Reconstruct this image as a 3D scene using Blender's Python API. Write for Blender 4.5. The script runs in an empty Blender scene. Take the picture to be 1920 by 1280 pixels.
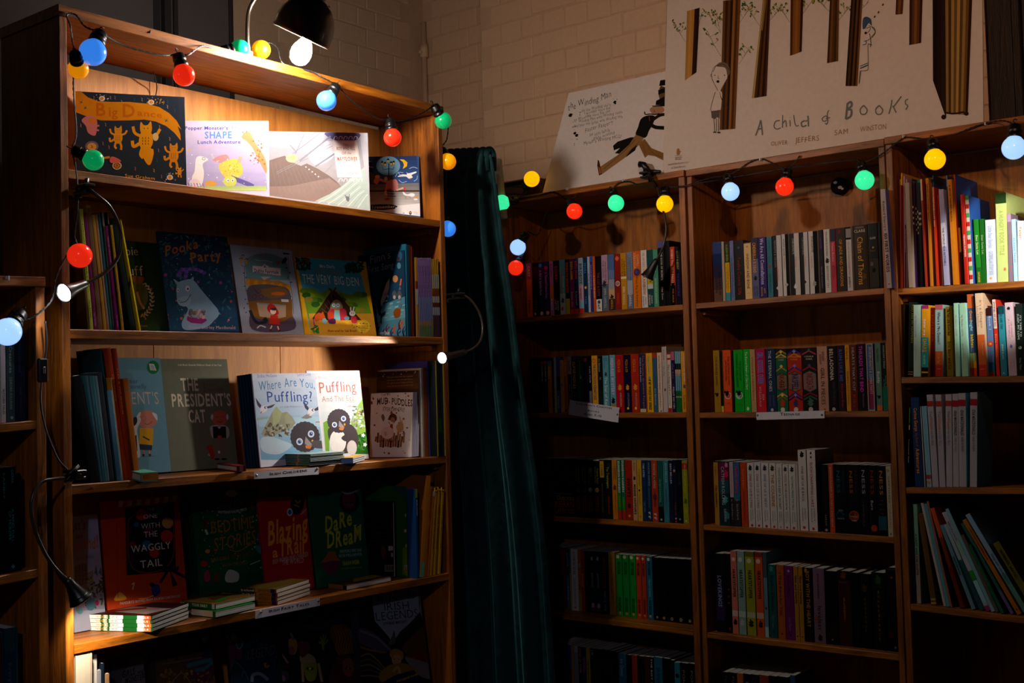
import bpy, math, random, mathutils
from math import sin, cos, pi, radians
from mathutils import Vector, Matrix
random.seed(7)
SC = bpy.context.scene
COL = SC.collection
# ---------------------------------------------------------------- camera
FPX = 2239.2
CZ = 1.25
pit, rol = radians(2.383), radians(-1.571)
_F = Vector((0, cos(pit), sin(pit))); _U = Vector((0, -sin(pit), cos(pit))); _R = Vector((1, 0, 0))
R_ = cos(rol)*_R + sin(rol)*_U; U_ = -sin(rol)*_R + cos(rol)*_U; F_ = _F
CAM = Vector((0, 0, CZ))
cd = bpy.data.cameras.new('camera'); cam = bpy.data.objects.new('camera', cd); COL.objects.link(cam)
cd.sensor_width = 36; cd.lens = FPX/1920*36; cd.clip_start = .05
m = Matrix((R_, U_, -F_)).transposed().to_4x4(); m.translation = CAM; cam.matrix_world = m
SC.camera = cam
# ---------------------------------------------------------------- world, exposure, main lights
w = bpy.data.worlds.new('world'); SC.world = w; w.use_nodes = True
w.node_tree.nodes['Background'].inputs[0].default_value = (.55, .7, 1, 1)
w.node_tree.nodes['Background'].inputs[1].default_value = .0035
SC.view_settings.view_transform = 'Standard'; SC.view_settings.look = 'None'
SC.view_settings.exposure = 0; SC.view_settings.gamma = 1; SC.view_settings.use_curve_mapping = False

def light(name, kind, loc, tgt, power, col, size=.03, cone=60, blend=.5):
    d = bpy.data.lights.new(name, kind); o = bpy.data.objects.new(name, d); COL.objects.link(o)
    o.location = loc; d.energy = power; d.color = col
    if kind == 'SPOT': d.spot_size = radians(cone); d.spot_blend = blend; d.shadow_soft_size = size
    elif kind == 'POINT': d.shadow_soft_size = size
    o.rotation_euler = (Vector(tgt)-Vector(loc)).to_track_quat('-Z', 'Y').to_euler()
    return o
# warm ceiling spot of the shop, above and behind the photographer
light('ceiling_spot', 'SPOT', (.08, -.35, 2.85), (1.2, 3.9, 2.75), 190, (1, .60, .38), .04, 46, 1)
light('cool_fill_spot', 'SPOT', (-.5, -.4, 2.3), (-.68, 3.2, .7), 36, (.84, .8, 1), .05, 38, .9)  # added cool fill, not a shop fitting; brightens the lower left shelves

# ---------------------------------------------------------------- frames
class Frame:
    def __init__(s, ang, d):
        s.a = ang; s.u = Vector((cos(ang), sin(ang), 0)); s.n = Vector((-sin(ang), cos(ang), 0))
        s.o = s.n*d; s.d = d
        s.M = Matrix.Translation(s.o) @ Matrix.Rotation(ang, 4, 'Z'); s.Mi = s.M.inverted()
        s.cam = s.Mi @ CAM; s.R3 = s.Mi.to_3x3()
    def ray(s, px, py):
        return s.R3 @ (R_*((px-960)/FPX) - U_*((py-640)/FPX) + F_)
    def pix(s, px, py, y=0.):
        r = s.ray(px, py); t = (y-s.cam.y)/r.y; p = s.cam+r*t; return p.x, p.z
    def pz(s, px, py, z):
        r = s.ray(px, py); t = (z-s.cam.z)/r.z; p = s.cam+r*t; return p.x, p.y
    def p3(s, px, py, y=0.):
        x, z = s.pix(px, py, y); return Vector((x, y, z))
    def w(s, p): return s.M @ Vector(p)
AL = radians(50.77)
LF = Frame(AL, 2.55); RF = Frame(AL-pi/2, 3.57)

# ---------------------------------------------------------------- materials
def lin(h):
    if not isinstance(h, str): return tuple(h)
    h = h.lstrip('#')
    if len(h) == 3: h = ''.join(c*2 for c in h)
    o = []
    for i in (0, 2, 4):
        c = int(h[i:i+2], 16)/255; o.append(c/12.92 if c < .04045 else ((c+.055)/1.055)**2.4)
    return tuple(o)
MATS = {}
def mat(name, col=(.5, .5, .5), rough=.5, metal=0, em=None, es=0, attr=False, coat=0, trans=0):
    if name in MATS: return MATS[name]
    M = bpy.data.materials.new(name); M.use_nodes = True; nt = M.node_tree
    b = nt.nodes['Principled BSDF']; MATS[name] = M
    c = lin(col)
    b.inputs['Roughness'].default_value = rough; b.inputs['Metallic'].default_value = metal
    b.inputs['Base Color'].default_value = (*c, 1)
    if coat: b.inputs['Coat Weight'].default_value = coat
    if es:
        b.inputs['Emission Color'].default_value = (*lin(em), 1); b.inputs['Emission Strength'].default_value = es
    # faint procedural variation on every surface
    tc = nt.nodes.new('ShaderNodeTexCoord'); nz = nt.nodes.new('ShaderNodeTexNoise')
    nz.inputs['Scale'].default_value = 60; nz.inputs['Detail'].default_value = 3
    nt.links.new(tc.outputs['Object'], nz.inputs['Vector'])
    mx = nt.nodes.new('ShaderNodeMix'); mx.data_type = 'RGBA'; mx.blend_type = 'MULTIPLY'; mx.inputs[0].default_value = 1
    rp = nt.nodes.new('ShaderNodeMapRange'); rp.inputs[3].default_value = .88; rp.inputs[4].default_value = 1.06
    nt.links.new(nz.outputs[0], rp.inputs[0]); nt.links.new(rp.outputs[0], mx.inputs[7])
    if attr:
        a = nt.nodes.new('ShaderNodeAttribute'); a.attribute_name = 'Col'; nt.links.new(a.outputs[0], mx.inputs[6])
    else: mx.inputs[6].default_value = (*c, 1)
    nt.links.new(mx.outputs[2], b.inputs['Base Color'])
    return M
def wood(name, c1, c2, sc, rough=.45, bump=.25):
    M = bpy.data.materials.new(name); M.use_nodes = True; nt = M.node_tree; b = nt.nodes['Principled BSDF']
    N = nt.nodes.new; L = nt.links.new
    tc = N('ShaderNodeTexCoord'); mp = N('ShaderNodeMapping'); mp.inputs['Scale'].default_value = sc
    L(tc.outputs['Object'], mp.inputs[0])
    n1 = N('ShaderNodeTexNoise'); n1.inputs['Scale'].default_value = 6; n1.inputs['Detail'].default_value = 6; n1.inputs['Distortion'].default_value = .6
    n2 = N('ShaderNodeTexNoise'); n2.inputs['Scale'].default_value = 45; n2.inputs['Detail'].default_value = 4
    n3 = N('ShaderNodeTexNoise'); n3.inputs['Scale'].default_value = 3.; n3.inputs['Detail'].default_value = 2
    L(mp.outputs[0], n1.inputs['Vector']); L(mp.outputs[0], n2.inputs['Vector']); L(tc.outputs['Object'], n3.inputs['Vector'])
    ad = N('ShaderNodeMath'); ad.operation = 'MULTIPLY_ADD'; ad.inputs[1].default_value = .45; L(n2.outputs[0], ad.inputs[0]); L(n1.outputs[0], ad.inputs[2])
    ad2 = N('ShaderNodeMath'); ad2.operation = 'MULTIPLY_ADD'; ad2.inputs[1].default_value = .6; L(n3.outputs[0], ad2.inputs[0]); L(ad.outputs[0], ad2.inputs[2])
    cr = N('ShaderNodeValToRGB'); cr.color_ramp.elements[0].position = .72; cr.color_ramp.elements[1].position = 1.25 if False else 1.0
    cr.color_ramp.elements[0].color = (*lin(c1), 1); cr.color_ramp.elements[1].color = (*lin(c2), 1)
    mr = N('ShaderNodeMapRange'); mr.inputs[1].default_value = .55; mr.inputs[2].default_value = 1.45; L(ad2.outputs[0], mr.inputs[0])
    cr.color_ramp.elements[0].position = .15; cr.color_ramp.elements[1].position = .8
    L(mr.outputs[0], cr.inputs[0]); L(cr.outputs[0], b.inputs['Base Color'])
    bp = N('ShaderNodeBump'); bp.inputs['Strength'].default_value = bump; bp.inputs['Distance'].default_value = .004
    L(ad.outputs[0], bp.inputs['Height']); L(bp.outputs[0], b.inputs['Normal']); b.inputs['Roughness'].default_value = rough
    MATS[name] = M; return M
W_H = wood('stained_pine_lengthwise', '3c1a03', 'b0640f', (1.2, 14, 14))
W_V = wood('stained_pine_upright', '3a1903', 'a85e0f', (14, 14, 1.2))
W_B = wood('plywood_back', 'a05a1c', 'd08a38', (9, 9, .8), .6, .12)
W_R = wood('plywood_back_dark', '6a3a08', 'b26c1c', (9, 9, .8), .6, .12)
W_D = wood('dark_stained_pine', '140a05', '2c180b', (14, 14, 1.2))
M_PRINT = mat('printed_paper', rough=.55, attr=True)
M_COVER = mat('laminated_cover', rough=.42, attr=True)
for q_, v_ in ((M_PRINT, .05), (M_COVER, .12)): q_.node_tree.nodes['Principled BSDF'].inputs['Specular IOR Level'].default_value = v_
M_BLACK = mat('black_plastic', '0b0b0c', .35)
M_RUB = mat('black_cable', '0d0c0c', .5)
M_STEEL = mat('steel', 'b0a89e', .28, 1)
def paper():
    M = bpy.data.materials.new('page_edges'); M.use_nodes = True; nt = M.node_tree; b = nt.nodes['Principled BSDF']; N = nt.nodes.new; L = nt.links.new
    tc = N('ShaderNodeTexCoord'); mp = N('ShaderNodeMapping'); mp.inputs['Scale'].default_value = (1400, 3, 3)
    nz = N('ShaderNodeTexNoise'); nz.inputs['Scale'].default_value = 1; L(tc.outputs['Object'], mp.inputs[0]); L(mp.outputs[0], nz.inputs['Vector'])
    cr = N('ShaderNodeValToRGB'); cr.color_ramp.elements[0].position = .35; cr.color_ramp.elements[0].color = (.42, .38, .32, 1); cr.color_ramp.elements[1].color = (.74, .70, .62, 1); cr.color_ramp.elements[1].position = .6
    L(nz.outputs[0], cr.inputs[0]); L(cr.outputs[0], b.inputs['Base Color']); b.inputs['Roughness'].default_value = .8
    MATS['pages'] = M; return M
M_PAGE = paper()
def globe(name, col, e, s):
    M = mat(name, col, .18, 0, em=e, es=s, coat=.6); return M
GLB = {'blue': globe('blue_globe', '3f8ff0', '3a8cff', .75), 'red': globe('red_globe', 'e8301a', 'ff2a12', .7), 'green': globe('green_globe', '0fae6a', '08b868', .42),
       'yellow': globe('amber_globe', 'f0a010', 'ff9a00', .6), 'pale_blue': globe('pale_blue_globe', 'a8ccff', '9cc8ff', 1.15), 'lit_yellow': globe('lit_yellow_globe', 'ffc800', 'ffb400', 1.1),
       'lit_green': globe('lit_green_globe', '30e8a0', '38f0a0', .95), 'lit_red': globe('lit_red_globe', 'ff3818', 'ff2c10', .85)}
M_LAMPW = mat('lamp_bulb_glow', 'ffffff', .3, em='fff2e6', es=590)
M_DISC = mat('led_lens_glow', 'ffffff', .3, em='f4f6ff', es=14)

# ---------------------------------------------------------------- mesh building
class MB:
    def __init__(s): s.v = []; s.f = []; s.c = []; s.col = (.5, .5, .5); s.sm = []
    def add(s, vs, fs, col=None, smooth=False):
        o = len(s.v); s.v += [tuple(v) for v in vs]
        c = lin(col) if col is not None else s.col
        for f in fs: s.f.append([i+o for i in f]); s.c.append(c); s.sm.append(smooth)
    def box(s, x0, y0, z0, x1, y1, z1, col=None, M=None, bev=0):
        if bev:
            b = bev; vs = []
            for X, sx in ((x0, 1), (x1, -1)):
                for Y, sy in ((y0, 1), (y1, -1)):
                    for Z, sz in ((z0, 1), (z1, -1)):
                        vs += [(X+sx*b, Y+sy*b, Z), (X+sx*b, Y, Z+sz*b), (X, Y+sy*b, Z+sz*b)]
            I = lambda i, j, k, a: ((i*4+j*2+k)*3+a)
            fs = []
            for k in (0, 1): f = [I(0,0,k,0), I(1,0,k,0), I(1,1,k,0), I(0,1,k,0)]; fs.append(f[::-1] if k == 0 else f)
            for j in (0, 1): f = [I(0,j,0,1), I(1,j,0,1), I(1,j,1,1), I(0,j,1,1)]; fs.append(f if j == 0 else f[::-1])
            for i in (0, 1): f = [I(i,0,0,2), I(i,1,0,2), I(i,1,1,2), I(i,0,1,2)]; fs.append(f[::-1] if i == 0 else f)
            for i in (0, 1):
                for j in (0, 1): f = [I(i,j,0,1), I(i,j,0,2), I(i,j,1,2), I(i,j,1,1)]; fs.append(f if (i+j) % 2 else f[::-1])
            for i in (0, 1):
                for k in (0, 1): f = [I(i,0,k,0), I(i,0,k,2), I(i,1,k,2), I(i,1,k,0)]; fs.append(f if (i+k) % 2 == 0 else f[::-1])
            for j in (0, 1):
                for k in (0, 1): f = [I(0,j,k,0), I(0,j,k,1), I(1,j,k,1), I(1,j,k,0)]; fs.append(f if (j+k) % 2 else f[::-1])
            for i in (0, 1):
                for j in (0, 1):
                    for k in (0, 1): f = [I(i,j,k,0), I(i,j,k,1), I(i,j,k,2)]; fs.append(f if (i+j+k) % 2 else f[::-1])
        else:
            vs = [(x, y, z) for x in (x0, x1) for y in (y0, y1) for z in (z0, z1)]
            fs = [(0, 1, 3, 2), (4, 6, 7, 5), (0, 4, 5, 1), (2, 3, 7, 6), (0, 2, 6, 4), (1, 5, 7, 3)]
        if M is not None: vs = [M @ Vector(v) for v in vs]
        s.add(vs, fs, col)
    def tube(s, pts, r, n=8, col=None, cap=True):
        pts = [Vector(p) for p in pts]; vs = []; fs = []
        rr = r if isinstance(r, (list, tuple)) else [r]*len(pts)
        up = Vector((.3, .2, .93)).normalized()
        t0 = (pts[1]-pts[0]).normalized(); a = t0.cross(up)
        if a.length < .1: a = t0.cross(Vector((1, 0, 0)))
        a.normalize()
        for i, p in enumerate(pts):
            t = (pts[min(i+1, len(pts)-1)]-pts[max(i-1, 0)])
            if t.length < 1e-9: t = t0
            t = t.normalized(); t0 = t
            a = (a - t*a.dot(t)).normalized(); b = t.cross(a)
            for k in range(n):
                q = 2*pi*k/n; vs.append(p+(a*cos(q)+b*sin(q))*rr[i])
        for i in range(len(pts)-1):
            for k in range(n): fs.append((i*n+k, i*n+(k+1) % n, (i+1)*n+(k+1) % n, (i+1)*n+k))
        if cap: fs.append(list(range(n))[::-1]); fs.append([(len(pts)-1)*n+k for k in range(n)])
        s.add(vs, fs, col, True)
    def lathe(s, prof, n=24, M=None, col=None, cap=False):
        vs = []; fs = []
        for r, z in prof:
            for k in range(n): q = 2*pi*k/n; vs.append(Vector((r*cos(q), r*sin(q), z)))
        for i in range(len(prof)-1):
            for k in range(n): fs.append((i*n+k, i*n+(k+1) % n, (i+1)*n+(k+1) % n, (i+1)*n+k))
        if cap: fs.append([(len(prof)-1)*n+k for k in range(n)])
        if M is not None: vs = [M @ v for v in vs]
        s.add(vs, fs, col, True)
    def mesh(s, name, m):
        me = bpy.data.meshes.new(name); me.from_pydata(s.v, [], s.f)
        if m is not None: me.materials.append(m)
        at = me.color_attributes.new('Col', 'FLOAT_COLOR', 'CORNER')
        buf = []
        for f, c in zip(s.f, s.c):
            if len(c) == len(f) and isinstance(c[0], tuple):
                for q in c: buf += [*q, 1]
            else: buf += [*c, 1]*len(f)
        at.data.foreach_set('color', buf)
        me.polygons.foreach_set('use_smooth', s.sm); me.update(); return me
    def obj(s, name, m, parent=None, M=None):
        o = bpy.data.objects.new(name, s.mesh(name, m)); COL.objects.link(o)
        if parent is not None: o.parent = parent
        if M is not None:
            if parent is None: o.matrix_world = M
            else: o.matrix_local = M
        return o
def spl(pts, k=6):
    pts = [Vector(p) for p in pts]
    if len(pts) < 3: return pts
    P = [pts[0]*2-pts[1]]+pts+[pts[-1]*2-pts[-2]]; o = []
    for i in range(1, len(P)-2):
        for j in range(k):
            t = j/k; a, b, c, d = P[i-1:i+3]
            o.append(.5*((2*b)+(c-a)*t+(2*a-5*b+4*c-d)*t*t+(3*b-a-3*c+d)*t**3))
    o.append(pts[-1]); return o
def thing(name, label, cat, M, group=None):
    o = bpy.data.objects.new(name, None); o.empty_display_size = .02; COL.objects.link(o); o.matrix_world = M
    o['label'] = label; o['category'] = cat
    if group: o['group'] = group
    return o
def tag(o, label, cat, group=None):
    o['label'] = label; o['category'] = cat
    if group: o['group'] = group
    return o
def struct(o): o['kind'] = 'structure'; return o

# ---------------------------------------------------------------- lettering
GL = {}
_td = bpy.data.curves.new('glyph', 'FONT'); _to = bpy.data.objects.new('glyph', _td); COL.objects.link(_to)
_td.resolution_u = 2
def _glyph(ch, b):
    _td.body = ch; _td.offset = (.0, .022, -.008)[b]
    bpy.context.view_layer.update()
    me = bpy.data.meshes.new_from_object(_to.evaluated_get(bpy.context.evaluated_depsgraph_get()))
    v = [(q.co.x, q.co.y) for q in me.vertices]; f = [list(p.vertices) for p in me.polygons]
    bpy.data.meshes.remove(me)
    if not v: return (v, f, .3)
    return (v, f, max(q[0] for q in v)+.07)
def glyph(ch, b=0):
    if (ch, b) not in GL:
        if ch == ' ': GL[ch, b] = ([], [], .3)
        else: GL[ch, b] = _glyph(ch, b)
    return GL[ch, b]
CAPH = max(v[1] for v in glyph('H')[0])
def layout(s, b=0, sc=False):
    out = []; x = 0
    for c in s:
        k = 1.
        if sc and c.islower(): k = .78; c = c.upper()
        v, f, a = glyph(c, b); out.append((v, f, x, k)); x += a*k
    return out, max(x-.05, .1)
def put_text(mb, s, P0, ax, ay, col, lay, b=0, jit=0, arc=0, sc=False):
    """P0 baseline start, ax full-length vector, ay cap-height vector; writes on the plane of ax, ay; lay = offset vector"""
    L, tot = layout(s, b, sc); col = lin(col); n = len(L)
    P0 = P0+lay
    for i, (v, f, x, k) in enumerate(L):
        if not v: continue
        dy = (random.random()-.5)*jit; ry = (random.random()-.5)*jit*.6; xm = x+.3
        t = xm/tot; dy += arc*(1-(2*t-1)**2); sl = arc*-4*(2*t-1)*.5*0
        vs = []
        for (gx, gy) in v:
            yy = gy*k/CAPH
            X = (x+gx*k)/tot; Y = yy+dy+(gx*ry)+sl
            vs.append(P0+ax*X+ay*Y)
        o = len(mb.v); mb.v += [tuple(q) for q in vs]
        for q in f: mb.f.append([a+o for a in q]); mb.c.append(col); mb.sm.append(False)

class Art:
    """flat print drawn on the plane y=0 of a thing's local frame (x right, z up); map turns measured points into plane points"""
    def __init__(s, mp): s.mp = mp; s.mb = MB(); s.n = 1; s.z = (0, 0, 1)
    def zoom(s, ox, oy, k): s.z = (ox, oy, k); return s
    def P(s, p):
        ox, oy, k = s.z; x, z = s.mp(ox+p[0]/k, oy+p[1]/k); return Vector((x, 0, z))
    def L(s): s.n += 1; return Vector((0, -.0002-s.n*.000004, 0))
    def poly(s, pts, c):
        l = s.L(); vs = [s.P(p)+l for p in pts]
        if (vs[1]-vs[0]).cross(vs[2]-vs[1]).length < 0: pass
        ar = sum(vs[i].x*vs[(i+1) % len(vs)].z-vs[(i+1) % len(vs)].x*vs[i].z for i in range(len(vs)))
        if ar < 0: vs = vs[::-1]
        s.mb.add(vs, [list(range(len(vs)))], c)
    def blob(s, pts, c, k=4):
        q = spl([Vector((*p, 0)) for p in pts+pts[:3]], k)
        q = q[k:len(q)-k-1] if len(pts) > 2 else q
        s.poly([(v.x, v.y) for v in q][:k*len(pts)], c)
    def ell(s, x, y, rx, ry, c, n=16, rot=0):
        s.poly([(x+rx*cos(2*pi*i/n)*cos(rot)-ry*sin(2*pi*i/n)*sin(rot), y+rx*cos(2*pi*i/n)*sin(rot)+ry*sin(2*pi*i/n)*cos(rot)) for i in range(n)], c)
    def rect(s, x0, y0, x1, y1, c): s.poly([(x0, y0), (x1, y0), (x1, y1), (x0, y1)], c)
    def grad(s, q, c0, c1, n=8):
        """q = TL, TR, BR, BL; printed colour runs from c0 (top) to c1 (bottom)"""
        a, b = lin(c0), lin(c1)
        for i in range(n):
            t0, t1 = i/n, (i+1)/n; I = lambda p, r, t: (p[0]+(r[0]-p[0])*t, p[1]+(r[1]-p[1])*t)
            tm = (i+.5)/n
            if i: s.n -= 1
            s.poly([I(q[0], q[3], t0), I(q[1], q[2], t0), I(q[1], q[2], t1), I(q[0], q[3], t1)], tuple(a[j]+(b[j]-a[j])*tm for j in range(3)))
    def line(s, pts, w, c, k=4, w1=None):
        q = spl([Vector((*p, 0)) for p in pts], k) if len(pts) > 2 else [Vector((*p, 0)) for p in pts]
        w1 = w if w1 is None else w1; n = len(q); A = []; B = []
        for i in range(n):
            t = (q[min(i+1, n-1)]-q[max(i-1, 0)]); t = t.normalized() if t.length > 1e-9 else Vector((1, 0, 0))
            nn = Vector((-t.y, t.x, 0))*(w+(w1-w)*i/max(1, n-1))/2; A.append(q[i]+nn); B.append(q[i]-nn)
        l = s.L(); a = [s.P(v)+l for v in A]; b = [s.P(v)+l for v in B]
        s.mb.add(a+b, [(i, i+1, n+i+1, n+i) for i in range(n-1)], c)
    def text(s, t, x0, y0, x1, y1, h, c, b=0, jit=0, arc=0, sc=False):
        p0 = s.P((x0, y0)); ax = s.P((x1, y1))-p0; ay = s.P((x0, y0-h))-p0
        if abs(x1-x0) < .2*abs(y1-y0):
            ay = s.P((x0+h, y0))-p0; put_text(s.mb, t, p0, ax, ay, c, s.L(), b); return
        ay = Vector((0, 0, ay.length)) if abs(y1-y0) < .15*abs(x1-x0) and ay.z > 0 else ay
        put_text(s.mb, t, p0, ax, ay, c, s.L(), b, jit, arc, sc)
    def specks(s, n, x0, y0, x1, y1, r, cols, rnd=None):
        rr = rnd or random
        for i in range(n):
            q = r*(.5+rr.random()); s.ell(x0+(x1-x0)*rr.random(), y0+(y1-y0)*rr.random(), q, q, rr.choice(cols), 6); s.n -= 1
        s.n += 1
# ================================================================ SETTING
fl = MB(); fl.box(-6, -3, -.05, 7, 9, 0); struct(fl.obj('floor', wood('floor_boards', '1c120b', '3d2816', (1.5, 12, 12), .6)))
M_PAINT = mat('painted_brick', 'd6b292', .6); M_MORT = mat('painted_mortar', 'c8a688', .7)
nt = M_PAINT.node_tree; bp = nt.nodes.new('ShaderNodeBump'); nn = nt.nodes.new('ShaderNodeTexNoise'); nn.inputs['Scale'].default_value = 28; nn.inputs['Detail'].default_value = 5
tcn = nt.nodes.new('ShaderNodeTexCoord'); nt.links.new(tcn.outputs['Object'], nn.inputs['Vector'])
bp.inputs['Strength'].default_value = .35; bp.inputs['Distance'].default_value = .006
nt.links.new(nn.outputs[0], bp.inputs['Height']); nt.links.new(bp.outputs[0], nt.nodes['Principled BSDF'].inputs['Normal'])
BR = []
for v in range(8):
    hw = .110 if v < 5 else .0525
    b = MB(); b.box(-hw, -.0045, -.0405, hw, .004, .0405, bev=.003)
    b.v = [(x+random.uniform(-.0022, .0022), y+random.uniform(-.0012, .0012), z+random.uniform(-.002, .002)) for x, y, z in b.v]
    BR.append(b.mesh('brick', M_PAINT))
def brick_wall(name, fr, y, x0, x1, z0, z1, top=3.2, bx0=None, bx1=None):
    w_ = MB(); w_.box(x0, y-.0005, 0, x1, y+.1, top); o = struct(w_.obj(name, M_MORT, None, fr.M))
    z = z0; row = 0
    while z < z1:
        st = row % 2; pw = .2265 if st else .1135
        x = (bx0 if bx0 is not None else x0)+pw/2+(.057 if st else 0)
        while x+pw/2 < (bx1 if bx1 is not None else x1):
            q = bpy.data.objects.new('brick', random.choice(BR[:5] if st else BR[5:])); COL.objects.link(q); q.parent = o; q.location = (x, y, z); q.rotation_euler = (0, random.uniform(-.006, .006), 0)
            x += pw
        z += .0872; row += 1
    return o
YW = .33                                    # brick wall right behind the right-hand cases
xe, _ = RF.pix(905, 200, YW)
brick_wall('wall_right', RF, YW, xe, 2.6, 1.9, 3.15, bx0=xe, bx1=-.1)
YR = .54
xc, _ = RF.pix(797, 200, YR)
brick_wall('wall_right_recess', RF, YR, xc, xe+.05, 1.75, 3.15, 3.2)
M_DW = mat('dark_painted_wall', '5c5454', .75)
yl, = [(LF.Mi @ RF.w((xc, YR, 0))).y]
xl = (LF.Mi @ RF.w((xc, YR, 0))).x
brick_wall('wall_left', LF, yl, -1.2, xl, 1.9, 3.15, 3.2, bx0=LF.pix(520, 50, yl)[0])
pl = MB(); pl.box(xl-2.7, yl-.006, .0, LF.pix(432, 50, yl)[0], yl+.0, 3.1); struct(pl.obj('trim_1', M_DW, None, LF.M))
M_DT = mat('dark_trim', '2b2627', .6)
for i, (a, b_, t) in enumerate(((286, 298, .012), (300, 312, .035), (322, 329, .02), (427, 434, .015))):
    q = MB(); q.box(LF.pix(a, 50, yl)[0], yl-t, 0, LF.pix(b_, 50, yl)[0], yl-.004, 3.1, bev=.002); struct(q.obj('trim_%d' % (i+2), M_DT, None, LF.M))
# painted pipe up the corner
q = MB(); xp, yp = xc+.03, YR-.03; q.tube([(xp, yp, 0), (xp, yp, 3)], .013, 10)
zc = RF.pix(797, 95, yp)[1]
q.tube([(xp, yp, zc-.03), (xp, yp, zc+.03)], .02, 10); q.tube([(xp, yp-.012, zc-.01), (xp, yp-.035, zc-.01)], .008, 8)
tag(q.obj('wall_pipe', M_PAINT, None, RF.M), 'slim painted pipe running up the corner of the brick walls', 'pipe')

# ================================================================ BOOKCASES
def zline(fr, a, b):
    (x0, z0), (x1, z1) = fr.pix(*a), fr.pix(*b)
    return lambda x: z0+(z1-z0)*(x-x0)/(x1-x0)
def board(name, parent, x0, x1, y0, y1, zf, t, m):
    b = MB(); n = 8; bv = .0016; vs = []; fs = []
    ring = [(y0+bv, 0), (y0, -bv), (y0, -t+bv), (y0+bv, -t), (y1, -t), (y1, 0)]
    for i in range(n+1):
        x = x0+(x1-x0)*i/n; e = random.uniform(-.0006, .0006)
        for (y, z) in ring: vs.append((x, y+(e if y < y0+.002 else 0), zf(x)+z))
    for i in range(n):
        for k in range(6): fs.append((i*6+k, (i+1)*6+k, (i+1)*6+(k+1) % 6, i*6+(k+1) % 6))
    fs.append([0, 1, 2, 3, 4, 5]); fs.append([n*6+k for k in range(6)][::-1])
    b.add(vs, fs); return b.obj(name, m, parent)
def panel(name, parent, x0, x1, y0, y1, z0, z1, m, bev=.0015):
    b = MB(); b.box(x0, y0, z0, x1, y1, z1, bev=bev); return b.obj(name, m, parent)
def cleat(parent, x0, x1, y0, y1, z, m=None):
    b = MB(); b.box(x0, y0, z-.018, x1, y1, z, bev=.001); return b.obj('shelf_support', m or W_V, parent)

def mid(pts, y): pass
# ---- left bookcase
L_x0 = LF.pix(117.6, 667)[0]; L_xi = LF.pix(133, 700)[0]
L_x1 = LF.pix(845, 850)[0]; L_xr = L_x1-.021
LD = .27
LZ = {'A': zline(LF, (133, 317.5), (820, 412)), 'B': zline(LF, (134, 617), (827, 632)), 'C': zline(LF, (137, 909), (838, 854.5)), 'D': zline(LF, (142, 1208), (841, 1074)),
      'T': zline(LF, (100, 5), (792, 190))}
zE = lambda x: LZ['D'](x)-.372
caseL = thing('bookcase', 'tall stained pine bookcase of face-out picture books at left', 'bookcase', LF.M)
board('top_board', caseL, L_x0-.002, L_x1+.002, -.004, LD, LZ['T'], .026, W_H)
zt = LZ['T'](2.1)-.027
panel('side_panel', caseL, L_x0, L_xi, 0, LD, 0, LZ['T'](L_x0)-.027, W_V)
panel('side_panel', caseL, L_xr, L_x1, 0, LD, 0, LZ['T'](L_x1)-.027, W_V)
xs_ = [L_xi, L_xi+.40, L_xi+.84, L_xr]
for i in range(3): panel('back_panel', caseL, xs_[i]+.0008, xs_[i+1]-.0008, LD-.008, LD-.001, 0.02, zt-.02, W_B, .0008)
for k in 'ABCD':
    board('shelf', caseL, L_xi+.0005, L_xr-.0005, .001, LD-.01, LZ[k], .022, W_H)
board('shelf', caseL, L_xi+.0005, L_xr-.0005, .001, LD-.01, zE, .022, W_H)
for k in 'ABCD':
    zz = LZ[k]; cleat(caseL, L_xr-.02, L_xr-.0006, .03, LD-.02, zz(L_xr)-.024); k == 'D' or cleat(caseL, L_xi+.0006, L_xi+.02, .03, LD-.02, zz(L_xi)-.024)
# small offcut blocks and rail lying on top
for (a, b_, y, h) in ((395, 392, .1, 0), (640, 724, .1, .02)):
    pass
q = MB(); x0 = LF.pix(646, 150, .16)[0]; x1 = LF.pix(728, 170, .16)[0]; zz = LZ['T']((x0+x1)/2)
q.box(x0, .14, zz+.004, x1, .2, zz+.025, bev=.002); tag(q.obj('wood_offcut', W_H, None, LF.M), 'flat pale wood offcut lying on top of left bookcase', 'wood')
q = MB(); x0 = LF.pix(280, 60, .12)[0]; x1 = LF.pix(398, 90, .12)[0]; zz = LZ['T']((x0+x1)/2)
q.box(x0, .1, zz+.006, x1, .16, zz+.02, bev=.002); tag(q.obj('wood_strip', W_H, None, LF.M), 'rough wood strip on top of left bookcase, left of the lamp', 'wood')

# ---- far left bookcase
x1 = LF.pix(85, 660)[0]; x0 = x1-.9; xi = LF.pix(68, 660)[0]
case0 = thing('bookcase', 'low dark pine bookcase cut off by the left picture edge', 'bookcase', LF.M)
Z0 = {'T': zline(LF, (0, 517), (75, 519)), 'A': zline(LF, (0, 794), (69, 787.5)), 'B': zline(LF, (0, 1080), (76, 1065))}
board('top_board', case0, x0, x1, -.004, .25, Z0['T'], .022, W_H)
zt = Z0['T'](x1)-.023
panel('side_panel', case0, xi, x1, 0, .25, 0, zt, W_V); panel('side_panel', case0, x0, x0+.02, 0, .25, 0, zt-.01, W_V)
panel('back_panel', case0, x0+.02, xi, .24, .248, .02, zt-.01, W_B, .0008)
for k in 'AB': board('shelf', case0, x0+.0205, xi-.0005, .001, .235, Z0[k], .02, W_H)
z0B = lambda x: Z0['B'](x)-.38
board('shelf', case0, x0+.0205, xi-.0005, .001, .235, z0B, .02, W_H)

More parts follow.
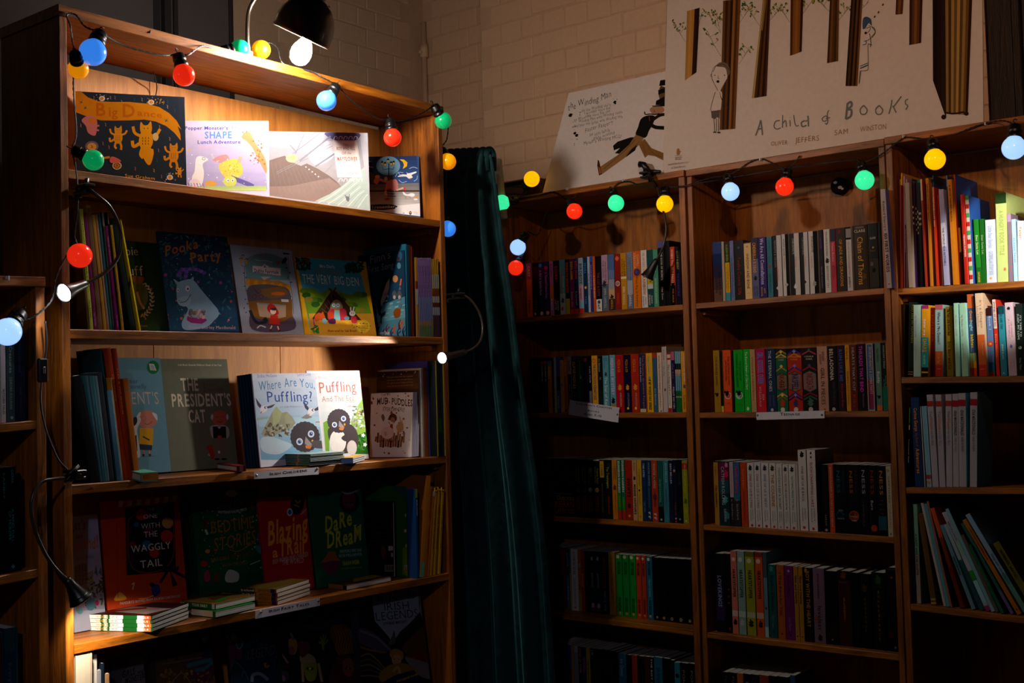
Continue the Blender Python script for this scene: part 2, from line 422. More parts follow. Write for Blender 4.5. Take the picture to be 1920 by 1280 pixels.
# ---- right run of bookcases
RD = .31
def vx(px, py): return RF.pix(px, py)[0]
r1i, r1o = vx(1284, 700), vx(1295.5, 700)
r2o, r2i = vx(1300, 700), vx(1309, 700)
r2r, r2ro = vx(1663.5, 700), vx(1675, 700)
r3o, r3i = vx(1677, 700), vx(1689.5, 700)
r1l = vx(940, 500)
RT = zline(RF, (976.6, 368.3), (1272, 320)); RT2 = zline(RF, (1293.8, 318), (1844, 231))
RZ = {'1a': zline(RF, (975, 595.6), (1279.4, 570.6)), '1b': zline(RF, (994, 774), (1288, 772.8)), '1c': zline(RF, (1020.7, 966.4), (1297.9, 983)), '1d': zline(RF, (1054.7, 1150.9), (1302.9, 1181.5)),
      '2a': zline(RF, (1310, 568), (1657.5, 539.5)), '2b': zline(RF, (1314, 773.4), (1666.6, 770)), '2c': zline(RF, (1320, 983.4), (1671.7, 1006.7)), '2d': zline(RF, (1329, 1186), (1685.5, 1227)),
      '3a': zline(RF, (1680, 541), (1920, 526)), '3b': zline(RF, (1688, 707), (1920, 704.7)), '3c': zline(RF, (1685.4, 913.6), (1920, 914.4)), '3d': zline(RF, (1699, 1131), (1920, 1157))}
RZ['1e'] = lambda x: RZ['1d'](x)-.373; RZ['2e'] = lambda x: RZ['2d'](x)-.373; RZ['3e'] = lambda x: RZ['3d'](x)-.37
r3r = r3i+.95
def rcase(label, xa, xai, xbi, xb, keys, top, tname='top_board'):
    c = thing('bookcase', label, 'bookcase', RF.M)
    board('top_board', c, xa, xb, -.003, RD, top, .0225, W_H)
    panel('side_panel', c, xa, xai, 0, RD, 0, top(xa)-.0235, W_V); panel('side_panel', c, xbi, xb, 0, RD, 0, top(xb)-.0235, W_V)
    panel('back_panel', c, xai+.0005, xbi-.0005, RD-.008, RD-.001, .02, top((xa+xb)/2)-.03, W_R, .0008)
    for k in keys:
        board('shelf', c, xai+.0005, xbi-.0005, .001, RD-.01, RZ[k], .019, W_H)
        if k[1] != 'e':
            cleat(c, xai+.0006, xai+.016, .035, RD-.02, RZ[k](xai)-.021); cleat(c, xbi-.016, xbi-.0006, .035, RD-.02, RZ[k](xbi)-.021)
    return c
rcase('narrow pine bookcase beside the curtain, under the ink-drawing board', r1l-.02, r1l, r1i, r1o, ['1a', '1b', '1c', '1d', '1e'], RT)
rcase('middle pine bookcase holding the TEENAGE shelf, under the big poster', r2o, r2i, r2r, r2ro, ['2a', '2b', '2c', '2d', '2e'], RT2)
rcase('pine bookcase at right edge with leaning picture books', r3o, r3i, r3r, r3r+.02, ['3a', '3b', '3c', '3d', '3e'], lambda x: RT2(x)+.004)

# ================================================================ BOOKS
ORD = 'zeroth first second third fourth fifth sixth seventh eighth ninth tenth eleventh twelfth thirteenth fourteenth fifteenth sixteenth seventeenth eighteenth nineteenth twentieth twenty-first twenty-second twenty-third twenty-fourth twenty-fifth twenty-sixth twenty-seventh twenty-eighth twenty-ninth thirtieth thirty-first thirty-second thirty-third thirty-fourth thirty-fifth'.split()
def mix(c, k): return tuple(v*k for v in lin(c))
def spine_book(fr, O, w_, h, d, tilt, base, label, bands=(), texts=(), group=None, hard=False, side=None, deco=None, name=None):
    M = fr.M @ Matrix.Translation(O) @ Matrix.Rotation(-tilt, 4, 'Y')
    t = thing(name or ('hardback_book' if hard else 'paperback_book'), label, 'book', M, group)
    c = .0022 if hard else .0009; c = min(c, w_*.2)
    b = MB(); sd = side or base; n = 4
    # spine slightly rounded for hardbacks, boards either side
    r = .0022 if hard else .0004; prof = []
    for i in range(n+1):
        a = pi*i/n; prof.append((w_/2-w_/2*cos(a), r-r*sin(a)))
    vs = [(x, y, z) for x, y in prof for z in (0, h)]
    b.add(vs, [(2*i, 2*i+2, 2*i+3, 2*i+1) for i in range(n)], base)
    b.box(0, r, 0, c, d, h, sd); b.box(w_-c, r, 0, w_, d, h, sd); b.box(c, r+.0001, .0002, w_-c, r+.0009, h-.0002, base)
    b.obj('cover', M_COVER, t)
    p = MB(); i = .003 if hard else .0004
    p.box(c+.0001, r+.001, i, w_-c-.0001, d-i, h-i); p.obj('page_block', M_PAGE, t)
    if bands or texts or deco:
        m_ = MB(); e = .0003
        yo = lambda x: -e
        for k, (a, z, col) in enumerate(bands):
            y = -.0002-k*.00003
            m_.add([(.0003, y, h*(1-z)), (w_-.0003, y, h*(1-z)), (w_-.0003, y, h*(1-a)), (.0003, y, h*(1-a))], [(0, 1, 2, 3)], col)
        for T in texts:
            s, a, z, col = T[:4]; lat = T[4] if len(T) > 4 else .5; sz = T[5] if len(T) > 5 else .55; hz = T[6] if len(T) > 6 else 0
            y = -.0009
            if hz:   # horizontal lettering across the spine: a = centre from the top, z = text height over width
                ln = w_*sz; P0 = Vector((w_*lat-ln/2, 0, h*(1-a))); put_text(m_, s, P0, Vector((ln, 0, 0)), Vector((0, 0, w_*z)), col, Vector((0, y, 0)), hz-1)
            else:
                P0 = Vector((w_*(lat-sz*.36), 0, h*(1-a))); put_text(m_, s, P0, Vector((0, 0, -(z-a)*h)), Vector((w_*sz*.72, 0, 0)), col, Vector((0, y, 0)), 1 if sz > .5 else 0)
        for D in (deco or ()):
            kind, cx, cz, rr, col = D; X = w_*cx; Z = h*(1-cz); rr *= w_
            y = -.00055
            if kind == 'v': m_.add([(w_*cx, -.0003, .0003), (w_-.0002, -.0003, .0003), (w_-.0002, -.0003, h-.0003), (w_*cx, -.0003, h-.0003)], [(0, 1, 2, 3)], col)
            elif kind == 'fr':
                e_ = w_*.1
                for q_ in ((0, 0, e_, h), (w_-e_, 0, w_, h), (e_, 0, w_-e_, e_), (e_, h-e_, w_-e_, h)): m_.add([(q_[0], -.0003, q_[1]), (q_[2], -.0003, q_[1]), (q_[2], -.0003, q_[3]), (q_[0], -.0003, q_[3])], [(0, 1, 2, 3)], col)
            elif kind == 'o': m_.add([(X+rr*cos(a*pi/7), y, Z+rr*sin(a*pi/7)) for a in range(14)], [list(range(14))], col)
            elif kind == 'bird':
                y -= .0001; m_.add([(X+rr*u, y, Z+rr*v) for u, v in ((-.9, .9), (-.2, .5), (.1, .9), (.35, .55), (.9, .4), (.4, .2), (.5, -.2), (.1, -.5), (-.3, -.95), (-.3, -.4), (-.75, -.5), (-.5, 0), (-.95, .2))], [list(range(13))[::-1]], col)
            elif kind == 'hex': rr /= w_; m_.add([(X+u*w_*.44, y, Z+v*rr) for u, v in ((0, 1), (-1, .72), (-1, -.72), (0, -1), (1, -.72), (1, .72))], [list(range(6))], col)
            elif kind == 'chev': rr /= w_; m_.add([(X+u*w_*.49, y, Z+v*rr) for u, v in ((-1, -.6), (0, .4), (1, -.6), (1, -1), (0, 0), (-1, -1))], [(0, 5, 4, 1), (1, 4, 3, 2)], col)
            elif kind == 'dia': m_.add([(X+u*rr, y-.0001, Z+v*rr) for u, v in ((0, 1), (-1, 0), (0, -1), (1, 0))], [(0, 1, 2, 3)], col)
            elif kind == 'splat':
                m_.add([(X+rr*(1 if a % 2 else .45)*cos(a*pi/8), y, Z+1.3*rr*(1 if a % 3 else .6)*sin(a*pi/8)) for a in range(16)], [list(range(16))], col)
        m_.v = [(min(max(X, .0001), w_-.0001), y, min(max(Z, .0002), h-.0002)) for X, y, Z in m_.v]
        m_.obj('spine_print', M_PRINT, t)
    return t
def deco_of(op):
    d = list(op.get('deco') or ())
    if 'sp' in op: d = [('v', op['sp'][0], .5, 0, op['sp'][1])]+d
    if 'frame' in op: d = [('fr', 0, 0, 0, 'c8a890')]+d
    return d
def row(fr, zf, zm, ref, rec, rowname, group, books, depth=.13, name=None):
    """books: (x0, x1, ytop, base, desc, bands, texts, opts) measured at mid height in zoom zm; ref(x)->mid y not needed: book bottoms stand on the shelf"""
    ox, oy, k = zm; i = 0
    for B in books:
        i += 1
        x0, x1, yt, base, desc = B[:5]; bands = B[5] if len(B) > 5 and B[5] else (); texts = B[6] if len(B) > 6 and B[6] else (); op = B[7] if len(B) > 7 else {}
        X0, X1, YT = ox+x0/k, ox+x1/k, oy+yt/k
        ym = op.get('ym', ref)
        YM = oy+ym/k
        rc = op.get('rec', rec)
        a, _ = fr.pix(X0, YM, rc); b, _ = fr.pix(X1, YM, rc); z = max(zf(a), zf(b))+.0006
        for q_ in (L_xr, r1i, r2r):
            if a < q_ < b or (q_ < a < q_+.03): b = q_-.0004; a = min(a, b-.006)
        h = fr.pix((X0+X1)/2, YT, rc)[1]-z
        g = min(.0006, (b-a)*.05)
        d = op.get('d', depth+random.uniform(-.006, .01))
        lab = '%s, %s from left, %s' % (desc, ORD[i], rowname)
        spine_book(fr, (a+g, rc, z), b-a-2*g, h, d, 0, base, lab, bands, texts, group, op.get('hard', False), op.get('side'), deco_of(op), name)
def lean_row(fr, zf, zm, rec, rowname, group, books, depth=.2, name='picture_book', xmin=None, xmax=None):
    """(xt0, xt1, yt, xb0, xb1, base, desc, bands, texts, opts)"""
    ox, oy, k = zm; i = 0; pb = xmin if xmin is not None else -99; pt = 0; ph = 1.
    for B in books:
        i += 1
        xt0, xt1, yt, xb0, xb1, base, desc = B[:7]; bands = B[7] if len(B) > 7 and B[7] else (); texts = B[8] if len(B) > 8 and B[8] else (); op = B[9] if len(B) > 9 else {}
        rc = op.get('rec', rec)
        # base point on the shelf under the measured base x
        X = ox+(xb0+xb1)/2/k; Y = 900
        for _ in range(6):
            x, _z = fr.pix(X, Y, rc); z = zf(x)
            P = fr.M @ Vector((x, rc, z)); v = P-CAM; Y = 640-FPX*v.dot(U_)/v.dot(F_)
        a = fr.pix(ox+xb0/k, Y, rc)[0]; b = fr.pix(ox+xb1/k, Y, rc)[0]
        tx, tz = fr.pix(ox+xt0/k, oy+yt/k, rc); z = max(zf(a), zf(b))+.0006; tx = a-(a-tx)
        ang = math.atan2(a-tx, tz-z)          # >0 top leans left
        hz = tz-z; tn = math.tan(ang)
        if a < pb+.0005: b = max(b, pb+.004); a = pb+.0005
        m_ = min(hz, ph); lim = (a-(pb-pt*m_)-.0004)/m_
        tn = min(tn, lim)
        if xmax is not None:
            b = min(b, xmax-.001); a = min(a, b-.003); tn = max(tn, (b-xmax+.001)/hz)
        pb, pt, ph = b, tn, max(hz, .1); ang = math.atan(tn); h = hz/cos(ang); w_ = (b-a)*cos(ang)*.98
        if ang >= 0: O = (a+.0003, rc, z)
        else: O = (b-w_*cos(ang)-.0003, rc, z+w_*sin(-ang))
        lab = '%s, %s from left, %s' % (desc, ORD[i], rowname)
        spine_book(fr, O, w_, h, op.get('d', depth), ang, base, lab, bands, texts, group, op.get('hard', False), op.get('side'), deco_of(op), name)
W='d8d2c8'; K='0c0b0d'; Y='e0b820'
# ---------------- narrow bookcase (R1)
G='chapter books in the narrow bookcase'
row(RF, RZ['1a'], (920,380,4.8), 760, .012, 'top shelf, narrow bookcase', G, [
(322,373,545,'8a5560','mauve and orange worn spine',[(.12,.0,'8a5560'),(.3,1,'c8641c')],[('CAST',.05,.25,'e8c8c8'),('Kimberly',.68,.92,'5a2010')]),
(375,427,540,'150b0c','almost black brown spine',[],[('THE',.7,.9,'6a4a20')],{'deco':[('o',.4,.95,.2,'c8a080')]}),
(429,476,535,'2a1a58','deep violet spine, silver script',[],[("A Girl & Spindle Door",.15,.62,'a8a0e0')],{'deco':[('o',.5,.06,.3,'28a0c8'),('o',.55,.95,.3,'e8d8d0')]}),
(478,528,528,'331a5c','dark purple spine, pink medallion',[],[('A Thousand Crimson Steps',.2,.68,'c090e0')],{'deco':[('o',.5,.12,.3,'d03858'),('o',.6,.95,.3,'f0b0b8')]}),
(532,564,525,'a878c8','lilac and orange spine',[(.0,.45,'c878b8'),(.45,.7,'e08028')],[('KALEIDO',.05,.3,'3a1858'),('KEEN',.7,.9,'e8e0f0')]),
(567,619,520,'12162c','navy spine, red capitals',[],[('SCORE',.1,.35,'e02838'),('LISETTE',.72,.9,'e8e8e8',.3,.35),('AUTEN',.74,.92,'e8e8e8',.7,.35)]),
(621,671,513,'58a8b8','pale teal spine, speckled foot',[(.62,1,'a8c8d0')],[('Greenwild',.17,.55,'d83828',.3,.4),('WEATHER LAND',.3,.65,'f0f0f0',.72,.35)],{'deco':[('splat',.5,.75,.35,'284878'),('splat',.4,.9,.3,'c83858')]}),
(673,711,508,'103038','dark teal spine, yellow foot',[(.72,1,'b8b828')],[('BENEATH MONSTER',.06,.62,'e84828',.5,.75),('HILL',.8,.92,'d8a020')]),
(713,751,505,'7a1e78','purple spine, yellow capitals',[(.92,1,'d82820')],[('DOPA-ANIME',.05,.38,'e8d030',.5,.7),('Steam Girl',.6,.88,'e0b0d8')]),
(753,789,500,'1c2c58','navy spine, red capitals and red foot',[(.92,1,'d82820')],[('ROSA-SPONS',.05,.38,'e03828',.5,.7),('Lionel',.6,.85,'a8c0e0')]),
(791,836,495,'8098a8','grey blue spine, pink middle',[(.5,.78,'c890a8'),(.78,.92,'80b8c8'),(.92,1,'d82820')],[('BIRDBOY',.1,.48,'202830',.5,.75),('cat moor',.55,.75,'404060')]),
(838,872,490,'102848','dark blue spine, small gold ball',[],[('SKULL',.1,.3,'3888d8',.5,.7),('THE',.7,.85,'5080b0')],{'deco':[('o',.5,.55,.3,'e0b040')]}),
(874,896,485,'a0b0c8','thin pale blue spine',[],[('BLUE BUSTER',.3,.7,'384878')]),
(898,919,481,'302870','thin indigo spine',[(0,.1,'2858c8')],[('SHADOWS',.15,.6,'b8a0e0')]),
(921,944,480,'c85018','thin orange spine',[],[('A TRICK OF NOW',.35,.75,'f0d0a0')]),
(946,999,480,'0c0a10','black spine with white foot',[(.78,1,'d8d4d0')],[('THE CAT & KEYS',.3,.72,'803040'),('Sef',.82,.96,'303030')],{'deco':[('o',.5,.83,.25,'484040')]}),
(1001,1058,468,'b890a8','mauve spine, grey lower half',[(.52,1,'58606c')],[('THE SONG',.1,.4,'302838',.3,.35),('WALKED ON AIR',.12,.5,'302838',.68,.35),('EMMA CARROLL',.6,.95,'c0c0c8',.5,.5)],{'deco':[('splat',.4,.52,.4,'282c38')]}),
(1060,1117,463,'48689c','blue sky spine fading to sand',[(.28,.45,'6878a0'),(.45,.62,'9898a0'),(.62,.8,'c8a070'),(.8,1,'3a2410')],[('CARROLL',.78,.98,'d8a040',.5,.5)],{'deco':[('splat',.5,.78,.4,'241a14')]}),
(1119,1171,460,'8a1c10','dark red spine, white roundel',[],[('EMMA',.7,.9,'c03820')],{'deco':[('dia',.5,.08,.42,'e86040'),('o',.5,.53,.4,'e8d0c0'),('o',.5,.53,.3,'a83828')]}),
(1173,1226,450,'c88818','ochre spine, black capitals',[(.42,.46,'e8d8a0')],[('SECRETS OF A',.1,.42,'281808',.3,.38),('SUN KING',.14,.42,'281808',.72,.42),('EMMA CARROLL',.6,.92,'e8d0a0')]),
(1228,1281,442,'8088a0','grey lilac spine, misty',[(.5,.75,'a8a8b4'),(.75,1,'687088')],[('LETTERS from the',.05,.48,'383c54',.28,.3),('LIGHTHOUSE',.1,.5,'383c54',.68,.4),('CARROLL',.75,.96,'d8d8e0')]),
(1283,1354,435,'d86018','orange spine with a violet planet',[(.45,1,'e07818')],[('CRESSIDA',.03,.3,'f0c890',.28,.4),('COWELL',.06,.27,'f0c890',.7,.4),('Which Way to Anywhere',.44,.97,'301408',.5,.45)],{'deco':[('o',.55,.37,.42,'483868'),('o',.45,.36,.2,'7868a8')]}),
(1356,1411,425,'e0d8d0','white spine with orange lettering',[],[('ME, MY DAD AND',.05,.42,'d87018',.5,.5),('RAINBOW',.45,.78,'d86818',.5,.6),('BENJAMIN',.8,.98,'303860',.3,.3),('DEAN',.82,.94,'303860',.7,.3)]),
(1413,1464,423,'184848','dark teal, yellow and white spine',[(.42,.6,'e0b828'),(.6,.68,'d8d8c8')],[('FLY',.46,.58,'201808',.5,.6),('SIOBHAN',.78,.96,'e8e0d0',.3,.38),('DOWD',.8,.94,'e8e0d0',.72,.38)]),
(1466,1511,420,'4a9878','sea green spine',[],[('Solace',.15,.4,'d0e8d8'),('SIOBHAN DOWD',.5,.95,'c8d890',.5,.5)]),
(1513,1569,345,'08080a','black spine with lilac head',[(.0,.1,'5858a0')],[('THE BOOK OF SECRETS',.17,.6,'d8d0c0',.6,.42),('Alex Dunn',.7,.9,'d8d0c0',.6,.38)]),
(1571,1618,340,'090808','plain black tall spine'),
(1620,1664,395,'c83c18','flame orange spine, black foot',[(.66,1,'0c0808')],[('WHEN THE SKY FALLS',.04,.62,'f0c8b0',.5,.55),('PHIL EARLE',.72,.95,'d88028',.5,.4)],{'deco':[('splat',.5,.65,.5,'0c0808')]}),
(1666,1715,400,'0e0c16','black spine with cream and violet lettering',[(.42,.95,'141028')],[('EDGAR & ADOLF',.06,.38,'d8d088',.5,.5),('THE ADVENTURES',.45,.85,'584890',.5,.5)])])
row(RF, RZ['1b'], (960,620,5.333), 550, .01, 'second shelf, narrow bookcase', G, [
(176,214,270,'0c0607','black spine, barely visible'),(216,249,270,'120808','black brown spine',[],[('MURDER',.5,.7,'603018')]),(251,291,272,'0e0708','black spine, dull red letters',[],[('CLUB',.35,.6,'681c10')]),
(293,321,305,'0d0a08','black spine, cream capitals',[(0,.06,'a05018')],[('VERMIN IN',.08,.4,'d8d0c0',.5,.6),('THE THING',.6,.9,'787068')]),
(323,356,300,'0d0a08','black spine, orange head',[(0,.07,'b85018')],[('VERMIN IN',.08,.4,'d8d0c0',.5,.6),('THE THING',.6,.9,'787068')]),
(358,398,300,'d07810','orange spine, blue head',[(0,.09,'4888b0')],[('RIDDLE',.12,.35,'f0d8a0'),('PROM',.6,.9,'904808')]),
(400,419,280,'2a1508','thin dark brown spine'),(421,443,268,'a8c8d8','thin pale blue spine, yellow foot',[(.55,1,'d8b818')]),
(445,482,262,'5058a0','periwinkle spine, dark centre',[(.35,.6,'1c1830')],[('Neil',.7,.92,'c8c8e0')]),
(484,518,292,'e0a810','golden yellow spine',[],[('NEIL GAIMAN',.05,.35,'b86810'),('Fortunately',.5,.9,'c88018')],{'deco':[('o',.5,.47,.3,'5878a8')]}),
(520,557,258,'c87018','orange spine, dark foot mark',[],[('THE DEMON',.05,.35,'f0c080'),('HEADMASTER',.5,.9,'a04808')],{'deco':[('splat',.5,.96,.35,'301004')]}),
(560,596,255,'b098b0','mauve spine with black lower half',[(.32,1,'0c080c')],[('Coraline',.08,.26,'302838',.5,.6),('NEIL GAIMAN',.5,.9,'b8a8b8',.5,.5)]),
(598,653,252,'100a14','black spine, yellow star lettering',[(0,.08,'502880'),(.93,1,'e0a010')],[('SUPERNOVAS',.1,.58,'e8b818',.5,.7),('CREW',.62,.88,'605090',.5,.6)]),
(655,713,253,'124c40','bottle green spine',[],[('SAFIYYAH GREEN',.08,.36,'80a040',.5,.35),('THE GOLD CASTLE',.5,.85,'1c6050')],{'deco':[('splat',.6,.38,.2,'a8c0a0')]}),
(715,768,250,'0c060c','black spine fading to purple',[(.3,.8,'2c0c38'),(.8,.9,'60203a')],[],{'deco':[('o',.45,.07,.28,'c83020'),('o',.45,.07,.15,'0c060c')]}),
(770,799,305,'0a080a','black spine, silver foot',[(.58,1,'808088')],[('I am CUB',.1,.42,'b8b0c0',.5,.6)]),
(801,860,248,'e09818','amber spine, navy capitals',[],[('THE HOLLYWOOD KIDNAP CASE',.15,.78,'203868',.5,.62)],{'deco':[('o',.4,.09,.32,'d85818'),('o',.4,.09,.18,'f0c060')]}),
(862,908,250,'0e1410','black green spine',[(.6,1,'102818')],[('Eva Ibbotson',.05,.28,'c8d8c8',.4,.45)],{'deco':[('splat',.5,.4,.28,'506868')]}),
(910,974,247,'5aa0b0','light teal spine, cream title',[],[('EVA',.04,.1,'285060',.65,.32),('IBBOTSON',.04,.22,'285060',.3,.3),('The Star of Kazan',.38,.96,'c8e0c8',.5,.6)],{'deco':[('splat',.5,.33,.25,'203838')]}),
(980,1038,240,'68a8b8','pale blue spine, lavender capitals',[(.86,1,'b08018')],[('HIGH-RISE MYSTERY',.05,.7,'d8d0f0',.5,.72)],{'deco':[('splat',.5,.8,.42,'100c10')]}),
(1040,1118,240,'b81018','crimson spine, gold lettering',[],[('PIZZA & CO',.08,.3,'e0a020',.45,.45),('ANN JUNGMAN',.66,.9,'d8b0a0',.6,.35)],{'deco':[('splat',.5,.57,.3,'d89818')]}),
(1120,1191,240,'100c2c','midnight blue spine, gold lettering',[],[('PIZZA & CO',.08,.3,'e0a020',.45,.45),('ANN JUNGMAN',.66,.9,'a098b0',.6,.35)],{'deco':[('splat',.5,.57,.3,'d89818'),('o',.5,.93,.16,'e8b820')]}),
(1193,1273,235,'b82810','brick red spine, gold lettering',[],[('PIZZA & CO',.08,.3,'e0a020',.45,.45),('ANN JUNGMAN',.66,.9,'d8b0a0',.6,.35)],{'deco':[('splat',.5,.57,.3,'d89818'),('o',.5,.93,.16,'e8b820')]}),
(1275,1336,232,'182c58','navy spine with white and orange title',[(.94,1,'d8c0a0')],[('The Stories Grandma Forgot',.02,.93,'e07820',.7,.36),('Nadine Aisha Jassat',.06,.48,'d0d8e8',.28,.32)]),
(1337,1345,232,'c83c18','very thin red orange spine'),
(1347,1410,222,'f0b010','bright yellow spine, black comic title',[],[('DANIELLE JAWANDO',.04,.36,'58a0b8',.4,.42),('IF MY WORDS HAD WINGS',.45,.96,'181008',.5,.6)],{'deco':[('splat',.5,.42,.22,'3088c8')]}),
(1412,1454,222,'305c80','steel blue spine, red head',[(0,.08,'b83828')],[('Eva Ibbotson',.6,.88,'d0d0e0',.5,.5)]),
(1456,1504,217,'e8c8a8','cream spine, thin script title',[],[('When Hitler Stole Pink Rabbit',.05,.62,'685848',.5,.5),('Judith Kerr',.68,.92,'685848',.5,.5)],{'deco':[('o',.6,.98,.15,'305890')]}),
(1506,1555,157,'c8b8b0','tall pale grey spine',[],[('TIGERS',.04,.2,'b85848',.4,.45),('Skellig',.3,.45,'707078',.4,.45)],{'deco':[('splat',.5,.66,.25,'484850')],'side':'a89880'}),
(1557,1595,218,'e0d0c0','white spine, red ends, wimpy lettering',[(0,.12,'b81c10'),(.93,1,'b81c10'),(.03,.09,'d8c8b8')],[('Diary of a Wimpy Kid',.2,.6,'181818',.45,.6),('JEFF KINNEY',.66,.9,'787068',.5,.45)],{'deco':[('dia',.5,.63,.3,'c89020')]}),
(1597,1634,208,'201440','deep violet spine, pink head',[(0,.14,'c06080')],[('POLLY HO-YEN',.58,.94,'e0c8d8',.5,.55),('the boy',.2,.45,'8868a0')],{'deco':[('dia',.5,.55,.15,'c84888')]}),
]+[(1636+i*19,1654+i*19,205,'78a8b8','slim pencil-design spine, %s of three' % s,[(.2,.3,'0a1418'),(.3,.4,'e0a880'),(.4,.65,'68a0b8'),(.65,1,'086820'),(.74,.76,'c8b088')],[],{'deco':[('dia',.5,.38,.42,'68a0b8')]}) for i,s in enumerate(('left','middle','right'))]+[
(1695,1744,203,'e09818','amber spine with white jagged edge',[],[('CHARACTER BOOK',.04,.5,'e8e0d0',.7,.5),('Tom White',.72,.95,'905010')],{'deco':[('splat',.6,.58,.35,'585048')]})])
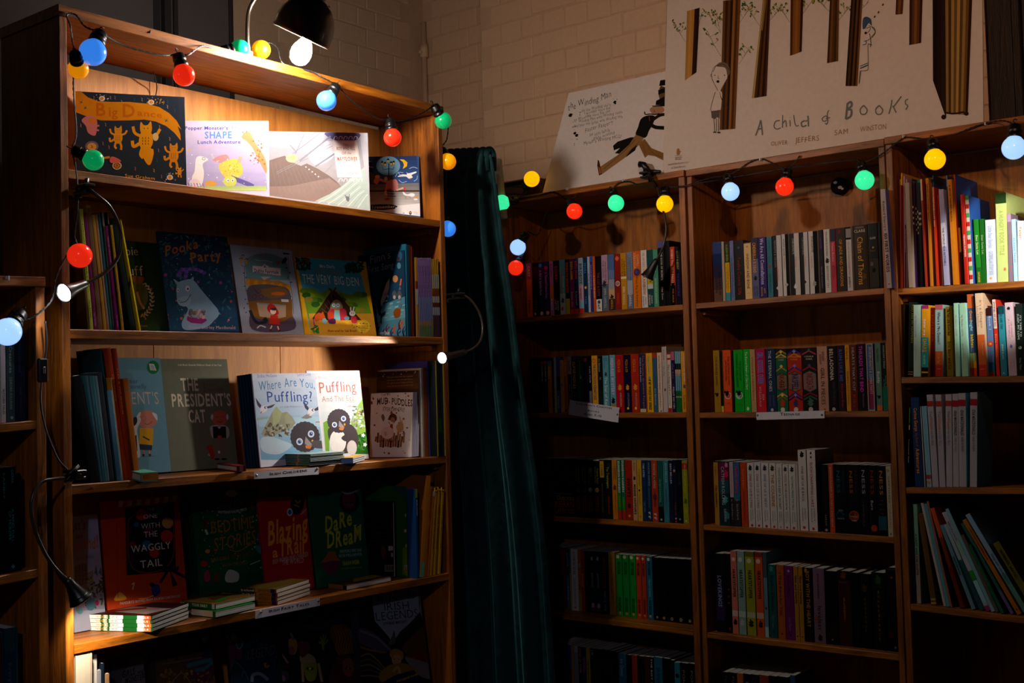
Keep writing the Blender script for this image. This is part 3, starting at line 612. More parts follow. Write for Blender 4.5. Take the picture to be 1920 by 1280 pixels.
row(RF, RZ['1c'], (980,830,5.647), 500, .012, 'third shelf, narrow bookcase', G, [
(135,175,168,'08080a','black spine half behind the curtain'),(177,238,168,'0c1216','charcoal spine with faint figure',[(.1,.4,'1c282c')]),(240,300,162,'0c120c','black green spine, red initials',[(0,.3,'162416')],[('K',.78,.92,'a01818',.7,.6)]),
(302,552,165,'0c0707','black book with wide front cover showing',[],[('Loki and the',.62,.045,'a88838',.55,.7,1),('Outcasts',.72,.16,'a88838',.6,.75,1),('KIERAN',.84,.2,'c02818',.55,.8,1),('LARWOOD',.95,.16,'c02818',.55,.8,1)],{'deco':[('splat',.6,.3,.25,'2c140a'),('splat',.75,.4,.12,'40200c')],'d':.14}),
(554,620,172,'0c0a08','black spine, teal moon emblem',[],[('Uki and the',.15,.38,'90a030',.3,.32),('Swamp Spirit',.15,.42,'90a030',.7,.32),('KIERAN',.63,.88,'b82018',.62,.42),('LARWOOD',.63,.9,'b82018',.25,.3)],{'deco':[('o',.5,.53,.3,'204850')]}),
(622,688,175,'0c0a08','black spine, dark teal emblem',[],[('Uki and the',.13,.38,'90a030',.3,.32),('Outcasts',.15,.42,'90a030',.7,.32),('KIERAN',.63,.88,'b82018',.62,.42),('LARWOOD',.63,.9,'b82018',.25,.3)],{'deco':[('o',.5,.53,.32,'103840')]}),
(690,753,175,'0e0c0c','black spine, grey moon emblem',[(0,.03,'404048')],[('Podkin and the',.15,.4,'a89838',.3,.32),('Battle',.15,.3,'a89838',.7,.32),('KIERAN',.63,.88,'b82018',.62,.42),('LARWOOD',.63,.9,'b82018',.25,.3)],{'deco':[('splat',.55,.18,.3,'687078'),('o',.45,.52,.32,'a8a8a8'),('splat',.5,.53,.2,'18181c')]}),
(755,819,178,'0c0a08','black spine, yellow moon emblem',[(0,.02,'c0a890')],[('Podkin and the',.12,.4,'a89838',.3,.32),('Singing Spear',.15,.42,'a89838',.7,.32),('KIERAN',.63,.88,'b82018',.62,.42),('LARWOOD',.63,.9,'b82018',.25,.3)],{'deco':[('o',.5,.52,.34,'c89828'),('splat',.5,.53,.2,'181008')]}),
(821,868,180,'141008','black spine, gold upper label',[(.02,.3,'b89020')],[('LYNNE',.08,.27,'503c08'),('BRAND OF BLACKLIGHT',.4,.9,'786820',.5,.4)]),
(870,944,180,'0c1410','dark spine, yellow green title',[],[('The Treekeepers',.12,.48,'a8a828',.5,.5),('KIERAN LARWOOD',.62,.92,'b82018',.55,.4)],{'deco':[('splat',.7,.1,.3,'1c3018'),('splat',.4,.45,.35,'102c34')]}),
(948,1003,180,'c87818','orange spine with round creature',[],[('CARNIVAL',.1,.33,'281008',.7,.42),('of hours',.14,.33,'281008',.35,.3),('ZOHRAH LAWRENCE',.56,.92,'884008',.6,.36)],{'deco':[('splat',.5,.47,.4,'603010')]}),
(1005,1043,180,'0e7850','emerald spine, white capitals, green lizard foot',[(.56,.85,'188020'),(.85,1,'b82818')],[('DUNGEON RUNNERS',.02,.55,'e0e0d0',.5,.75),('KIERAN',.6,.8,'60a828')]),
(1047,1086,180,'0e7048','emerald spine, white capitals, second copy',[(.62,.84,'188020'),(.84,1,'b82818')],[('DUNGEON RUNNERS',.01,.54,'e0e0d0',.5,.75),('KIERAN',.62,.8,'60a828')]),
(1088,1161,182,'a02010','brick red spine, black capitals',[],[('SWIFTS',.3,.62,'180808',.5,.6)],{'deco':[('splat',.5,.76,.32,'401008'),('o',.5,.93,.18,'d89828')]}),
(1163,1212,184,'d09868','peach spine, black lettering',[],[('ROSS',.04,.18,'905838'),('MINNIE SAPPHIRE',.4,.9,'181010',.5,.6)],{'deco':[('splat',.5,.3,.35,'201410')]}),
(1214,1264,184,'d0a018','mustard spine, small black bird',[],[('M G LEONARD',.14,.42,'403010',.5,.42),('Twitch',.56,.72,'1c5848',.5,.5)],{'deco':[('bird',.5,.5,.28,'181008'),('o',.5,.93,.18,'a07010')]}),
(1266,1309,184,'103058','navy spine, silver title',[],[('TIME CITIES',.05,.28,'b8c8d8',.5,.55),('LENNY HENRY',.68,.86,'5878a8')]),
(1311,1364,184,'14304c','dark blue spine, mint title',[],[('MONSTER HUNTING',.04,.42,'90b8a8',.6,.42),('MONSTERS BITE BACK',.45,.78,'709888',.5,.3),('ff',.84,.96,'c8c8c0',.5,.6)]),
(1366,1431,186,'b83818','orange red spine with branching cracks',[],[('MONSTER HUNTING',.05,.45,'e0c8a0',.5,.5),('FOR BEGINNERS',.48,.76,'302050',.5,.45),('ff',.86,.97,'d8c8c0',.5,.6)],{'deco':[('splat',.5,.3,.4,'701c0c'),('splat',.5,.6,.45,'702010')]}),
(1433,1487,190,'105850','dark turquoise spine, black foot',[(.75,1,'0a0c0c')],[('the light in everything',.3,.68,'58a898')],{'deco':[('splat',.5,.68,.2,'081818'),('o',.5,.96,.2,'b8b8a8')]}),
(1489,1547,188,'387c88','light turquoise spine',[],[('BEN MILLER',.04,.36,'a8d0d0',.6,.4),('THE NIGHT WE GOT STUCK',.45,.85,'205058',.5,.4)]),
(1549,1593,186,'101c30','dark navy spine, pale author',[(.85,.95,'281c40')],[('BEN MILLER',.05,.38,'b0b8c8',.6,.6)]),
(1595,1634,182,'14142c','indigo spine, pink dot',[],[('tom',.1,.16,'4858a0'),('KIND OF',.68,.88,'804040')],{'deco':[('o',.4,.17,.36,'c88870'),('o',.5,.93,.25,'a8a0a8'),('dia',.5,.98,.3,'c83020')]}),
(1636,1688,180,'0a0a0e','black spine, single hairline title',[],[('THE TIME',.2,.4,'303848')],{'deco':[('o',.4,.94,.2,'909098')]}),
(1692,1751,188,'8a9018','lime green jungle spine',[(.04,.14,'a82818'),(.14,.18,'789018')],[('michael morpurgo',.06,.52,'d8c020',.6,.5)],{'deco':[('splat',.5,.65,.4,'486010'),('splat',.5,.8,.4,'a89828'),('o',.5,.96,.15,'c8c098')]}),
(1753,1788,205,'0e0c0c','black spine, cream handwriting',[(.85,1,'a83818')],[('michael morpurgo',.05,.4,'b8b0a0'),('listen to the',.5,.8,'b8b0a0')])])
row(RF, RZ['1d'], (1000,1000,4.573), 420, .08, 'fourth shelf, narrow bookcase', G, [
(112,140,108,'a8a0c8','pale lilac spine beside curtain',[(.5,1,'487080')]),(142,162,108,'0c0c18','thin black navy spine'),(164,190,108,'101830','thin navy spine'),(192,232,112,'300a0c','dark maroon spine',[],[('NORTH',.5,.7,'702020')],{'deco':[('o',.5,.58,.25,'585050')]}),
(234,285,118,'58100c','oxblood spine',[],[('RULE',.04,.2,'a82018',.5,.5),('THE BOLD',.5,.8,'702018')]),
(287,311,125,'1c3840','slate teal spine',[(.45,1,'286878')],[('LOVE',.08,.3,'80a8a8'),('Time',.6,.85,'80b8c8')]),(313,325,130,'b88830','thin ochre and blue spine',[(0,.4,'386880')]),
(327,384,132,'d0c8c0','off-white spine, thin capitals',[],[('LOVE IN WAR',.05,.42,'303030',.5,.5),('DARA FENNIMORE',.48,.9,'706860',.5,.4)],{'deco':[('dia',.5,.95,.18,'d06030')]}),
(386,412,140,'b86018','orange spine, blue target',[(.7,1,'a88028')],[('TWO BY',.55,.66,'301808')],{'deco':[('o',.75,.25,.5,'d8d0c8'),('o',.75,.25,.36,'204880'),('o',.75,.25,.2,'d8d0c8')]}),
(414,440,148,'a82010','scarlet spine',[],[('FALLOUT',.38,.6,'d8c0b0',.4,.6)]),
(442,482,150,'0c0809','black spine, brown lettering',[],[('AND A MERCIFUL HEART',.15,.6,'683818'),('sams',.7,.9,'582818')]),
(484,530,152,'0a0a10','black spine, white owl and blue smoke',[(.66,.85,'142838'),(.85,.97,'582838')],[('ANTHONY',.35,.6,'909098')],{'deco':[('splat',.5,.12,.3,'a8a8a8'),('splat',.5,.88,.35,'c09898')]}),
(532,580,154,'0a0a10','black spine, white owl, second copy',[(.66,.85,'142838'),(.85,.97,'582838')],[('ANTHONY',.35,.6,'909098')],{'deco':[('splat',.5,.12,.3,'a8a8a8'),('splat',.5,.88,.35,'c09898')]}),
(582,643,158,'0a080a','black spine, rust capitals',[],[('LION ABOVE THE DOOR',.08,.58,'98481c',.5,.6),('ONJALI Q. RAUF',.62,.95,'a098a8',.5,.4)]),
(648,703,160,'b8841c','mustard spine, red title',[],[('THE LAST CHANCE GUIDE TO CHARM SCHOOL',.06,.82,'a83018',.5,.45)]),
]+[(710+i*58,764+i*58,178+i*4,'109030','vivid green spine, %s of three' % s,[],[('PERCY JACKSON',.12,.32,'084010',.5,.6),('THE TITANS CURSE',.35,.66,'30b850',.5,.35),('RICK RIORDAN',.7,.92,'084010',.5,.6)],{'deco':[('o',.4,.04,.25,'d8c8a8'),('o',.5,.95,.2,'c88848')]}) for i,s in enumerate(('left','middle','right'))]+[
(882,926,186,'c03c18','orange red spine left of its twin',[],[('PERCY JACKSON',.12,.32,'501008',.5,.6),('BATTLE OF',.35,.66,'d86030',.5,.35),('RICK RIORDAN',.7,.92,'501008',.5,.6)],{'deco':[('o',.4,.05,.25,'d8c8a8'),('o',.5,.95,.2,'c88848')]}),
(928,969,190,'b03818','orange red spine right of its twin',[],[('PERCY JACKSON',.12,.32,'501008',.5,.6),('BATTLE OF',.35,.66,'d86030',.5,.35),('RICK RIORDAN',.7,.92,'501008',.5,.6)],{'deco':[('o',.4,.05,.25,'d8c8a8'),('o',.5,.95,.2,'c88848')]}),
(972,1022,195,'186880','petrol blue spine',[],[('PERCY JACKSON',.08,.3,'0a2838',.5,.6),('THE LAST OLYMPIAN',.36,.64,'a0c0d0',.5,.35),('RICK RIORDAN',.7,.92,'0a2838',.5,.6)],{'deco':[('o',.4,.05,.25,'d8c8a8'),('o',.5,.95,.2,'c88848')]})]
+[(a,b,205+i*4,'08070a','black spine, small gold roundel, %s of five' % s,[],[('RIORDAN',.45,.7,'181414')],{'deco':[('o',.45,.95,.17,'b09050'),('o',.45,.95,.08,'302010')]}) for i,(a,b,s) in enumerate(((1030,1082,'first'),(1084,1146,'second'),(1148,1218,'third'),(1220,1300,'fourth'),(1302,1368,'last')))])
row(RF, RZ['1e'], (1000,1000,4.573), 1200, .08, 'fifth shelf, narrow bookcase', G, [
(180,250,945,'0c0809','black spine, dim'),(252,292,950,'0c0a10','black spine with plum edge'),(294,326,955,'20386c','royal blue spine, brown foot',[(.4,1,'4c2414')]),(328,352,960,'98762c','thin ochre spine'),(354,388,965,'787880','grey spine, torn look',[(0,.1,'9898a0')]),
(390,424,972,'181008','black spine, gold capitals',[],[('ECHO OF TOMB',.02,.4,'c08828',.5,.6)]),(426,454,975,'14284c','navy and pink spine',[(.15,.4,'783868')]),(456,489,978,'b08c20','mustard spine, dark capitals',[],[('THE SILVER SWORD',.2,.6,'281c08')]),(491,530,985,'0a100c','black spine, white initials',[],[('J M',.03,.1,'a8b0a8')]),
(532,590,990,'120a08','black spine with brown blooms',[],[],{'deco':[('splat',.4,.3,.3,'3c1808')]}),(592,650,995,'120a08','black spine with russet blooms',[],[],{'deco':[('splat',.4,.32,.3,'3c1808')]}),(652,697,1005,'0c0808','black spine, small brown title',[],[('KNIGHT',.15,.4,'584020')]),(699,728,1015,'0a0a0c','thin black spine'),
(732,796,1028,'387890','sky blue spine, white scrawl',[],[('Ice Queen',.08,.35,'b8d0d8',.5,.6)]),(800,840,1040,'140c1c','dark violet spine'),(846,893,1042,'a03418','rust red spine',[],[('BLOOD',.5,.7,'401008')]),(897,952,1050,'080809','flat black spine'),(955,998,1055,'38180c','brown spine'),
(1000,1032,1060,'0c0a0a','black spine, white capitals',[],[('THE BOY AND BEA',.02,.7,'b0a8a0',.5,.6)]),(1036,1108,1060,'1c5870','petrol spine, dark scroll',[],[('SUPER',.15,.4,'103848')]),(1112,1172,1070,'0a0808','black spine, tiny marks'),(1174,1208,1085,'0c1818','black teal spine'),
(1210,1258,1105,'207080','teal spine, black oval',[],[('ARIEL',.35,.7,'b0d0d0',.5,.5)],{'deco':[('o',.5,.2,.35,'0a1418')]}),(1262,1330,1110,'100a08','black spine, cream scrawl',[],[('PONWU',.1,.5,'887868',.4,.4)]),(1332,1398,1115,'100a08','black spine, cream scrawl, at the panel',[],[('PONWU',.1,.5,'887868',.4,.4)])])
# ---------------- middle bookcase (R2)
G='young adult novels in the middle bookcase'
row(RF, RZ['2a'], (1300,380,4.923), 600, .012, 'top shelf, middle bookcase', G, [
(182,262,360,'203c78','blue spine fading to brown',[(.2,.4,'1c2c5c'),(.4,.6,'2a2440'),(.6,.8,'4c3438'),(.8,1,'684838')],[('WATERSHIP',.5,.9,'100c14',.72,.36),('DOWN',.6,.85,'100c14',.35,.36)]),
(264,288,358,'b0a088','plain buff spine'),
(292,337,362,'1c2018','dark, yellow and teal spine',[(.35,.86,'e0a818'),(.86,1,'3898a0')],[('ALISON GREEN',.04,.33,'88a838',.5,.6),('The Absolutely True Story',.37,.84,'281c08',.65,.34),('of a Part-Time Indian',.42,.8,'281c08',.3,.34)]),
(339,376,350,'6878a8','powder blue spine',[],[('Judy Blume',.04,.25,'d080b8',.5,.5),("Are You There God? It's Me, Margaret",.28,.96,'182848',.5,.5)]),
(379,468,347,'1c1816','charcoal spine, red fine lettering',[],[('Twelve Crowns Gilly',.28,.92,'a83018',.5,.45)],{'deco':[('dia',.5,.12,.15,'586870')]}),
(470,537,362,'e8c080','cream spine, slim serif title',[(0,.02,'203050')],[('SHADOW AND BONE',.2,.82,'3a2810',.5,.5),('BARDUGO',.9,.04,'604820',.5,.6,1)],{'deco':[('dia',.5,.08,.15,'a08850')]}),
(540,602,322,'5c6488','blue grey spine, gold title',[(0,.35,'3c3c50')],[('CINDERELLA IS DEAD',.08,.58,'e8a020',.45,.62),('KALYNN',.8,.96,'202840',.3,.36),('BAYRON',.8,.96,'202840',.7,.36)],{'deco':[('splat',.5,.67,.3,'2c1c18')]}),
(604,675,317,'2c1e68','violet spine, white handwriting',[],[('We Are All Constellations',.02,.78,'c8c0e8',.5,.62),('AMY',.84,.93,'e0b830',.7,.3),('BEASHEL',.82,.98,'e0b830',.32,.3)]),
(682,731,312,'387888','dusty teal spine',[],[('THE RELUCTANT',.05,.42,'286878',.5,.5),('HOLDEN LARSON',.6,.92,'205868',.5,.5)],{'deco':[('splat',.5,.5,.28,'a03040')]}),
(736,820,300,'141214','half black half white spine with heart',[],[('NOUGHTS & CROSSES',.08,.52,'989490',.3,.3),('MALORIE BLACKMAN',.5,.74,'d05838',.5,.22)],{'sp':(.47,'d0ccc8'),'deco':[('dia',.45,.86,.18,'d8d4d0')]}),
(823,888,287,'d0ccc8','half white half black spine with flag',[],[('KNIFE EDGE',.08,.35,'282420',.3,.3),('MALORIE BLACKMAN',.38,.56,'c05030',.3,.22)],{'sp':(.5,'141214'),'deco':[('dia',.5,.82,.3,'b8b4b0')]}),
(891,986,280,'141214','half black half white spine with dagger',[],[('CHECKMATE',.08,.34,'d0c8c0',.4,.26),('MALORIE BLACKMAN',.38,.55,'d05838',.6,.2)],{'sp':(.5,'d0ccc8'),'deco':[('splat',.5,.86,.2,'e8e4e0')]}),
(989,1066,270,'141214','half black half white spine with arrow',[],[('CROSSFIRE',.08,.36,'989490',.4,.28),('MALORIE BLACKMAN',.4,.56,'d05838',.65,.22)],{'sp':(.48,'d0ccc8'),'deco':[('dia',.5,.8,.2,'302c30')]}),
(1070,1158,260,'d0ccc8','half white half black spine with dove',[],[('ENDGAME',.08,.34,'282420',.4,.3),('MALORIE BLACKMAN',.4,.58,'c05030',.3,.2)],{'sp':(.5,'141214'),'deco':[('splat',.5,.84,.25,'a8a4a0')]}),
(1165,1206,250,'181018','black violet spine',[],[('HACKER',.12,.3,'7838a0',.5,.55),('MALORIE BLACKMAN',.58,.92,'988ca8',.5,.45)]),
(1211,1267,243,'d4d0cc','white spine, inked title',[],[('MALORIE BLACKMAN',.04,.42,'303030',.5,.42),("BOYS DON'T CRY",.58,.93,'202020',.5,.42)],{'deco':[('splat',.5,.5,.4,'282828')]}),
(1271,1318,240,'c03c50','pink spine, slate head',[(0,.2,'383c58')],[('These Bodies',.22,.52,'e8c0c8',.5,.5),('MELVIN',.58,.76,'381018',.7,.3),('BURGESS',.58,.8,'381018',.35,.3)]),
(1324,1413,230,'2c2018','brown black spine, gold roman title',[],[('OF JADE AND DRAGONS',.18,.92,'e8a030',.5,.42)],{'deco':[('splat',.4,.06,.2,'783020')]}),
(1416,1468,220,'c8c0bc','white spine under a black head',[(0,.2,'201c1c'),(.03,.17,'989090')],[('the sort of mess i wouldnt mind',.24,.75,'a04838',.5,.36),('anders',.78,.95,'504848')]),
(1480,1618,205,'34281a','broad bronze spine, bright gold title',[],[('CASSANDRA',.05,.12,'a8a098',.5,.6,1),('CLARE',.11,.18,'c8c0b0',.5,.75,2),('Chain of Thorns',.18,.92,'f0a830',.5,.5)],{'hard':True,'deco':[('splat',.7,.8,.2,'5c4428')]}),
(1622,1713,187,'14100e','black spine with grey photograph',[(.54,.98,'383430')],[('CLARE',.24,.2,'c0b8b0',.5,.6,2),('Blood',.43,.14,'907028',.45,.5,1)],{'deco':[('o',.5,.37,.1,'c08830'),('splat',.5,.72,.22,'100e0c'),('splat',.3,.62,.2,'686058')]}),
(1716,1745,180,'0c0a0a','narrow black spine at the panel')])
row(RF, RZ['2b'], (1300,620,4.923), 450, .01, 'second shelf, middle bookcase', G, [
(188,247,180,'a07818','olive gold spine, black bird',[],[('THE HUNGER GAMES',.1,.57,'302008',.5,.42),('COLLINS',.86,.08,'302008',.5,.6,1)],{'deco':[('bird',.5,.72,.4,'181004')]}),
(249,275,182,'c8a828','thin yellow black spine',[(0,.9,'14100c')]),
(278,352,178,'e04c18','orange red spine, white roundel bird',[],[('THE HUNGER GAMES',.1,.57,'301008',.7,.3),('CATCHING FIRE',.16,.5,'301008',.35,.3),('COLLINS',.86,.08,'401008',.5,.6,1)],{'deco':[('o',.5,.73,.42,'d8c0b8'),('o',.5,.73,.34,'e04c18'),('bird',.42,.7,.42,'180808')]}),
(354,372,185,'0c0a0a','thin black spine'),
(376,464,175,'08a020','bright green spine, white roundel bird',[],[('THE BALLAD OF',.18,.5,'083808',.7,.28),('SONGBIRDS AND SNAKES',.06,.6,'083808',.35,.28),('COLLINS',.88,.07,'083808',.5,.55,1)],{'deco':[('o',.5,.73,.38,'c8d8c8'),('o',.5,.73,.31,'08a020'),('bird',.5,.7,.36,'041408')]}),
(467,525,170,'08a828','bright green spine, black and white title',[],[('The Eternal Return of Clara Hart',.04,.64,'e0f0d0',.5,.5)],{'deco':[('splat',.5,.95,.25,'d0e8d0')]}),
(527,576,170,'b89060','tan spine, brown script',[],[('Waited a Hurricane',.12,.82,'884020',.5,.45)]),
(580,668,168,'c01828','crimson and blue comic spine',[(0,.2,'a81850'),(.2,.45,'c01030')],[('GIRL, GODDESS, QUEEN',.05,.55,'5878c8',.5,.8),('BEA',.72,.82,'d8a8a8',.72,.3),('FITZGERALD',.6,.92,'d8a8a8',.38,.3)]),
(675,763,165,'142c48','navy spine with white title',[],[('THE ETERNAL ONES',.03,.68,'c8c8d0',.42,.42),('NAMINA',.74,.92,'506080',.7,.22),('FORNA',.74,.92,'506080',.3,.22)],{'deco':[('o',.5,.97,.15,'b8b8c0')]}),
(766,868,165,'0e5c40','green spine with gold hexagon panel',[(0,.08,'302010')],[('CORNELIA',.15,.12,'e0b050',.5,.7,1),('FUNKE',.19,.12,'e0b050',.5,.5,1),('INKHEART',.4,.66,'6c1008',.5,.62)],{'deco':[('chev',.5,.04,.012,'a88020'),('chev',.5,.1,.01,'d8a830'),('dia',.5,.05,.16,'e0c050'),('chev',.5,.31,.012,'a87818'),('hex',.5,.53,.031,'100c08'),('hex',.5,.53,.029,'c8a080'),('dia',.5,.28,.16,'d8b048'),('chev',.5,.72,.012,'c89020'),('dia',.5,.74,.15,'e0b850'),('chev',.5,.77,.012,'806010'),('splat',.5,.87,.3,'a83818'),('o',.5,.97,.2,'d8c8b8')]}),
(873,1005,160,'a82810','red spine with blue and cream hexagon',[(0,.08,'181020')],[('CORNELIA',.15,.1,'e0b050',.5,.65,1),('FUNKE',.19,.1,'e0b050',.5,.45,1),('INKSPELL',.4,.66,'201860',.5,.6)],{'deco':[('chev',.5,.04,.014,'302880'),('chev',.5,.1,.012,'c07820'),('dia',.5,.05,.13,'8080b8'),('chev',.5,.31,.014,'302880'),('hex',.5,.53,.034,'100c08'),('hex',.5,.53,.032,'d0a888'),('dia',.5,.28,.13,'8878b8'),('chev',.5,.72,.014,'302880'),('dia',.5,.74,.12,'8888b8'),('chev',.5,.77,.014,'201450'),('splat',.5,.87,.22,'383058'),('o',.5,.97,.16,'c8b8b0')]}),
(1008,1143,155,'14100e','black spine with pink hexagon panel',[],[('CORNELIA',.15,.1,'d8c8b8',.5,.65,1),('FUNKE',.19,.1,'d8c8b8',.5,.45,1),('INKDEATH',.4,.66,'882028',.5,.6)],{'deco':[('chev',.5,.06,.012,'a83848'),('dia',.5,.03,.1,'186850'),('chev',.5,.31,.012,'982030'),('hex',.5,.53,.034,'507068'),('hex',.5,.53,.031,'c89890'),('dia',.5,.28,.12,'504080'),('chev',.5,.72,.012,'801828'),('chev',.5,.77,.012,'305848'),('splat',.5,.86,.24,'406858'),('o',.5,.97,.16,'b8a8a0')]}),
(1148,1243,143,'b88870','peach spine, typewritten black title',[],[('KATHLEEN',.08,.22,'302018',.62,.28),('GLASGOW',.12,.28,'302018',.35,.28),('GIRL IN PIECES',.33,.9,'1c1410',.5,.5)],{'deco':[('o',.6,.97,.08,'603828')]}),
(1247,1329,140,'100c0e','black spine, tall cream capitals',[],[('BELLADONNA',.04,.53,'c8b8a8',.42,.55),('ADALYN GRACE',.55,.9,'48404c',.6,.4)],{'deco':[('o',.5,.97,.2,'a8a0a0')]}),
(1332,1402,133,'280c1c','dark plum spine, blue neon title',[],[('RUN LIKE ME',.06,.55,'3c60a0',.5,.6),('Simon James Green',.58,.94,'b83838',.6,.4)]),
(1406,1448,130,'d08c18','amber spine, brown title',[],[('Clare',.04,.22,'804808'),('MORRIS GLEITZMAN',.4,.9,'583008',.5,.5)]),
(1451,1514,128,'5c2010','red brown spine, grey capitals',[],[('HEARTS THAT CUT',.04,.7,'98b0a0',.5,.5),('Kika',.75,.95,'a83018')]),
(1518,1598,120,'140a10','black spine, magenta capitals',[],[('THREADS THAT BIND',.03,.72,'c038b0',.45,.55),('Hatzopoulou',.74,.95,'786870',.6,.3)]),
(1602,1668,117,'386090','blue and plum spine in cream frame',[(.55,.97,'782c50')],[('BROKEN HEARTS & ZOMBIE PARTS',.05,.75,'d0b098',.6,.5),('WILLIAM HUSSEY',.72,.92,'401828',.3,.3)],{'frame':1}),
(1684,1739,110,'587868','sage grey spine, black runner',[(.92,1,'c86820')],[('Nigel Hinton',.08,.28,'142018',.5,.5),('Buddy',.42,.6,'c8d0c8',.5,.55)],{'deco':[('bird',.5,.8,.42,'0c1210')]}),
(1742,1794,108,'0c1210','black spine with green foot',[(.66,1,'186850')],[("MADELEINE L'ENGLE",.04,.38,'a8a8a0',.5,.4),('WRINKLE',.48,.66,'68a088',.7,.3),('IN TIME',.54,.66,'68a088',.35,.3)]),
(1797,1816,107,'c07018','thin orange spine at the panel')])
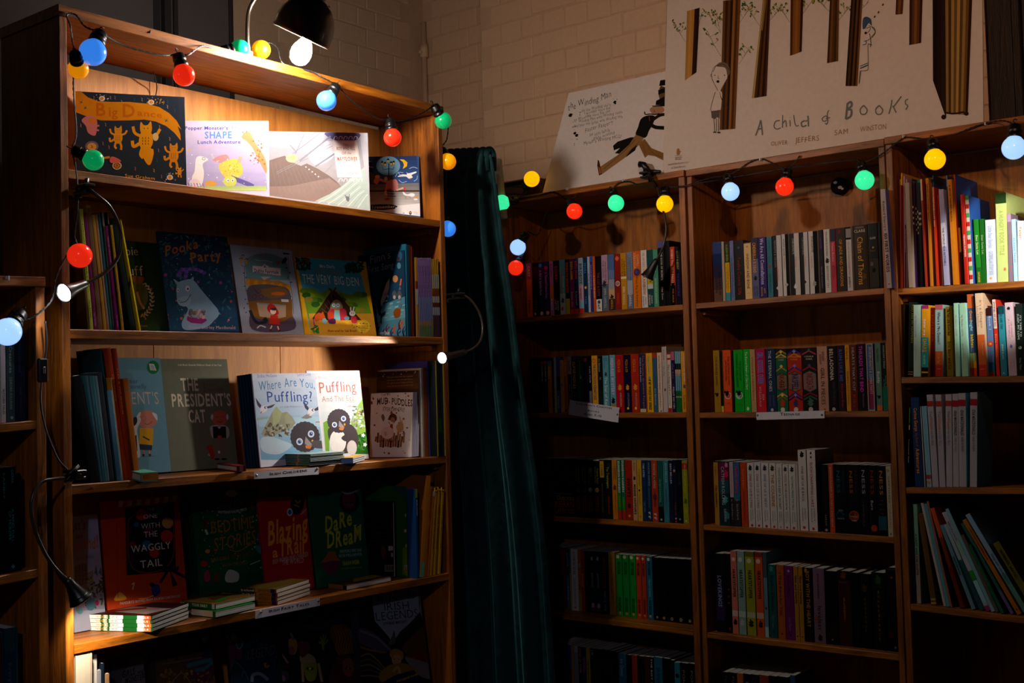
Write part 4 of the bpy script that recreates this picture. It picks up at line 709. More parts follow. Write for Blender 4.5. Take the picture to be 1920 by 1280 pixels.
row(RF, RZ['2c'], (1300,830,4.923), 480, .012, 'third shelf, middle bookcase', G, [
(192,236,168,'a87828','ochre spine, black serif title',[(0,.02,'201808')],[('S. E. Hinton',.05,.22,'302008',.5,.45),('The Outsiders',.38,.72,'201408',.5,.55)]),
(239,333,170,'142830','dark teal spine with magenta shapes',[(.02,.3,'601838'),(.3,.5,'184450')],[('CATFISH ROLLING',.08,.68,'b8b8c0',.42,.42),('CLARA KUMAGAI',.74,.94,'b8b8c0',.55,.3)],{'deco':[('splat',.75,.2,.3,'c02050'),('splat',.8,.06,.2,'c878a0'),('splat',.6,.6,.3,'409890'),('splat',.75,.85,.3,'307878')]}),
(338,376,178,'a89c9c','grey spine, pink lower-case title',[(.55,1,'241c1c')],[('we were liars',.06,.48,'d86888',.5,.6),('e. lockhart',.58,.9,'a8a0a0',.5,.5)]),
(378,434,178,'305c78','sea blue spine, pink lower-case title',[(.6,1,'282428')],[('family of liars',.07,.48,'c82888',.5,.6),('e. lockhart',.58,.9,'a8a0a0',.5,.5)]),
(438,498,180,'b83c14','burnt orange spine',[],[('Crossfire & Dove',.1,.4,'e08848',.5,.45),('SAMUEL STEWART HINTON',.45,.9,'601808',.5,.3)]),
(502,564,185,'cfc6be','white spine, dark red title',[],[('ONE OF US IS LYING',.17,.7,'781820',.5,.5),('KAREN M.',.73,.88,'504844',.68,.24),('McMANUS',.73,.9,'504844',.36,.24)],{'deco':[('splat',.5,.08,.35,'181414'),('o',.5,.97,.2,'a03828')]}),
(567,627,185,'cfc6be','white spine, dark red title, second copy',[],[('ONE OF US IS LYING',.17,.7,'781820',.5,.5),('KAREN M.',.73,.88,'504844',.68,.24),('McMANUS',.73,.9,'504844',.36,.24)],{'deco':[('splat',.5,.08,.35,'181414'),('o',.5,.97,.2,'a03828')]}),
(631,702,186,'cfc6c2','white spine, blue title',[],[('ONE OF US IS NEXT',.17,.68,'205078',.5,.46),('KAREN M.',.73,.88,'504844',.68,.22),('McMANUS',.73,.9,'504844',.36,.22)],{'deco':[('splat',.5,.08,.32,'302c30'),('o',.5,.97,.18,'a03828')]}),
(706,767,188,'cec4ba','white spine, golden brown title',[],[('THE COUSINS',.17,.66,'a86c18',.5,.62),('KAREN M.',.73,.88,'504844',.68,.24),('McMANUS',.73,.9,'504844',.36,.24)],{'deco':[('splat',.5,.08,.38,'382c20'),('o',.5,.97,.18,'a03828')]}),
(770,826,192,'cbc2ba','white spine, dark teal title',[],[('TWO CAN KEEP A SECRET',.06,.7,'144040',.5,.48),('KAREN M.',.73,.88,'504844',.68,.24),('McMANUS',.73,.9,'504844',.36,.24)],{'deco':[('o',.5,.97,.18,'908880')]}),
(829,884,196,'cbc2ba','white spine, navy title',[],[("YOU'LL BE THE DEATH OF ME",.15,.7,'1c1c40',.5,.42),('KAREN M.',.73,.88,'504844',.68,.24),('McMANUS',.73,.9,'504844',.36,.24)],{'deco':[('splat',.5,.08,.35,'382838'),('o',.5,.97,.18,'a03828')]}),
(887,949,198,'cbc2ba','white spine, green title',[],[('NOTHING MORE TO TELL',.18,.7,'1c7828',.5,.42),('KAREN M.',.73,.88,'504844',.68,.24),('McMANUS',.73,.9,'504844',.36,.24)],{'deco':[('splat',.5,.08,.35,'202820'),('o',.5,.97,.18,'a03828')]}),
(951,972,200,'b8afa8','sliver of a white spine'),
(976,1052,65,'d0c5bc','taller white spine, charcoal title',[],[('ONE OF US IS BACK',.2,.64,'302c30',.5,.4),('KAREN M.',.72,.86,'504844',.68,.22),('McMANUS',.72,.88,'504844',.36,.22)],{'deco':[('splat',.5,.06,.32,'141214'),('o',.5,.96,.17,'a03828')]}),
(1058,1138,65,'d0c5bc','taller white spine, crimson title',[],[('SUCH CHARMING LIARS',.15,.7,'981838',.5,.45),('KAREN M.',.72,.88,'403838',.68,.22),('McMANUS',.72,.89,'403838',.36,.22)],{'side':'6c625a','deco':[('splat',.5,.04,.14,'141214'),('splat',.5,.09,.12,'141214'),('o',.5,.97,.16,'a03828')]}),
(1186,1248,200,'0c0a0c','black spine, gilt lettering',[],[('THE TRUTH YOU KNOW ME',.06,.66,'3c2c14',.5,.5),('AFRAN',.74,.9,'a89890',.5,.3)],{'deco':[('o',.5,.97,.2,'989090')]}),
(1251,1298,198,'b8441c','rust orange spine, pale title',[],[('BLESSING MUSARIRI  ALL THAT IT EVER MEANT',.04,.92,'d8b0a0',.5,.45)]),
(1302,1418,200,'0a090b','black spine, teal NESS letters',[],[('NESS',.08,.42,'285c68',.35,.34),('PATRICK',.08,.42,'1c3840',.75,.2),('THE ASK',.68,.12,'808890',.45,.4,1),('ANSWER',.8,.12,'808890',.45,.6,1)],{'deco':[('dia',.4,.73,.38,'184450'),('dia',.4,.74,.3,'0a090b')]}),
(1421,1533,202,'0a090b','black spine, orange NESS letters',[],[('NESS',.08,.42,'a05820',.35,.34),('PATRICK',.08,.42,'502c14',.75,.2),('MONSTERS',.76,.11,'b0a8a0',.5,.6,1),('of MEN',.82,.11,'b0a8a0',.5,.45,1)],{'deco':[('o',.5,.74,.42,'a04818'),('o',.5,.74,.36,'0a090b')]}),
(1536,1613,205,'0a090b','black spine, white NESS letters',[],[('NESS',.06,.42,'a8a0a8',.5,.5),('A MONSTER CALLS',.52,.88,'504c54',.4,.3)]),
(1616,1694,208,'0c080a','black spine, red NESS letters, orange planet',[],[('NESS',.06,.42,'8c2c1c',.5,.5),('Burn',.5,.64,'b8b0b0',.4,.4)],{'deco':[('o',1.0-.45,.9,.4,'983414')]}),
(1697,1779,212,'0c090a','black spine, gold NESS letters',[(.72,.92,'1c4450')],[('NESS',.06,.42,'b87c20',.5,.5),('THE',.5,.1,'885c20',.5,.3,1),('Rest of Us',.56,.1,'885c20',.5,.6,1),('JUST LIVE',.63,.1,'706058',.5,.6,1),('HERE',.69,.1,'706058',.5,.4,1)]),
(1784,1862,216,'b8a88c','cream spine, ochre serif title',[],[('GARTH NIX',.14,.53,'3c3830',.5,.42),('SABRIEL',.6,.88,'a06828',.5,.42)],{'deco':[('o',.4,.06,.28,'a88048'),('o',.4,.06,.22,'b8a88c'),('splat',.5,.96,.18,'484038')],'rec':.0})])
row(RF, RZ['2d'], (1310,1010,4.74), 550, .03, 'fourth shelf, middle bookcase', G, [
(155,230,130,'0c1018','dark spine with blue to magenta edge',[(.45,.65,'141830'),(.65,.85,'2c1840')],[('LOVEKINGS',.28,.68,'8888b0',.5,.6)],{'side':'206c98'}),
(233,288,132,'0c080a','black spine with red fragments',[],[],{'deco':[('dia',.7,.45,.2,'801818'),('dia',.7,.54,.2,'801818'),('dia',.7,.62,.2,'801818'),('splat',.7,.95,.2,'901818')]}),
(294,348,108,'c06858','salmon spine, comic brush title',[(.72,.79,'c8a8a0')],[('HEARTSTOPPER',.22,.56,'200c0c',.5,.6)],{'deco':[('o',.5,.1,.32,'d8b8b0'),('splat',.5,.86,.4,'281410')]}),
(352,417,112,'78988c','aqua grey spine, comic brush title',[(.72,.79,'a8b8b0')],[('HEARTSTOPPER',.22,.56,'14201c',.5,.6)],{'deco':[('o',.45,.1,.3,'b8c0b8'),('splat',.45,.86,.36,'a8b0a8')]}),
(424,503,115,'8c9018','lime spine, comic brush title',[(0,.06,'5c5c14'),(.72,.79,'a8a888')],[('HEARTSTOPPER',.22,.56,'181804',.5,.55)],{'deco':[('o',.45,.11,.26,'b8b8a0'),('splat',.45,.86,.36,'282008')]}),
(511,578,118,'c04c1c','vermilion spine, comic brush title',[(0,.06,'782c14'),(.72,.79,'c89880')],[('HEARTSTOPPER',.22,.56,'200c04',.5,.6)],{'deco':[('o',.45,.11,.3,'c8b0a0'),('splat',.5,.86,.38,'282830')]}),
(580,616,120,'587c88','pale blue comic spine, white foot',[(0,.3,'384c58'),(.88,1,'98b8b8')],[],{'deco':[('splat',.5,.66,.35,'402038')]}),
(622,694,228,'0e4c48','deep teal spine, black script',[],[('Radio Silence',.14,.64,'04201c',.5,.5),('Alice Oseman',.7,.88,'508880',.5,.4)],{'deco':[('splat',.45,.06,.3,'487c74'),('dia',.5,.92,.12,'04201c')]}),
(698,765,232,'a04c14','brown orange spine, black script',[],[('I Was Born for This',.1,.68,'240c04',.5,.5),('Alice Oseman',.72,.88,'c07840',.5,.4)],{'deco':[('dia',.5,.93,.13,'240c04')]}),
(768,847,240,'601450','purple spine, black script',[],[('Loveless',.14,.42,'20041c',.5,.5),('Alice Oseman',.7,.88,'a060a0',.5,.4)],{'deco':[('dia',.5,.07,.16,'a888a0'),('dia',.5,.93,.13,'20041c')]}),
(849,889,246,'a06c18','mustard spine, left of two alike',[],[('Nick and Charlie',.12,.5,'241404',.5,.6),('Alice Oseman',.65,.85,'c08830')],{'deco':[('dia',.5,.94,.2,'241404')]}),
(891,931,250,'a06c18','mustard spine, right of two alike',[],[('Nick and Charlie',.12,.5,'241404',.5,.6),('Alice Oseman',.65,.85,'c08830')],{'deco':[('dia',.5,.94,.2,'241404')]}),
(936,1014,256,'0c090a','black spine, ornate gold letters',[],[('BOY WITH THE HEART',.04,.8,'a06c18',.5,.55)],{'deco':[('splat',.3,.04,.2,'b07818')]}),
(1018,1121,262,'705468','dusty mauve marbled spine',[(.6,1,'685460')],[('alice oseman',.07,.4,'1c141c',.5,.3),('loveless',.5,.82,'140c14',.55,.5)],{'deco':[('splat',.2,.68,.2,'883c34'),('splat',.5,.93,.25,'141014')],'hard':True}),
(1128,1232,285,'0a0908','black spine with gold dragon sheen',[(.7,.9,'181008')],[('PAOLINI',.05,.07,'403830',.4,.7,1)],{'deco':[('dia',.5,.93,.08,'a86048')]}),
(1238,1358,285,'30100c','maroon spine, gold ELDEST',[(0,.12,'100808')],[('PAOLINI',.16,.07,'786058',.45,.6,1)]+[(c,.4+i*.055,.22,'985c18',.48,.16,2) for i,c in enumerate('ELDEST')],{'deco':[('splat',.45,.06,.25,'683018')],'hard':True}),
(1362,1428,300,'0a0808','black spine, no marks'),
(1431,1534,310,'0b0a09','black spine, faint gold BRISINGR',[],[('PAOLINI',.1,.07,'403830',.45,.7,1)]+[(c,.36+i*.06,.22,'584018',.48,.16,2) for i,c in enumerate('BRISINGR')],{'deco':[('splat',.45,.2,.3,'3c2c14')],'hard':True}),
(1538,1662,300,'0b0b0a','black spine, gold INHERITANCE, green dragon',[],[('PAOLINI',.19,.07,'504838',.5,.6,1)]+[(c,.27+i*.061,.2,'685020',.5,.15,2) for i,c in enumerate('INHERITANCE')],{'deco':[('splat',.5,.1,.3,'24401c')],'hard':True}),
(1666,1780,255,'0b0809','black spine, dark red MURTAGH',[],[('PAOLINI',.03,.1,'584c44',.5,.75,2),('MURTAGH',.2,.62,'2c1210',.5,.5)],{'deco':[('splat',.3,.8,.3,'381410'),('o',.5,.12,.1,'783414'),('dia',.6,.95,.1,'986050')],'hard':True})])
row(RF, RZ['2e'], (1310,1010,4.74), 1400, .03, 'fifth shelf, middle bookcase', G, [
(216,268,1183,'100e10','black spine, grey capitals',[],[('PULLMAN',.05,.4,'585058',.6,.5)]),(270,343,1188,'100e10','black spine, broad',[],[('PULLMAN',.05,.4,'686068',.6,.4)]),(346,401,1195,'a85818','tan orange spine'),(404,470,1200,'121012','black spine, white capitals',[],[('PULL',.1,.4,'888088',.5,.5)]),(472,540,1206,'121012','black spine, white capitals, second',[],[('PULL',.1,.4,'888088',.5,.5)]),
(544,628,1212,'803018','red brown spine',[],[('PULLMAN',.1,.5,'a89080',.5,.4)]),(632,700,1218,'0c0a0a','black spine, dim'),(704,800,1225,'0c0a0a','broad black spine, dim'),(818,864,1212,'1c4468','blue spine standing taller')])
# ---------------- right-edge bookcase (R3)
G='picture books in the right-edge bookcase'
rowA=[
(55,118,188,122,172,'b0a0a0','pale grey board spine, black title',[],[('Richard Scarry\'s',.12,.42,'504848',.5,.55),('100 FIRST WORDS',.44,.84,'181414',.5,.85)],{'side':'5860a8','deco':[('o',.5,.96,.15,'a03828')],'rec':-.03,'d':.028}),
(160,196,98,164,184,'a87018','ochre spine with yellow head'),(198,219,32,206,222,'d09818','tall thin amber spine'),(202,246,150,224,262,'8c2410','dark red thin spine',[],[],{'rec':.0}),
(224,244,62,262,272,'b888a0','thin mauve spine'),(246,272,275,276,306,'b8b0b0','thin white spine, black text',[(.3,1,'201c1c')],[('Mog the Forgetful',.35,.6,'d0d0c8')]),(274,296,90,308,330,'a87890','mauve zigzag-topped spine'),
(298,324,122,342,384,'9c8878','beige spine',[],[],{'rec':.0}),(322,352,88,376,400,'18141c','black spine with white dots',[(.25,.27,'c8b898'),(.3,.32,'c8b898'),(.35,.37,'c8b898'),(.4,.42,'c8b898'),(.7,1,'302868')]),
(360,378,105,400,416,'4c1c48','thin purple comb-bound spine'),(380,398,105,417,433,'120e12','black comb-bound spine, dotted',[(.25,.27,'a89878'),(.3,.32,'a89878'),(.35,.37,'a89878'),(.4,.42,'a89878'),(.45,.47,'a89878')]),
(400,424,103,434,460,'120e12','black comb-bound spine, widest',[(.28,.3,'b8a888'),(.33,.35,'b8a888'),(.38,.4,'b8a888'),(.43,.45,'b8a888'),(.48,.5,'b8a888')]),(426,448,100,462,490,'120e12','black comb-bound spine, green head',[(0,.02,'107850'),(.3,.32,'a89878'),(.35,.37,'a89878'),(.4,.42,'a89878')]),
(452,478,86,505,525,'982c18','red spine with cream edge',[(0,.2,'c8a890')],[],{'rec':.0}),(482,510,82,527,552,'2c1c10','dark brown spine, gold head',[(0,.05,'c08818')]),(512,548,75,556,582,'b87018','orange brown spine, black text',[],[('TALES OF STORMY NIGHT',.05,.4,'301808')],{'rec':.0}),
(558,582,50,588,612,'206070','teal spine, upright',[],[],{'side':'1c3c78'}),(572,602,165,616,636,'b82c10','red spine with white head',[(0,.25,'c87860')],[('ARTHUR AND BEN',.1,.4,'f0d0c0')],{'rec':.0}),(606,622,245,640,656,'c02c10','thin scarlet spine'),
(624,642,185,658,672,'b8a898','thin beige spine'),(638,684,190,694,742,'9c98b8','lilac white spine',[(.35,.6,'c8c4d0')],[('THE WORLD IN A NUTSHELL',.4,.8,'484460')],{'rec':-.003}),(690,716,52,748,770,'403c58','slate violet spine',[(0,.1,'5888a8')]),
(724,764,90,784,828,'c07014','burnt orange spine, black text',[],[('A BEAR NAMED BJORN',.05,.4,'301804',.5,.5)],{'rec':.0}),(766,798,42,832,858,'b8280c','red spine of blue tall cover',[],[],{'side':'1050a0','d':.2}),
(800,850,330,860,888,'282018','dark olive spine',[(.3,.6,'d0a018')]),
(850,900,240,898,945,'b82010','red spine, white title',[],[('HIDDEN SUMMER',.45,.7,'f0d8d0',.5,.5)],{'rec':.0,'side':'2050a0','hard':True}),(902,938,250,950,985,'c8b8a8','red green gingham spine',[(i*.1,i*.1+.05,'b82418' if i%2 else '489048') for i in range(10)],[],{'rec':.0,'side':'2858a8'})]
lean_row(RF, RZ['3a'], (1640,320,5.332), .02, 'top shelf, right-edge bookcase', G, rowA[1:], .19, xmin=r3i)
B0 = rowA[0]; lean_row(RF, RZ['3a'], (1640,320,5.332), -.03, 'leaning on right-edge bookcase', G, [B0], .028)
rowA2=[(985,1042,488,1022,1072,'1c8020','grass green board spine',[(.75,1,'186018')],[('Dear Santa Lot',.25,.55,'d0d8a0'),('DAVID MCKEE',.82,.98,'e0a850')]),(1045,1100,484,1074,1118,'145c18','darker green board spine',[],[('Dear Santa Lot',.25,.55,'a0b080')]),
(1103,1198,495,1122,1222,'c8d0e0','thick white spine, pale blue title',[],[('Little Bear Stories',.1,.45,'98a8c8'),('CATERPILLAR STORY BOX',.5,.88,'98a8c8')],{'deco':[('o',.4,.93,.12,'e8a040')]}),
(1205,1318,228,1228,1338,'b8c878','tall leaf green spine',[(0,.12,'244018')],[('A HUNGRY BOOK TITLE',.2,.7,'98a858')],{'d':.22,'deco':[('splat',.7,.86,.15,'d86848')]}),
(1322,1362,432,1344,1384,'7c6878','mauve grey spine',[(0,.12,'a888a8')]),(1366,1420,486,1392,1432,'a0c8e0','pale blue narrow spine',[],[('CLASSIC TALES',.3,.7,'6890b8')]),(1424,1496,505,1436,1500,'e0d0c8','cream white spine',[],[('Peter',.1,.3,'b87868')]),(1500,1590,420,1506,1590,'c8c0d0','pale spine at picture edge')]
lean_row(RF, RZ['3a'], (1640,320,5.332), .012, 'board-book end, right-edge bookcase', G, rowA2, .17, 'board_book')
lean_row(RF, RZ['3b'], (1660,540,6.738), .015, 'second shelf, right-edge bookcase', G, xmin=r3i, books=[
(160,252,190,162,242,'281808','dark brown spine, red foot',[(.6,.85,'584038'),(.85,1,'982818')],[('DUTTON',.88,.96,'a08070')]),(300,352,180,285,352,'101c14','dark green spine, coloured capitals',[(.88,1,'181410'),(.93,.94,'b07018'),(.96,.97,'b07018')],[('YOU ARE MY HAPPINESS',.03,.55,'a89828',.7,.5)]),
(356,455,215,356,448,'a8c8b8','mint board spine',[],[('My Mummy and Me',.15,.45,'a878a8',.3,.3),('margot finnie',.55,.78,'a878a8',.3,.25)],{'side':'90c8d8','rec':.0}),(460,552,220,455,543,'e09818','orange board spine, teal foot',[(0,.05,'a02868'),(.45,.87,'289890'),(.87,1,'181414'),(.93,.95,'d8a018')],[('how we',.2,.43,'e8e0d0',.45,.55),('SHARE',.47,.66,'e8a828',.45,.75),('one another',.7,.83,'a8d8d0')],{'rec':.0,'side':'d88c10'}),
(560,622,250,565,622,'581408','dark rust spine',[],[('EXPLORER',.1,.5,'903010')]),(628,726,215,630,728,'88a8a8','grey green spine, plaid head, red foot',[(0,.07,'a85058'),(.65,.84,'b85020'),(.84,1,'a82818')],[('Where is Mrs Doctor?',.1,.55,'101c1c',.5,.5),('Lift the Flaps',.67,.82,'e08040'),('BUSY',.9,.1,'d8a8a0',.5,.5,1)]),
(757,836,236,780,862,'786010','olive gold spine',[],[('The Very Little Brown Bear',.03,.42,'281c04'),('Eric Barr and Co',.5,.9,'382c08')]),(862,925,190,890,945,'98c8a8','mint spine, left of a pair',[],[('My Mummy and Me',.16,.45,'a878a8',.5,.4),('margot finnie',.55,.75,'a878a8',.5,.3)],{'rec':.0,'side':'a8e0e0'}),
(930,1005,190,970,1050,'98c8a8','mint spine, right of a pair',[],[('My Mummy and Me',.16,.45,'a878a8',.4,.35),('margot finnie',.55,.75,'a878a8',.4,.3)],{'rec':.0,'side':'a8e0e0'}),
(1015,1108,80,1080,1162,'384c68','slate blue spine, orange ends, rainbow title',[(0,.17,'c05828'),(.72,.82,'90a060'),(.82,.9,'d89020'),(.9,1,'c83820')],[('Good',.2,.33,'e08850',.5,.55),('night',.33,.45,'90c0d0',.5,.55),('babies...',.49,.7,'d8b838',.5,.55)]),
(1130,1240,68,1188,1285,'d8b898','cream spine, orange lower half',[(.5,.86,'d06028'),(.86,1,'c83020')],[("It's a Dragon",.08,.42,'b08858',.7,.4),('Lou Chaucel',.15,.4,'a898b0',.28,.3),('Daryl Hart',.6,.75,'e0a880',.65,.3),('BUSY',.92,.1,'e0c8c0',.45,.5,1)],{'rec':.0}),
(1270,1345,250,1310,1385,'5878a8','blue spine, dark head, red hexagon',[(0,.12,'301410'),(.8,.94,'206888'),(.94,1,'a82820')],[('Book 1',.12,.32,'d0d0e8',.55,.5)],{'deco':[('o',.5,.53,.48,'d04020'),('dia',.5,.53,.28,'e0a030')]}),
(1348,1392,145,1405,1448,'d03020','red spine, white head',[(0,.38,'e0c8c0')],[('STORIES OF US ALL',.03,.36,'302020'),('Being Healthy',.45,.76,'e88868',.5,.6)]),
(1418,1500,225,1462,1540,'2c8898','turquoise spine',[(0,.12,'143c48')],[('GOOD AND YOU',.05,.33,'1c5868'),('JENNIE BLAKE',.55,.76,'d0e8e8',.5,.35)],{'deco':[('dia',.5,.96,.15,'c8d8d8')]}),
(1505,1618,185,1560,1665,'c8b0b8','pale pink spine, violet butterfly',[],[('THE HIDDEN',.25,.47,'d890a0',.7,.28),('ANIMALS',.22,.5,'d890a0',.4,.28),('Nancy',.78,.9,'a078a0',.7,.25),('Tillman',.77,.93,'a078a0',.35,.25)],{'deco':[('o',.45,.08,.2,'282028'),('splat',.5,.6,.2,'6858a0')]}),
(1640,1742,200,1672,1760,'14201c','black green spine, white capitals and moon',[],[("IT'S TIME TO",.16,.46,'c0c8c0',.7,.32),('SLEEP, MY LOVE',.14,.5,'c0c8c0',.35,.34),('Nancy Tillman',.75,.92,'a0a8a0',.5,.4)],{'deco':[('o',.5,.61,.25,'d8d0c0'),('o',.4,.6,.18,'14201c')]})],depth=.15)
lean_row(RF, RZ['3c'], (1660,720,6.096), .012, 'third shelf, right-edge bookcase', G, xmin=r3i, books=[
(182,232,268,160,212,'0c0d0c','black board spine, green label, white title',[(0,.2,'108030'),(.22,.28,'c8c8c0'),(.86,.88,'90b890')],[('a fold-out book',.02,.19,'b8e0b8',.6,.5),('READING TIME',.4,.7,'d0d0c8',.5,.7)],{'side':'141414'}),
(288,384,152,345,440,'18305c','navy spine, orange title',[],[('Curious George',.12,.38,'d89020',.5,.55),('Big Book of',.4,.55,'a86818',.5,.4),('Adventures',.57,.85,'d88818',.5,.6)],{'deco':[],'rec':.01,'side':'0c1018'}),
(386,398,255,444,460,'a09890','thin grey spine'),(414,432,252,476,496,'88b8c8','thin light blue spine, left',[(.85,.9,'b82c30'),(.93,.96,'d88820')]),(434,448,252,498,512,'88b8c8','thin light blue spine, middle',[(.85,.9,'b82c30'),(.93,.96,'d88820')]),(450,464,252,514,530,'90c0d0','thin light blue spine, right',[(.85,.9,'b82c30'),(.93,.96,'d88820')]),
]+[(a,b,t,c,d,'b0a8b0','white spine, red crab emblem, %s' % w_,[(.07,.13,'a83020')],[('The',.18,.25,'484868',.5,.5),('Wheels',.25,.38,'c07838',.5,.65),('on the Bus',.39,.55,'606070',.5,.5)],{'deco':[('dia',.5,.98,.1,'a0a0a0')]}) for a,b,t,c,d,w_ in ((470,546,120,540,610,'leftmost of three'),(570,645,120,620,688,'middle of three'),(686,760,116,698,768,'rightmost of three'))]+
[(a,b,t,c,d,'b0a8ac','white spine, red label, farm title, %s' % w_,[(.07,.14,'a01c28')],[('Old',.18,.24,'303040',.5,.6),('MACDONALD',.25,.45,'303848',.5,.6),('AND A FARM',.47,.62,'404048',.5,.5)],{'side':s}) for a,b,t,c,d,w_,s in ((766,830,112,776,842,'leftmost of three','88d0d8'),(832,912,104,846,930,'middle of three','60b0c0'),(970,1056,96,966,1048,'lone right copy','78b0c8'))],depth=.14)
lean_row(RF, RZ['3d'], (1660,920,3.554), .02, 'leaning row, bottom of right-edge bookcase', G, xmin=r3i, books=[
(70,96,84,140,160,'b0a090','thin beige leaning spine'),(76,102,148,178,206,'6c9878','sage spine, ochre foot',[(.92,1,'a87828')],[('UNDER YOUR PIER',.05,.5,'b0c8b0')]),(100,140,84,208,240,'78a088','pale green spine, black title',[(.5,1,'988878')],[('A LADY HAS THE FLOOR',.3,.72,'181818',.5,.55)]),
(180,200,150,306,342,'5c401c','brown spine, banded foot',[(.93,.95,'b08c40'),(.97,.99,'b08c40')]),(148,170,78,388,406,'b0a8a0','thin off-white spine'),(164,198,84,408,432,'589098','thin sea green spine'),(186,220,68,420,446,'a05848','dusty red spine, blue cover',[],[],{'side':'14304c'}),
(222,256,114,500,530,'c8501c','bright orange spine, thin',[(.3,1,'682010')],[('THE QUEEN AND FLOWER',.25,.6,'b04818')]),(276,302,226,576,604,'5c8894','steel blue spine, black title',[],[('#GOLDILOCKS',.38,.6,'0c2028',.5,.65)]),
(312,332,222,630,656,'98a8b0','pale spine, teal lower half',[(.42,1,'185050')]),(320,350,144,672,706,'a8a8b8','lilac white spine, green patch',[(.3,.45,'88b0a0'),(.6,.7,'209020'),(.7,.92,'90c8d0'),(.95,1,'982858')],[('BEEN ON A SPECIAL',.1,.3,'404858')]),(336,370,120,708,734,'78a8b0','light teal spine',[],[],{'side':'283c44'}),
(446,486,292,735,760,'585048','taupe spine, dark cover'),(508,546,360,770,796,'185c40','bottle green spine',[],[('The Owl and the Kids',.3,.6,'408868')],{'rec':.01}),(470,498,218,836,862,'2c5c54','dark sea spine, violet foot',[(.75,1,'685c88')]),
(498,534,196,880,915,'b06818','amber brown spine',[],[('THE ROADS BETWEEN US',.1,.4,'603408'),],{'deco':[('o',.5,.42,.2,'583008'),('o',.5,.95,.2,'583008')]}),(532,580,162,935,975,'88a8c0','pale blue spine',[(.6,1,'58907c')],[('TAKE OFF YOUR BRAVE',.4,.7,'405868')]),(716,770,352,1010,1064,'6c6414','moss green broad spine',[],[('NUMBER MAGIC',.1,.5,'302c08')])],depth=.2)
# ---------------- far-left bookcase
G='books in the far-left bookcase'
row(LF, Z0['A'], (0,480,3.048), 720, .012, 'upper shelf, far-left bookcase', G, [(-60,-28,500,'5a2020','maroon spine'),(-26,2,490,'c8b8b0','cream spine at picture edge'),(4,34,470,'d0c0b8','white spine, dark capitals',[],[('WITCHED TALES',.6,.9,'403838')]),
(36,86,465,'3c5450','slate green spine, cream title',[],[('Creatures',.1,.42,'c0b8a8',.5,.5),('DEIRDRE SULLIVAN',.47,.85,'a8b0a8',.5,.38)],{'deco':[('o',.6,.95,.18,'a8a8a0')]}),(88,146,440,'142030','dark navy spine',[],[('WELLS LAND WINE',.1,.45,'405468',.4,.3),('SANDY DAWSON',.6,.9,'584860',.5,.3)])])
row(LF, Z0['B'], (0,860,3.048), 350, .02, 'middle shelf, far-left bookcase', G, [(-30,8,60,'0c0c0e','black spine at picture edge'),(10,38,50,'0c0c10','black spine, pale author',[],[('LANDY',.05,.3,'406870')]),(40,94,45,'0a0c10','black spine, teal title',[],[('DEREK',.03,.16,'508088',.6,.35),('A MIND FULL',.4,.72,'2c8888',.62,.36),('OF MURDER',.42,.7,'2c8888',.28,.34)],{'deco':[('dia',.6,.95,.25,'2c8080')]}),(96,120,80,'1a0c0c','thin dark spine')])
row(LF, z0B, (0,860,3.048), 1150, .03, 'lower shelf, far-left bookcase', G, [(-24,10,1040,'481c10','brown red spine'),(12,22,990,'203038','thin slate spine'),(24,90,965,'1c2c44','dark blue spine, pale script',[(0,.2,'204048')],[('Everglow Hearts',.3,.8,'485878',.5,.4)]),(92,104,960,'1c4048','thin teal spine')])
# ---------------- left bookcase, spine-out books
G='books in the left bookcase'
lean_row(LF, LZ['B'], (120,370,5.122), .03, 'left end, second shelf, left bookcase', G, xmin=L_xi, books=[
(128,140,110,226,242,'4a3a14','thin brown spine'),(142,174,110,249,284,'a8b040','yellow green spine, black title',[],[('DISCOVERING BATS',.12,.6,'303410',.5,.5),('Clare Rowlett',.75,.9,'505818')]),(178,192,150,286,320,'6c1850','thin plum spine',[],[('TILLY WATERS',.85,.97,'b070a0')]),
(196,246,70,330,372,'6c4c34','brown spine with grey edge',[(0,.02,'b89030')],[],{'side':'a08030'}),(250,284,165,382,412,'a87820','ochre spine'),(286,322,160,414,438,'8c6850','tan spine'),(324,356,145,440,462,'185058','dark teal spine'),(360,384,140,464,484,'2c2c2c','charcoal spine, silver title',[(0,.12,'807868')]),
(372,398,270,505,535,'781858','magenta spine',[],[('TALES OF THE CLOVER',.1,.35,'d078a8',.5,.5),('TILLY WATERS',.85,.97,'c070a0')]),(402,428,140,536,546,'1c1814','black spine, grey head',[(0,.1,'787060')]),(416,440,262,548,578,'a88018','mustard spine, black title',[],[('COURAGE ON THE ISLE OF',.02,.4,'302408',.5,.5),('Dr Wright',.8,.92,'403008')],{'rec':.028}),
(448,480,200,640,690,'0c1c10','black green picture-book spine'),(536,552,212,724,740,'d8b810','thin bright yellow spine')],depth=.19)
